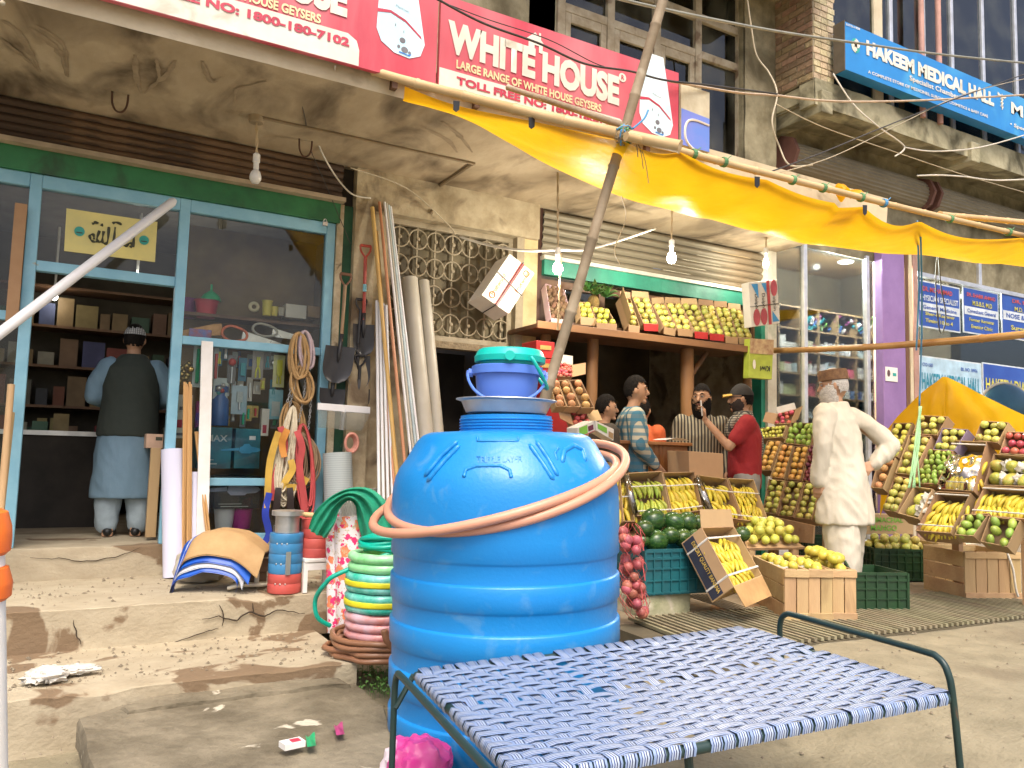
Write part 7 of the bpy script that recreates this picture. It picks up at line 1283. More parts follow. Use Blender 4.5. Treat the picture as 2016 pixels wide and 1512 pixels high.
for k, (q_, kind, r, lab) in enumerate(R_):
    r = r*.84 if kind in ('apple', 'mango', 'guava') else r
    t, c = carton(lab, Z6(*q_), pR, .11 if kind[0] not in 'BP' or len(kind) > 2 else .16, mat('lilac_carton', (.3, .24, .34), .7) if 'lilac' in lab else M_ctn[k % 3], kind if len(kind) > 2 else None, r, 'in the '+lab, ()); c2 = [p_-pR.n*.05 for p_ in c]
    if kind[0] == 'B' and len(kind) == 2:
        cc, rr = {'B2': (2, 2), 'B3': (2, 3), 'B4': (4, 2)}[kind]; c3 = [c2[0].lerp(c2[3], .25), c2[1].lerp(c2[2], .25), c2[2], c2[3]]; bananas('bunch in the '+lab, c3, pR.n, 'y', cc, rr, .9)
        for v in (.08, .85): twine(t, [c[0].lerp(c[3], v)+pR.n*.006, c[1].lerp(c[2], v)+pR.n*.006], r=.006)
        if kind == 'B2': b = MB(); TL, TR, BR, BL = c; b.grid(lambda u, v: TL.lerp(TR, u).lerp(BL.lerp(BR, u), .3+.7*v)+pR.n*(.01+.06*sin(pi*u)*sin(pi*v)+.03*nz((u*5, v*5, 2), 1)), 16, 14); b.build('clear_film', M_clear, t, smooth=4)
    if kind == 'P':
        TL, TR, BR, BL = c2; n_ = 2 if 'wide' not in lab else 6
        for i in range(n_):
            u = (i % 3+.5)/3 if n_ > 2 else .5; v = .3+.4*(i//3 if n_ > 2 else i); p_ = BL.lerp(BR, u).lerp(TL.lerp(TR, u), v); tag(inst(me_pap, 'papaya', None, Matrix.Translation(p_) @ Matrix.Rotation(rnd.uniform(0, 6), 4, 'Z') @ Matrix.Rotation(1.2, 4, 'X') @ Matrix.Scale(r*.8, 4)), 'papaya in the '+lab, 'papaya', 'papayas in the '+lab)
            crumple(p_+(TR-TL).normalized()*r*.8+pR.n*.01, .05, .05, .05, 30+i+k, 9, .8, 2.2).build('paper_wad', mat('packing_paper', (.6, .57, .48), .8), smooth=SM, label='crumpled paper wad in the '+lab, cat='paper', group='paper wads in the '+lab)
carton('flapped carton of red plums near the whitewashed pillar', Z6((190, 505), (330, 470), (290, 578), (165, 582)), Pl((6.5, 5.6, 1.6), (1, .3, 0), 50), .08, M_ctn[0], 'rplum', .024, 'in the flapped carton by the whitewashed pillar', [('left', .12, 20, None), ('right', .1, 30, None), ('top', .07, 40, M_cardw)])
# ---- hung cartons
o, q_ = pbox('white fruit carton tied with black string hanging tilted on the gate', [(700+.2976*x, 350+.2976*y) for x, y in ((835, 775), (1015, 900), (1185, 632), (1020, 502))], 6.15, .15, M_cardw, ((.0, .52, 0, .52, M_redp),), n=V((-.06, .16, -.05)))
def onq(u, v): return q_[0].lerp(q_[1], u).lerp(q_[3].lerp(q_[2], u), v)+V((0, -.004, 0))
flat(o, [onq(.46, .0), onq(.58, .0), onq(.58, 1), onq(.46, 1)], mat('red_brown_print', (.42, .05, .04), .5), .001); 
for u0 in (.16, .74): text('Fruitworld', onq(u0+.14, .12 if u0 < .5 else .45), onq(u0+.14, .6)-onq(u0+.14, .12), onq(u0, .3)-onq(u0+.14, .3), M_orp, o, bold=.02)
for u0, v0 in ((.25, .12), (.78, .88)):
    b = MB(); cc = onq(u0, v0); b.tube([cc+V((.028*cos(i*pi/8), 0, .028*sin(i*pi/8))) for i in range(16)], .005, 4, closed=True); b.build('print', M_orp, o)
b = MB(); b.tube([onq(.5, 1.02)+V((0, -.006, 0)), onq(.5, -.02)+V((0, -.006, 0)), onq(.5, 0)+V((-.05, .15, -.06))], .005, 5); b.tube([onq(-.02, .55)+V((0, -.006, 0)), onq(1.02, .45)+V((0, -.006, 0))], .005, 5); b.build('string', M_black, o)
Zc = lambda *p: [(1040+x*.258, 500+y*.258) for x, y in p]
o, q_ = pbox('white printed cartons hung flat on the end pillar', Zc((1702, 558), (1920, 528), (1900, 196), (1680, 216)), 5.95, .1, M_cardw)
flat(o, [onq(.60, 0), onq(.70, 0), onq(.70, 1), onq(.60, 1)], mat('red_stripe', (.5, .05, .05), .5), .001)
for pts, mm in ((((.08, .95), (.3, .62), (.3, .95)), M_bluc), (((.42, .95), (.58, .7), (.58, .95)), M_bluc), (((.75, .05), (.98, .05), (.75, .3)), M_bluc)): flat(o, [onq(*p_) for p_ in pts], mm, .001)
for u0, v0 in ((.2, .2), (.45, .2), (.85, .82)): disc(o, onq(u0, v0), .05, .09, mat('apple_print', (.5, .08, .1), .5), .001, n=16)
for u0 in (.18, .42, .8): text('Dolphin', onq(u0, .72), onq(u0, .3)-onq(u0, .72), onq(u0+.1, .5)-onq(u0, .5), mat('black_print', (.02, .02, .02), .5), o, bold=.01)
b = MB(); b.tube([onq(-.02, .45)+V((0, -.008, 0)), onq(1.02, .45)+V((0, -.008, 0))], .004, 4); b.build('string', M_black, o)
o, q_ = pbox('lime green kiwi carton hung upside down on the pillar', Zc((1682, 945), (1860, 958), (1872, 655), (1692, 645)), 5.93, .08, mat('lime_carton', (.42, .5, .06), .5))
flat(o, [onq(0, .62), onq(1, .62), onq(1, 1), onq(0, 1)], mat('kiwi_photo', (.3, .17, .09), .5, (.5, .38, .2), 18), .001); text('Kiwi', onq(.88, .33), onq(.45, .31)-onq(.88, .33), onq(.88, .2)-onq(.88, .33), mat('black_print', (.02, .02, .02), .5), o, bold=.02); disc(o, onq(.2, .35), .022, .05, M_cardw, .001, n=14)
flush()
# drain grating of bars between stall and road
gt = thing('drain_grating', 'ribbed metal grating laid between the fruit stall and the road', 'grating', (5.5, 3.8, .28)); b = MB(); b.box((0, -.011, 0), (.95, .011, .02)); me = b.mesh(mat('worn_grating', (.34, .31, .2), .7, (.24, .21, .13), 5, metal=.3, rand=.15))
g0 = onZ(1602, 1268, .285); g1 = onZ(1862, 1238, .285); ax = (g1-g0).normalized(); nn = V((-ax.y, ax.x, 0))
for k in range(64): o = inst(me, 'grating_bar', gt, frame(g0+ax*(-.75+k*.055)+V((0, 0, .012)), nn*.95+ax*.12, ax*-1, (0, 0, 1)))
b = MB(); b.slab([g0-ax*.9+V((0, 0, -.1)), g0+ax*2.8+V((0, 0, -.1)), g0+ax*2.8+nn*1.05+V((0, 0, -.1)), g0-ax*.9+nn*1.05+V((0, 0, -.1))], V((0, 0, .105))); b.build('grating_bed', mat('grating_bed', (.12, .1, .06), .9), gt)
for k in range(2): b = MB(); p_ = g0-ax*(.6-.12*k)+nn*(.2+.35*k); 
q_ = [onZ(x, y, .292) for x, y in ((1385, 1240), (1600, 1232), (1560, 1190), (1400, 1195))]; b = MB(); b.slab(q_, V((0, 0, .012))); b.build('plank', mat('brown_plank', (.30, .18, .09), .8, (.2, .12, .06), 6, bump=.3, aniso=(.2, 1, 1)), label='worn brown plank on the ground before the wooden crates', cat='plank')
# grill rods under the leaning banana carton
for k in range(6): b = MB(); a = onZ(1345+k*9, 1170, .38); b.tube([a, a+V((.14, -.32, -.06))], .006, 5); b.build('iron_rod', M_iron, label='thin iron rod jutting from under the banana carton', cat='rod', group='iron rods by the block')
# ================================================================ medical shop stock and posters
ms = thing('medicine_shelf', 'tall wooden shelving full of medicines behind the shop glass', 'shelf', (8.2, 7.6, .3))
YS = 7.35; X0s, X1s = 7.75, 10.6
lv = [.75, 1.05, 1.35, 1.65, 1.95, 2.25, 2.55, 2.85, 3.15]
for z_ in lv+[3.45]: b = MB(); b.box((X0s, YS, z_-.022), (X1s, YS+.3, z_)); b.build('shelf_board', mat('shelf_ply', (.3, .2, .1), .6), ms)
for k in range(8): x = X0s+k*.39; b = MB(); b.box((x-.012, YS+.002, .7), (x+.012, YS+.298, 3.43)); b.build('divider', mat('shelf_ply', (.3, .2, .1), .6), ms)
b = MB(); b.box((X0s, YS+.3, .4), (X1s, YS+.32, 3.5)); b.build('back_board', mat('shelf_back', (.16, .2, .17), .7), ms)
mc = [(.75, .74, .7), (.7, .7, .72), (.2, .45, .6), (.08, .3, .32), (.6, .12, .16), (.55, .6, .3), (.3, .5, .35), (.12, .2, .42), (.65, .45, .5), (.6, .56, .4), (.78, .78, .75), (.45, .55, .6)]
M_med = [mat('medicine_%s' % 'abcdefghijkl'[i], c, .45, tuple(x*.85 for x in c), 25, rand=.15) for i, c in enumerate(mc)]; M_capw = mat('cap_white', (.8, .8, .78), .4)
cn = ['white', 'pale', 'sky blue', 'teal', 'red', 'olive', 'green', 'navy', 'pink', 'cream', 'clean white', 'grey blue']
sn = ['lowest', 'second', 'third', 'fourth', 'fifth', 'sixth', 'seventh', 'eighth']
nb_ = 0
b = MB(); b.box((0, 0, 0), (1, 1, 1)); mebx = [b.mesh(m_) for m_ in M_med]
b = MB(); b.lathe([(0, 0), (.5, 0), (.5, .7), (.38, .8), (.38, .82)], 10); b.mi = 1; b.lathe([(.42, .82), (.42, 1.), (0, 1.)], 10); mebt = [b.mesh([m_, M_capw if i % 2 else M_med[4]], SM) for i, m_ in enumerate(M_med)]
for li, z_ in enumerate(lv[:-1]):
    if li < 2: continue
    x = X0s+.03
    while x < X1s-.08:
        k = rnd.randrange(len(M_med)) if rnd.random() < .5 else rnd.choice((0, 1, 10, 11, 9)); run = rnd.choice((1, 2, 3, 4)); bt = rnd.random() < .3; w_ = rnd.uniform(.045, .085) if bt else rnd.uniform(.04, .12); h_ = rnd.uniform(.1, .2)
        for j in range(run):
            if x > X1s-.08 or nb_ > 292: break
            hh = h_*rnd.uniform(.96, 1.03)
            mw = Matrix.Translation((x+(w_/2 if bt else 0), YS+.03+rnd.uniform(0, .03)+(w_/2 if bt else 0), z_+.001)) @ Matrix.Diagonal((w_*.94, w_*.94 if bt else .12, hh, 1)); nb_ += 1
            tag(inst((mebt if bt else mebx)[k], 'medicine_bottle' if bt else 'medicine_box', None, mw), '%s medicine %s on the %s shelf of the medical shop' % (cn[k], 'bottle' if bt else 'box', sn[li]), 'bottle' if bt else 'box', 'medicines on the shop shelves'); x += w_
        x += rnd.choice((.004, .01, .03))
# rolls piled on the top shelf
b = MB(); b.tube([(0, 0, -.5), (0, 0, .5)], 1, 8); mer = [b.mesh(m_, SM) for m_ in (mat('roll_teal', (.02, .25, .3), .4), mat('roll_white', (.75, .75, .75), .4), mat('roll_purple', (.25, .05, .18), .4), mat('roll_green', (.15, .35, .08), .4), mat('roll_blue', (.05, .15, .45), .4))]
for k in range(80):
    x = rnd.uniform(8.7, 10.5); z_ = 3.18+rnd.random()*.26*min(1, (x-8.4)/.8); p_ = V((x, YS+rnd.uniform(.02, .2), z_)); tag(inst(mer[(0 if x < 8.7 else rnd.choice((0, 1, 4))) if rnd.random() < .6 else rnd.choice((1, 2, 3))], 'bandage_roll', None, Matrix.Translation(p_) @ Matrix.Rotation(rnd.uniform(.3, 1.2), 4, 'Y') @ Matrix.Rotation(rnd.uniform(-.6, .6), 4, 'X') @ Matrix.Diagonal((.022, .022, .12, 1))), 'wrapped roll piled on top of the medicine shelves', 'roll', 'rolls piled on the top shelf')
# downlight and shop light
c = onY(1665, 492, 7.6); t = thing('downlight', 'round ceiling downlight shining in the medical shop', 'downlight', c); b = MB(); b.lathe([(0, 0), (.1, 0), (.11, .01), (.11, .02), (0, .02)], 20, (c.x, c.y, min(c.z, 4.28))); b.build('lens', emat('downlight_glow', (1, .98, .92), 40.), t, smooth=SM)
for x, y in ((9.7, 6.9), (8.4, 6.95), (11.6, 7.2)):
    l = bpy.data.lights.new('lamp', 'POINT'); l.energy = 800 if x < 11 else 600; l.color = (.95, 1, .95); l.shadow_soft_size = .04; lo = bpy.data.objects.new('lamp', l); COL.objects.link(lo); lo.location = (x, min(y, 6.95), 3.9)
for x, y in ((8.4, 6.95), (11.6, 7.2)):
    t = thing('downlight', 'ceiling downlight %s' % ('near the glass of the medical shop' if x < 9 else 'behind the poster window'), 'downlight', (x, y, 4.26)); b = MB(); b.lathe([(0, 0), (.09, 0), (.1, .02), (0, .02)], 16, (x, y, 4.27)); b.build('lens', emat('downlight_glow', (1, .98, .92), 40.), t)
c = onY(1755, 737, YB-.125); b = MB(); b.box((c.x-.12, YB-.128, c.z-.09), (c.x+.12, YB-.1235, c.z+.09)); o = b.build('sticker', M_white, label='white sticker with a portrait on the purple pillar', cat='sticker'); disc(o, c+V((-.06, -.002, .01)), .03, .045, mat('portrait_print', (.12, .06, .06), .6), .003, n=14); flat(o, [c+V((x_, -.004, z_)) for x_, z_ in ((.02, -.02), (.09, -.02), (.09, .02), (.02, .02))], mat('logo_teal', (.03, .4, .36), .4), .001)
# doctors' boards behind the right window
M_pw = mat('poster_white', (.62, .68, .72), .5); M_pr = mat('poster_red', (.6, .1, .08), .5); M_py = mat('poster_yellow', (.6, .55, .1), .5); M_pn = mat('poster_navy', (.02, .06, .3), .45, (.03, .09, .36), 3)
def poster(label, x0, x1, z0, z1, rows, m_=M_pn, Y=YB-.02):
    t = thing('poster', label, 'poster', ((x0+x1)/2, Y, z0)); b = MB(); b.box((x0, Y, z0), (x1, Y+.01, z1)); b.build('sheet', M_pw, t); b = MB(); b.box((x0+.02, Y-.003, z0+.02), (x1-.02, Y-.0005, z1-.02)); b.build('print_field', m_, t)
    for (txt, u0, u1, v0, v1, mm, band) in rows:
        if band: flat(t, [V((lerp(x0, x1, u), Y-.004, lerp(z0, z1, v))) for u, v in ((.03, v0-.05), (.97, v0-.05), (.97, v1+.05), (.03, v1+.05))], band, .001)
        text(txt, V((lerp(x0, x1, u0), Y-.008, lerp(z0, z1, v0))), V(((x1-x0)*(u1-u0), 0, 0)), V((0, 0, (z1-z0)*(v1-v0))), mm, t, bold=.02)
    return t
pz0 = onY(1850, 650, YB).z; pz1 = onY(1850, 560, YB).z; x0 = wx0+.02
poster('navy poster headed PHYSICIAN SPECIALIST in the right window', x0, onY(1887, 600, YB).x, pz0, pz1, [('DR. MOHAMMAD', .1, .8, .78, .88, M_pr, None), ('PHYSICIAN SPECIALIST', .04, .94, .58, .70, M_pw, None), ('General Medicine', .1, .9, .40, .48, M_pn, M_pw), ('Sher-i-Kashmir', .15, .85, .27, .34, M_py, None), ('Timing 10 to 4', .15, .8, .12, .2, M_py, None)])
poster('navy poster lettered M.B.B.S, M.D beside the physician poster', onY(1893, 600, YB).x, onY(1963, 620, YB).x, pz0+.02, pz1+.04, [('DR. SHABIR AHMAD', .1, .9, .80, .88, M_pr, None), ('M.B.B.S, M.D', .25, .8, .62, .72, M_py, None), ('Consultant General', .1, .9, .45, .53, M_pn, M_pw), ('Former Registrar', .15, .85, .27, .34, M_py, None), ('Evening Clinic', .2, .8, .12, .2, M_py, None)])
poster('navy poster cut by the picture edge beside the other boards', onY(1969, 620, YB).x, onY(1969, 620, YB).x+1.1, pz0+.04, pz1+.08, [('DR. NAZIR', .25, .9, .80, .88, M_pr, None), ('M.D. (ENT)', .3, .8, .62, .72, M_py, None), ('NOSE & NECK', .1, .9, .45, .55, M_pn, M_pw), ('Surgeon', .2, .7, .2, .3, M_py, None)])
hz0 = onY(1850, 790, YB).z; hz1 = onY(1850, 705, YB).z
poster('pale blue banner reading HAKEEM MEDICAL HALL low in the window', x0, onY(1930, 750, YB).x, hz0, hz1, [('HAKEEM MEDICAL HALL', .03, .96, .25, .62, mat('banner_teal', (.03, .25, .35), .5), None), ('CTO 1503', .04, .2, .76, .84, M_pn, None), ('DL NO: 10956', .65, .92, .76, .84, M_pn, None)], mat('banner_blue', (.42, .6, .72), .5))
poster('navy banner with yellow HAKEEM DIAGNOSTIC lettering', onY(1932, 750, YB).x, onY(1932, 750, YB).x+1.9, hz0+.05, hz1+.02, [('HAKEEM DIAGNOSTIC', .03, .96, .3, .62, M_py, None)], M_pn)
for k in range(46):
    x = rnd.uniform(wx0+.1, 12.4); z_ = rnd.choice((1.95, 2.2, 2.45)); kk = rnd.choice((0, 2, 3, 6, 10)); w_ = rnd.uniform(.12, .25); tag(inst(mebx[kk], 'medicine_pack', None, Matrix.Translation((x, 6.9+rnd.uniform(0, .1), z_)) @ Matrix.Diagonal((w_, .12, rnd.uniform(.12, .22), 1))), '%s pack stacked behind the poster window' % cn[kk], 'pack', 'packs behind the poster window')
ms2 = thing('display_shelf', 'shelf boards behind the poster window of the medical shop', 'shelf', (11, 6.95, 1.9))
for z_ in (1.95, 2.2, 2.45): b = MB(); b.box((wx0+.05, 6.88, z_-.02), (12.9, 7.1, z_-.001)); b.build('shelf_board', mat('shelf_ply', (.3, .2, .1), .6), ms2)
# round convex mirror behind the yellow sheet
c = onY(2000, 822, 5.4); t = thing('convex_mirror', 'large round mirror with grey rim behind the yellow sheet', 'mirror', c); b = MB(); b.sphere(c+V((0, .1, 0)), (.62, .12, .42), 32, 14); b.build('mirror_glass', mat('mirror_glass', (.05, .12, .14), .06, metal=.9), t, smooth=4); b = MB(); b.tube([c+V((.62*cos(i*pi/24), .1, .42*sin(i*pi/24))) for i in range(48)], .02, 8, closed=True); b.build('mirror_rim', mat('mirror_rim', (.25, .24, .2), .5), t, smooth=4)
# ================================================================ people
M_skin = mat('skin', (.46, .27, .165), .5, (.40, .225, .13), 14, spec=.3); M_hair = mat('black_hair', (.008, .007, .006), .8, spec=.1, col2=(.014, .011, .009), scale=60, bump=.5, bscale=120) if True else mat('x', (.012, .010, .009), .6, (.02, .016, .014), 60, bump=.5, bscale=120); M_grey = mat('white_beard', (.55, .52, .47), .8, (.42, .39, .35), 60, bump=.6, bscale=120)
M_eye = mat('eye_white', (.34, .31, .28), .4); M_iris = mat('iris', (.02, .012, .008), .2); M_lip = mat('lips', (.26, .10, .08), .5)
def remesh(b, vox, mt, name, root, wr=.0, wf=9., sm=4, seed=0, smooth=4):
    o = bpy.data.objects.new('t', b.mesh(mt)); md = o.modifiers.new('r', 'REMESH'); md.mode = 'VOXEL'; md.voxel_size = vox; m2 = o.modifiers.new('s', 'SMOOTH'); m2.factor = .5; m2.iterations = sm
    me = evalmesh(o); bpy.data.objects.remove(o)
    if wr:
        nn = [v.normal.copy() for v in me.vertices]
        for v, n_ in zip(me.vertices, nn):
            c_ = v.co; k = .7*nz((c_.x*wf+seed, c_.y*wf, c_.z*wf*.45), 1)+1.0*(.35-abs(nz((c_.x*wf*1.6+c_.z*4, c_.y*wf*1.6+seed, c_.z*wf*.9), 1))); v.co = c_+n_*wr*k
    me.materials.clear(); me.materials.append(mt); me.shade_smooth(); q = bpy.data.objects.new(name, me); COL.objects.link(q); q.parent = root; return q
def loft(b, rings, n=24):
    """rings: (centre, rx, ry)"""
    vs = []; fs = []
    for (c, rx, ry) in rings: vs += [V(c)+V((rx*cos(2*pi*j/n), ry*sin(2*pi*j/n), 0)) for j in range(n)]
    for i in range(len(rings)-1): fs += [(i*n+j, i*n+(j+1) % n, (i+1)*n+(j+1) % n, (i+1)*n+j) for j in range(n)]
    fs += [tuple(range(n-1, -1, -1)), tuple(range((len(rings)-1)*n, len(rings)*n))]; b.add(vs, fs)
def limb(b, pts, rad, n=12):
    P = spline(pts, 5); k = len(P)-1; R = []
    for i in range(len(P)): t_ = i/k*(len(rad)-1); a = min(int(t_), len(rad)-2); R.append(lerp(rad[a], rad[a+1], t_-a))
    b.tube(P, R, n); b.sphere(P[0], R[0]*1.0, 10, 8); b.sphere(P[-1], R[-1]*1.0, 10, 8)
def hand(b, w_, fwd, side, curl=.5):
    """palm, four unequal fingers bent at the knuckles, thumb from the side of the palm"""
    f_ = V(fwd).normalized(); s_ = V(side); s_ = (s_-f_*s_.dot(f_)).normalized(); n_ = f_.cross(s_); w_ = V(w_)
    b.obox(w_+f_*.045, s_*.038, f_*.048, n_*.013)
    for k, L_ in enumerate((.062, .072, .068, .052)):
        p0 = w_+f_*.088+s_*(-.033+k*.022); d1 = (f_*cos(curl*.5)+n_*sin(curl*.5)); d2 = (f_*cos(curl*1.5)+n_*sin(curl*1.5)); b.tube([p0-f_*.01, p0+d1*L_*.5, p0+d1*L_*.5+d2*L_*.5], [.0088, .0082, .0065], 8)
    p0 = w_+f_*.03-s_*.036; d = (f_*.7-s_*.7+n_*.2).normalized(); b.tube([p0, p0+d*.035, p0+d*.035+(f_*.95-s_*.2+n_*.2)*.03], [.0115, .01, .008], 8)
def person(label, base, az, hgt, arms, head_yaw=0, beard=None, hair=M_hair, legs=True, crouch=0., skin=M_skin, lean=0., wide=1., head_pitch=0., stride=.0):
    s_ = hgt/1.70; root = bpy.data.objects.new('person', None); COL.objects.link(root); root.empty_display_size = .1; root.matrix_basis = Matrix.Translation(base) @ Matrix.Rotation(-az, 4, 'Z') @ Matrix.Scale(s_, 4); tag(root, label, 'person')
    b = MB(); hy = .02+lean
    loft(b, [((0, 0, .86), .155*wide, .11), ((0, 0, .95), .16*wide, .115), ((0, .005+lean*.2, 1.06), .145*wide, .10), ((0, .01+lean*.5, 1.2), .16*wide, .11), ((0, .005+lean*.8, 1.33), .17*wide, .105), ((0, lean, 1.40), .14*wide, .08), ((0, lean, 1.44), .07, .06)])
    limb(b, [(0, lean-.01, 1.40), (0, hy-.005, 1.47), (0, hy+.005, 1.53)], [.062, .053, .052])
    for sg, A_ in zip((-1, 1), arms):
        sh_, el, wr_ = V((sg*.175*wide, lean, 1.385)), V(A_[0]), V(A_[1]); limb(b, [sh_, sh_.lerp(el, .5), el], [.055, .047, .038]); limb(b, [el, el.lerp(wr_, .4), wr_], [.038, .036, .025])
        f_ = (wr_-el).normalized(); hand(b, wr_, A_[2] if len(A_) > 2 else f_, A_[3] if len(A_) > 3 else V((0, 1, 0)) if abs(f_.y) < .8 else V((1, 0, 0)), A_[4] if len(A_) > 4 else .6)
        st_ = stride*sg
        limb(b, [(sg*.09, 0, .90), (sg*.095, st_*.5+.01, .68), (sg*.095, st_*.7+.02, .49)], [.088, .075, .056]); limb(b, [(sg*.095, st_*.7+.02, .49), (sg*.095, st_, .32), (sg*.095, st_-.01, .09)], [.056, .055, .036])
        b.obox((sg*.1, st_+.06, .04), (.04, 0, 0), (0, .12, 0), (0, 0, .035))
    hr = Matrix.Translation((0, hy+.012, 1.60)) @ Matrix.Rotation(-head_yaw, 4, 'Z') @ Matrix.Rotation(head_pitch, 4, 'X')
    def hd(p):
        x, y, z_ = p.x/.076, p.y/.096, p.z/.118
        X_ = p.x*(1-.22*max(0, -z_-.15)); Y_ = p.y
        if y > 0: Y_ = p.y*(.93+.04*max(0, -z_)); Y_ -= .006*math.exp(-((abs(x)-.4)**2*18+(z_-.08)**2*40))
        return hr @ V((X_, Y_, p.z))
    b.sphere((0, 0, 0), (.076, .096, .118), 24, 18, hd)
    b.tube([hr @ V(q) for q in ((0, .088, .012), (0, .102, -.012), (0, .111, -.03), (0, .094, -.038))], [.009, .012, .0155, .01], 8); b.sphere(hr @ V((0, .082, -.066)), (.024, .014, .009), 10, 6); b.sphere(hr @ V((0, .074, -.098)), (.03, .02, .018), 10, 6)
    b.tube([hr @ V((-.05, .078, .026)), hr @ V((0, .09, .028)), hr @ V((.05, .078, .026))], [.008, .011, .008], 6)
    for sg in (-1, 1): b.sphere(hr @ V((sg*.079, -.005, -.01)), (.011, .02, .03), 8, 8)
    body = remesh(b, .0085, skin, 'body', root, sm=3)
    for sg in (-1, 1):
        q = hr @ V((sg*.031, .083, .008)); b = MB(); b.sphere(q, (.014, .008, .0075), 10, 8); e = b.build('eye', M_eye, None, smooth=4); e.parent = root; b = MB(); b.sphere(hr @ V((sg*.030, .0895, .008)), (.0065, .004, .0065), 8, 6); i_ = b.build('iris', M_iris); i_.parent = e
        b = MB(); b.tube([hr @ V((sg*.014, .092, .028)), hr @ V((sg*.032, .092, .034)), hr @ V((sg*.052, .078, .028))], [.004, .006, .003], 6); w2 = b.build('eyebrow', hair, smooth=4); w2.parent = root
    b = MB(); b.tube([hr @ V((-.026, .088, -.066)), hr @ V((0, .096, -.064)), hr @ V((.026, .088, -.066))], [.003, .006, .003], 6); w2 = b.build('mouth', M_lip, smooth=4); w2.parent = root
    def shell(k, cond, name, mt, off=(0, 0, 0), amp=.004, sc=(1, 1, 1)):
        b = MB(); nu, nv = 64, 44; vs = []
        for j in range(nv+1):
            t_ = -pi/2+pi*j/nv
            for i in range(nu): p = V((.076*k*sc[0]*cos(t_)*cos(2*pi*i/nu), .096*k*sc[1]*cos(t_)*sin(2*pi*i/nu), .118*k*sc[2]*sin(t_))); p = p*(1+amp*5*nz(p*70, 1)+amp*4*nz(p*160, 1)); vs.append(p)
        fs = []
        for j in range(nv):
            for i in range(nu):
                f_ = (j*nu+i, j*nu+(i+1) % nu, (j+1)*nu+(i+1) % nu, (j+1)*nu+i); c_ = sum((vs[q] for q in f_), V())/4
                jt = .16*nz(c_*45, 1)
                if cond(c_.x/.076, c_.y/.096+jt*.6*(amp > 0), c_.z/.118+jt*(amp > 0)): fs.append(f_)
        b.add([hr @ (p+V(off)) for p in vs], fs); o = b.build(name, mt, smooth=4); o.parent = root; return o
    if hair: shell(1.09, lambda x, y, z_: z_ > .48 or (y < .15 and z_ > -.05-.5*max(0, -y)) or (y < -.35 and z_ > -.55), 'hair', hair, (0, -.004, .006))
    if beard: shell(1.1, lambda x, y, z_: y > -.25+.35*max(0, z_+.2) and z_ < (-.30 if beard[1] > .1 else -.52)+.55*abs(x)**2 and not (abs(x) < .3 and -.7 < z_ < -.42 and y > .5), 'beard', beard[0], (0, .008, -.012-beard[1]*.07), .006, (1.05, 1.06, 1+beard[1]) if beard[1] > .1 else (.97, .97, .99)); 
    if beard: b = MB(); b.tube([hr @ V((-.03, .09, -.056)), hr @ V((0, .1, -.046)), hr @ V((.03, .09, -.056))], [.005, .008, .005], 6); w2 = b.build('moustache', beard[0], smooth=4); w2.parent = root
    root['hr'] = 0; del root['hr']; return root, hr, shell
def wear(root, name, mt, rings=None, tubes=(), vox=.013, wr=.006, wf=9, seed=1, sm=4):
    b = MB()
    if rings: loft(b, rings, 28)
    for pts, rad in tubes: limb(b, pts, rad, 14)
    return remesh(b, vox, mt, name, root, wr, wf, sm, seed)
def shoes(root, mt, stride=0.):
    for sg in (-1, 1): b = MB(); b.sphere((sg*.1, stride*sg+.06, .045), (.058, .155, .058), 16, 10); o = b.build('shoe', mt, smooth=4); o.parent = root
def plaid(name, cols, px, pz, rough=.8):
    m = mat(name, cols[0], rough, bump=.15, bscale=90); nt_ = m.node_tree; L = nt_.links.new; bs = nt_.nodes['Principled BSDF']; tc = nd(nt_, 'ShaderNodeTexCoord'); sx_ = nd(nt_, 'ShaderNodeSeparateXYZ'); L(tc.outputs['Object'], sx_.inputs[0]); src = None
    for ax_, per, col in ((0, px, cols[1]), (2, pz, cols[2])):
        a = nd(nt_, 'ShaderNodeMath', operation='DIVIDE'); L(sx_.outputs[ax_], a.inputs[0]); a.inputs[1].default_value = per; f_ = nd(nt_, 'ShaderNodeMath', operation='FRACT'); L(a.outputs[0], f_.inputs[0]); g = nd(nt_, 'ShaderNodeMath', operation='LESS_THAN'); L(f_.outputs[0], g.inputs[0]); g.inputs[1].default_value = .45
        k = nd(nt_, 'ShaderNodeMath', operation='MULTIPLY'); L(g.outputs[0], k.inputs[0]); k.inputs[1].default_value = .75 if ax_ else .85
        mx = nd(nt_, 'ShaderNodeMix', data_type='RGBA'); L(k.outputs[0], mx.inputs[0]); mx.inputs[7].default_value = (*col, 1)
        if src is None: mx.inputs[6].default_value = (*cols[0], 1)
        else: L(src, mx.inputs[6])
        src = mx.outputs[2]
    L(src, bs.inputs['Base Color']); return m
def place(px, dp, z_): d = ray(px, 900); p = EYE+d*(dp/d.dot(FW)); return V((p.x, p.y, z_))
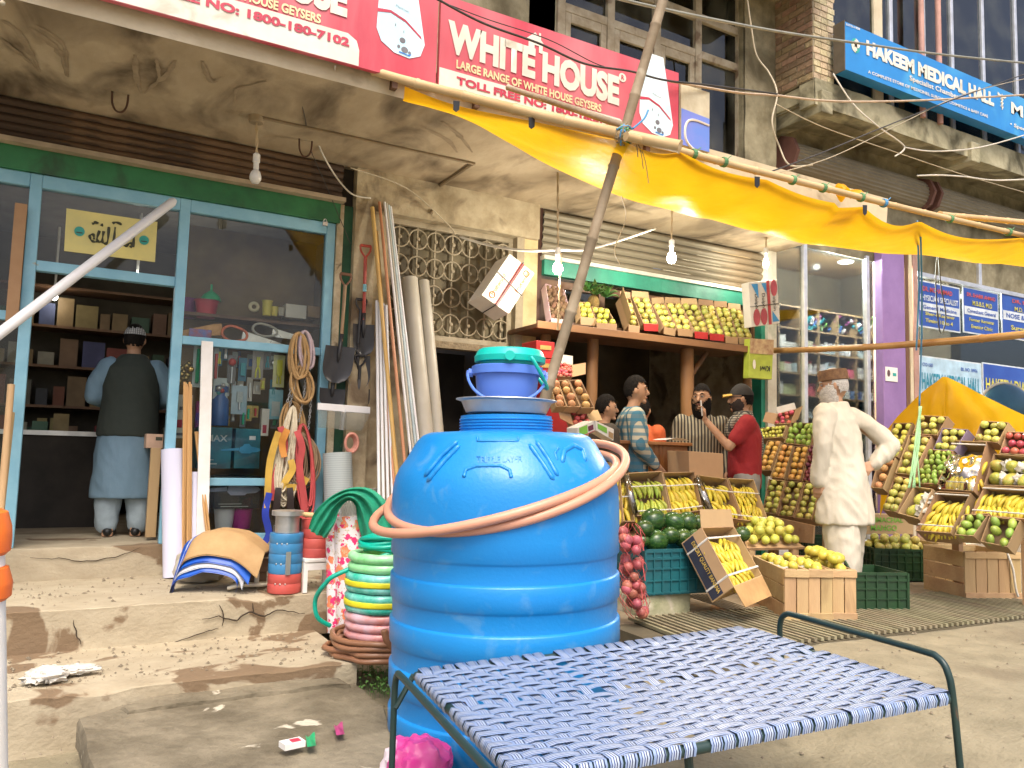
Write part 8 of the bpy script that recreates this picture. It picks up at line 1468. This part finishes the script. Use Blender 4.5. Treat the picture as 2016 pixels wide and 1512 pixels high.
# man in the hardware shop door, seen from behind
M_kb = mat('blue_grey_cotton', (.15, .24, .31), .9, (.12, .2, .26), 4, bump=.5, bscale=14, aniso=(1, 1, .5)); M_vest = mat('dark_green_wool', (.020, .028, .022), .9, (.028, .035, .028), 30); M_pale = mat('pale_grey_cotton', (.34, .42, .46), .85)
ar = [((-.27, .02, 1.12), (-.13, .22, 1.05)), ((.29, .03, 1.13), (.14, .24, 1.06))]
r_, hr, shell = person('man in dark vest and blue long shirt standing in the shop door', (.44, 7.08, .63), radians(6), 1.68, ar, .15, wide=.98)
wear(r_, 'long_shirt', M_kb, [((0, 0, .31), .25, .18), ((0, 0, .38), .25, .178), ((0, 0, .65), .235, .165), ((0, 0, .9), .205, .145), ((0, 0, 1.08), .19, .13), ((0, 0, 1.25), .195, .135), ((0, 0, 1.36), .185, .115), ((0, 0, 1.42), .12, .085), ((0, 0, 1.46), .075, .07)], [(((-.17, 0, 1.36), (-.245, .01, 1.24), (-.275, .02, 1.12)), (.085, .075, .07)), (((-.275, .02, 1.12), (-.2, .13, 1.08), (-.14, .21, 1.05)), (.07, .06, .045)), (((.17, 0, 1.36), (.25, .01, 1.25), (.295, .03, 1.13)), (.085, .075, .072)), (((.295, .03, 1.13), (.22, .14, 1.09), (.15, .22, 1.06)), (.072, .06, .045))], wr=.012, wf=7)
wear(r_, 'waistcoat', M_vest, [((0, -.002, .80), .232, .165), ((0, -.002, .84), .232, .168), ((0, -.002, 1.05), .215, .155), ((0, -.002, 1.25), .215, .152), ((0, -.002, 1.36), .2, .13), ((0, -.002, 1.43), .125, .095), ((0, -.002, 1.47), .09, .08)], wr=.007, wf=6)
for sg in (-1, 1): wear(r_, 'trouser_leg', M_pale, None, [(((sg*.1, 0, .6), (sg*.11, 0, .35), (sg*.115, 0, .1)), (.11, .105, .085))], wr=.012)
shoes(r_, M_black)
cap = plaid('checked_cap', ((.62, .62, .6), (.1, .1, .1), (.2, .2, .2)), .016, .016); o = shell(1.16, lambda x, y, z_: z_ > .3, 'cap', cap, (0, -.004, -.004), .0, (1, 1, .98))
# old man in white with hand on hip
M_wk = mat('cream_cotton', (.57, .52, .42), .9, (.50, .455, .36), 3, bump=.5, bscale=14, aniso=(1, 1, .5)); bs_ = place(1662, 6.2, .30)
ar = [((-.225, .03, 1.13), (-.21, .08, .88), (0, .1, -1), (0, 1, 0), .5), ((.36, -.17, 1.16), (.19, -.11, 1.0), (-.8, .4, -.2), (0, .3, 1), .6)]
r_, hr, shell = person('old man in long white tunic with one hand on hip', bs_, radians(-8), 1.78, ar, -.55, (M_grey, .35), M_grey, lean=.05, stride=.06, head_pitch=-.12, wide=.86)
wear(r_, 'long_tunic', M_wk, [((0, 0, .57), .25, .18), ((0, 0, .62), .245, .178), ((0, 0, .75), .225, .165), ((0, 0, .92), .195, .15), ((0, .01, 1.06), .17, .13), ((0, .03, 1.22), .175, .13), ((0, .045, 1.34), .17, .115), ((0, .05, 1.42), .11, .085), ((0, .05, 1.47), .075, .07)], [(((-.17, .05, 1.37), (-.22, .04, 1.25), (-.23, .03, 1.13)), (.085, .075, .066)), (((-.23, .03, 1.13), (-.222, .055, 1.0), (-.212, .078, .89)), (.066, .062, .06)), (((.17, .05, 1.38), (.28, -.07, 1.28), (.365, -.17, 1.16)), (.078, .068, .062)), (((.365, -.17, 1.16), (.29, -.145, 1.08), (.215, -.115, 1.015)), (.066, .064, .058))], wr=.018, wf=8, seed=4)
for sg in (-1, 1): wear(r_, 'trouser_leg', M_wk, None, [(((sg*.1, 0, .7), (sg*.105, .045*sg, .4), (sg*.11, .06*sg, .12)), (.12, .12, .10))], wr=.014, seed=6)
shoes(r_, mat('sandal', (.08, .05, .03), .7), .06); b = MB(); b.lathe([(.086, .035), (.091, .04), (.09, .1), (.083, .118), (.0, .126)], 28); o = MB(); o.add([hr @ V((p[0], p[1]*1.2-.006, p[2])) for p in b.v], b.f); o = o.build('cap', mat('brown_cap', (.10, .05, .024), .85, (.2, .11, .05), 38), smooth=SM); o.parent = r_
# bearded man in a striped shirt
M_st = mat('striped_shirt', (.32, .28, .19), .85, (.03, .028, .022), wave=('X', 11., .0), mixlo=.45, mixhi=.55); ar = [((-.24, .02, 1.12), (-.2, .12, .92)), ((.24, .02, 1.12), (.16, .2, .98))]
r_, hr, shell = person('bearded man in a dark striped shirt facing the street', place(1380, 7.35, .3), radians(215), 1.73, ar, .45, (M_hair, .45), wide=1.02)
TS = lambda w_, mt, nm='shirt', zb_=.82, sleeve=1., rt=r_, arm=None, seed=3: wear(rt, nm, mt, [((0, 0, zb_), .2*w_, .14), ((0, 0, .95), .195*w_, .145), ((0, 0, 1.1), .19*w_, .14), ((0, 0, 1.26), .2*w_, .145), ((0, 0, 1.36), .19*w_, .12), ((0, 0, 1.42), .125, .09), ((0, 0, 1.455), .075, .07)], [([V((sg*.17*w_, 0, 1.365)), V((sg*.17*w_, 0, 1.365)).lerp(V(A_[0]), .5*sleeve+.02), V((sg*.17*w_, 0, 1.365)).lerp(V(A_[0]), sleeve)], (.085, .074, .068)) for sg, A_ in zip((-1, 1), arm)]+([([V(A_[0]), V(A_[0]).lerp(V(A_[1]), .5), V(A_[0]).lerp(V(A_[1]), .92)], (.068, .058, .045)) for A_ in arm] if sleeve >= 1 else []), wr=.008, seed=seed)
TS(1.04, M_st, arm=ar); wear(r_, 'trousers', M_dark, None, [(((sg*.1, 0, .85), (sg*.1, 0, .5), (sg*.1, 0, .1)), (.12, .09, .075)) for sg in (-1, 1)])
b = MB(); b.poly([(-.06, .135, 1.455), (.06, .135, 1.455), (.015, .15, 1.36), (-.015, .15, 1.36)], V((0, .004, 0)))
# man in red shirt with cap, scarf, holding a phone up
ar = [((-.22, .16, 1.16), (-.16, .36, 1.40), (.1, .1, 1), (1, 0, 0), 1.1), ((.23, .10, 1.14), (.1, .30, 1.0))]
r_, hr, shell = person('man in red shirt, yellow-peaked cap and checked scarf holding up a phone', place(1466, 7.15, .3), radians(-52), 1.72, ar, .0, (mat('short_beard', (.03, .02, .016), .8), .05), wide=1.0)
M_rt = mat('red_cotton', (.32, .018, .022), .85, (.27, .014, .018), 4, bump=.5, bscale=16); TS(1.06, M_rt, 'tee_shirt', .80, .62, r_, ar, 8)
wear(r_, 'trousers', mat('grey_trousers', (.3, .29, .27), .8), None, [(((sg*.1, 0, .88), (sg*.1, 0, .5), (sg*.1, 0, .1)), (.125, .09, .075)) for sg in (-1, 1)])
wear(r_, 'scarf', plaid('checked_scarf', ((.36, .33, .25), (.02, .02, .02), (.03, .03, .03)), .022, .022), [((0, .0, 1.36), .15, .115), ((0, .0, 1.40), .135, .105), ((0, .01, 1.45), .095, .09), ((0, .015, 1.49), .08, .085)], [(((.13, -.06, 1.40), (.14, -.13, 1.25), (.13, -.14, 1.02)), (.055, .06, .03)), (((-.08, .1, 1.40), (-.06, .15, 1.3), (-.04, .155, 1.2)), (.045, .04, .02))], wr=.01, wf=14)
shell(1.16, lambda x, y, z_: z_ > .28, 'cap', mat('black_cap', (.02, .018, .016), .8), (0, -.004, 0), .0, (1, 1, 1.0))
b = MB(); b.grid(lambda u, v: hr @ V(((u-.5)*.15*(1-.25*v*v), .085+.075*v, .045-.012*v-.02*(2*u-1)**2)), 10, 6); b.grid(lambda u, v: hr @ V(((u-.5)*.15*(1-.25*v*v), .085+.075*v, .040-.012*v-.02*(2*u-1)**2)), 10, 6); o = b.build('cap_peak', mat('yellow_peak', (.72, .45, .08), .6), smooth=4); o.parent = r_
b = MB(); b.tube([hr @ V((.08, -.01, .012)), hr @ V((.06, .085, .012)), hr @ V((.0, .105, .01)), hr @ V((-.06, .085, .012)), hr @ V((-.08, -.01, .012))], .003, 5); o = b.build('glasses', M_black); o.parent = r_
mw = r_.matrix_basis; c = mw @ V((-.15, .39, 1.50)); up_ = (mw.to_3x3() @ V((0, .1, 1))).normalized(); sd = (mw.to_3x3() @ V((1, 0, 0))).normalized(); b = MB(); b.obox(c, sd*.035, up_*.07, sd.cross(up_)*.004); bev(b.build('phone', M_white, label='white phone held up by the man in the red shirt', cat='phone'), .003)
# man in checked shirt, seated man, person in orange
ar = [((-.25, .02, 1.12), (-.2, .14, .95)), ((.25, .02, 1.12), (.17, .18, .95))]; r_, hr, shell = person('man in blue and cream checked shirt looking sideways', place(1243, 7.1, .3), radians(118), 1.77, ar, .1, None, wide=1.0)
TS(1.04, plaid('blue_check', ((.48, .44, .32), (.02, .13, .2), (.03, .17, .26)), .06, .06), arm=ar, rt=r_); wear(r_, 'trousers', M_dark, None, [(((sg*.1, 0, .85), (sg*.1, 0, .5), (sg*.1, 0, .1)), (.12, .09, .075)) for sg in (-1, 1)])
r_, hr, shell = person('dark-haired man in brown jacket beside the peach cartons', place(1186, 6.9, .3), radians(105), 1.58, ar, .15, None); TS(1.1, mat('brown_jacket', (.055, .045, .03), .8), 'jacket', arm=ar, rt=r_); wear(r_, 'trousers', M_dark, None, [(((sg*.1, 0, .85), (sg*.1, 0, .5), (sg*.1, 0, .1)), (.12, .09, .075)) for sg in (-1, 1)])
ar = [((-.22, .0, 1.12), (-.2, .08, .88)), ((.22, .02, 1.12), (.18, .14, .92))]; r_, hr, shell = person('person in orange shirt standing in the dark shop', place(1262, 7.7, .3), radians(60), 1.62, ar, .0); TS(1.02, mat('orange_cotton', (.62, .12, .03), .8), 'tee_shirt', .8, .6, r_, ar); wear(r_, 'waistcoat', M_dark, [((-.06, 0, .8), .17, .15), ((-.06, 0, 1.2), .17, .15), ((-.04, 0, 1.38), .13, .12)]); wear(r_, 'trousers', M_dark, None, [(((sg*.1, 0, .85), (sg*.1, 0, .5), (sg*.1, 0, .1)), (.12, .09, .075)) for sg in (-1, 1)])
# ================================================================ grit, soffit streaks
gr = MB()
for k in range(2600):
    if k < 1500: x = rnd.uniform(-.6, 7.5); y = rnd.uniform(1.2, 4.4); z_ = ground(x, y)+.004
    elif k < 2000: x = rnd.uniform(-1, 2.1); y = rnd.uniform(5.4, 6.4); z_ = .408
    else: x = rnd.uniform(-1, 1.45); y = rnd.uniform(4.55, 5.3); z_ = .174
    r = rnd.random()**3*.011+.0025; a = rnd.uniform(0, 3); c = V((x, y, z_)); u = V((cos(a), sin(a), 0))*r*rnd.uniform(.7, 1.6); w_ = V((-sin(a), cos(a), 0))*r
    gr.add([c-u, c-w_, c+u, c+w_, c+V((0, 0, r*.9))], [(0, 1, 4), (1, 2, 4), (2, 3, 4), (3, 0, 4)])
gr.build('gravel', mat('grit', (.3, .25, .17), .95, (.16, .13, .09), 30), kind='stuff', label='loose grit and small stones on the road and steps', cat='gravel')
M_streak = mat('leak_stain', (.33, .26, .165), 1, (.24, .18, .11), 9)
for pts, w_ in (([(5, 40), (35, 62), (52, 92), (68, 118), (78, 142)], 7), ([(0, 75), (25, 95), (50, 115), (72, 136)], 5), ([(60, 55), (98, 84), (120, 108), (132, 150)], 8), ([(70, 50), (105, 70), (128, 98), (134, 152)], 5), ([(266, 108), (268, 150), (278, 184)], 6), ([(345, 120), (330, 145), (305, 165), (284, 184)], 5), ([(308, 115), (312, 140), (314, 158)], 4), ([(398, 122), (408, 148), (418, 162), (436, 152)], 6), ([(525, 160), (492, 170), (466, 176), (462, 202)], 4), ([(830, 250), (880, 275), (900, 300)], 6), ([(870, 240), (905, 268), (930, 300)], 5)):
    P = spline([onZ(x, y, ZS-.004) for x, y in pts], 6); b = MB(); n = len(P)
    def f(u, v):
        i = min(int(u*(n-1)+.5), n-1); t_ = (P[min(i+1, n-1)]-P[max(i-1, 0)]).normalized(); s_ = V((-t_.y, t_.x, 0)); return P[i]+s_*(v-.5)*metres(w_*2.0, P[i])*(.35+.65*sin(pi*min(.98, u+.1)))*(1+.7*nz((u*9, w_, 1), 1))+V((0, 0, -.001*sin(pi*v)))
    b.grid(f, n-1, 3); b.build('stain_streak', M_streak, A, smooth=4)
bpy.data.scenes.remove(TMP)
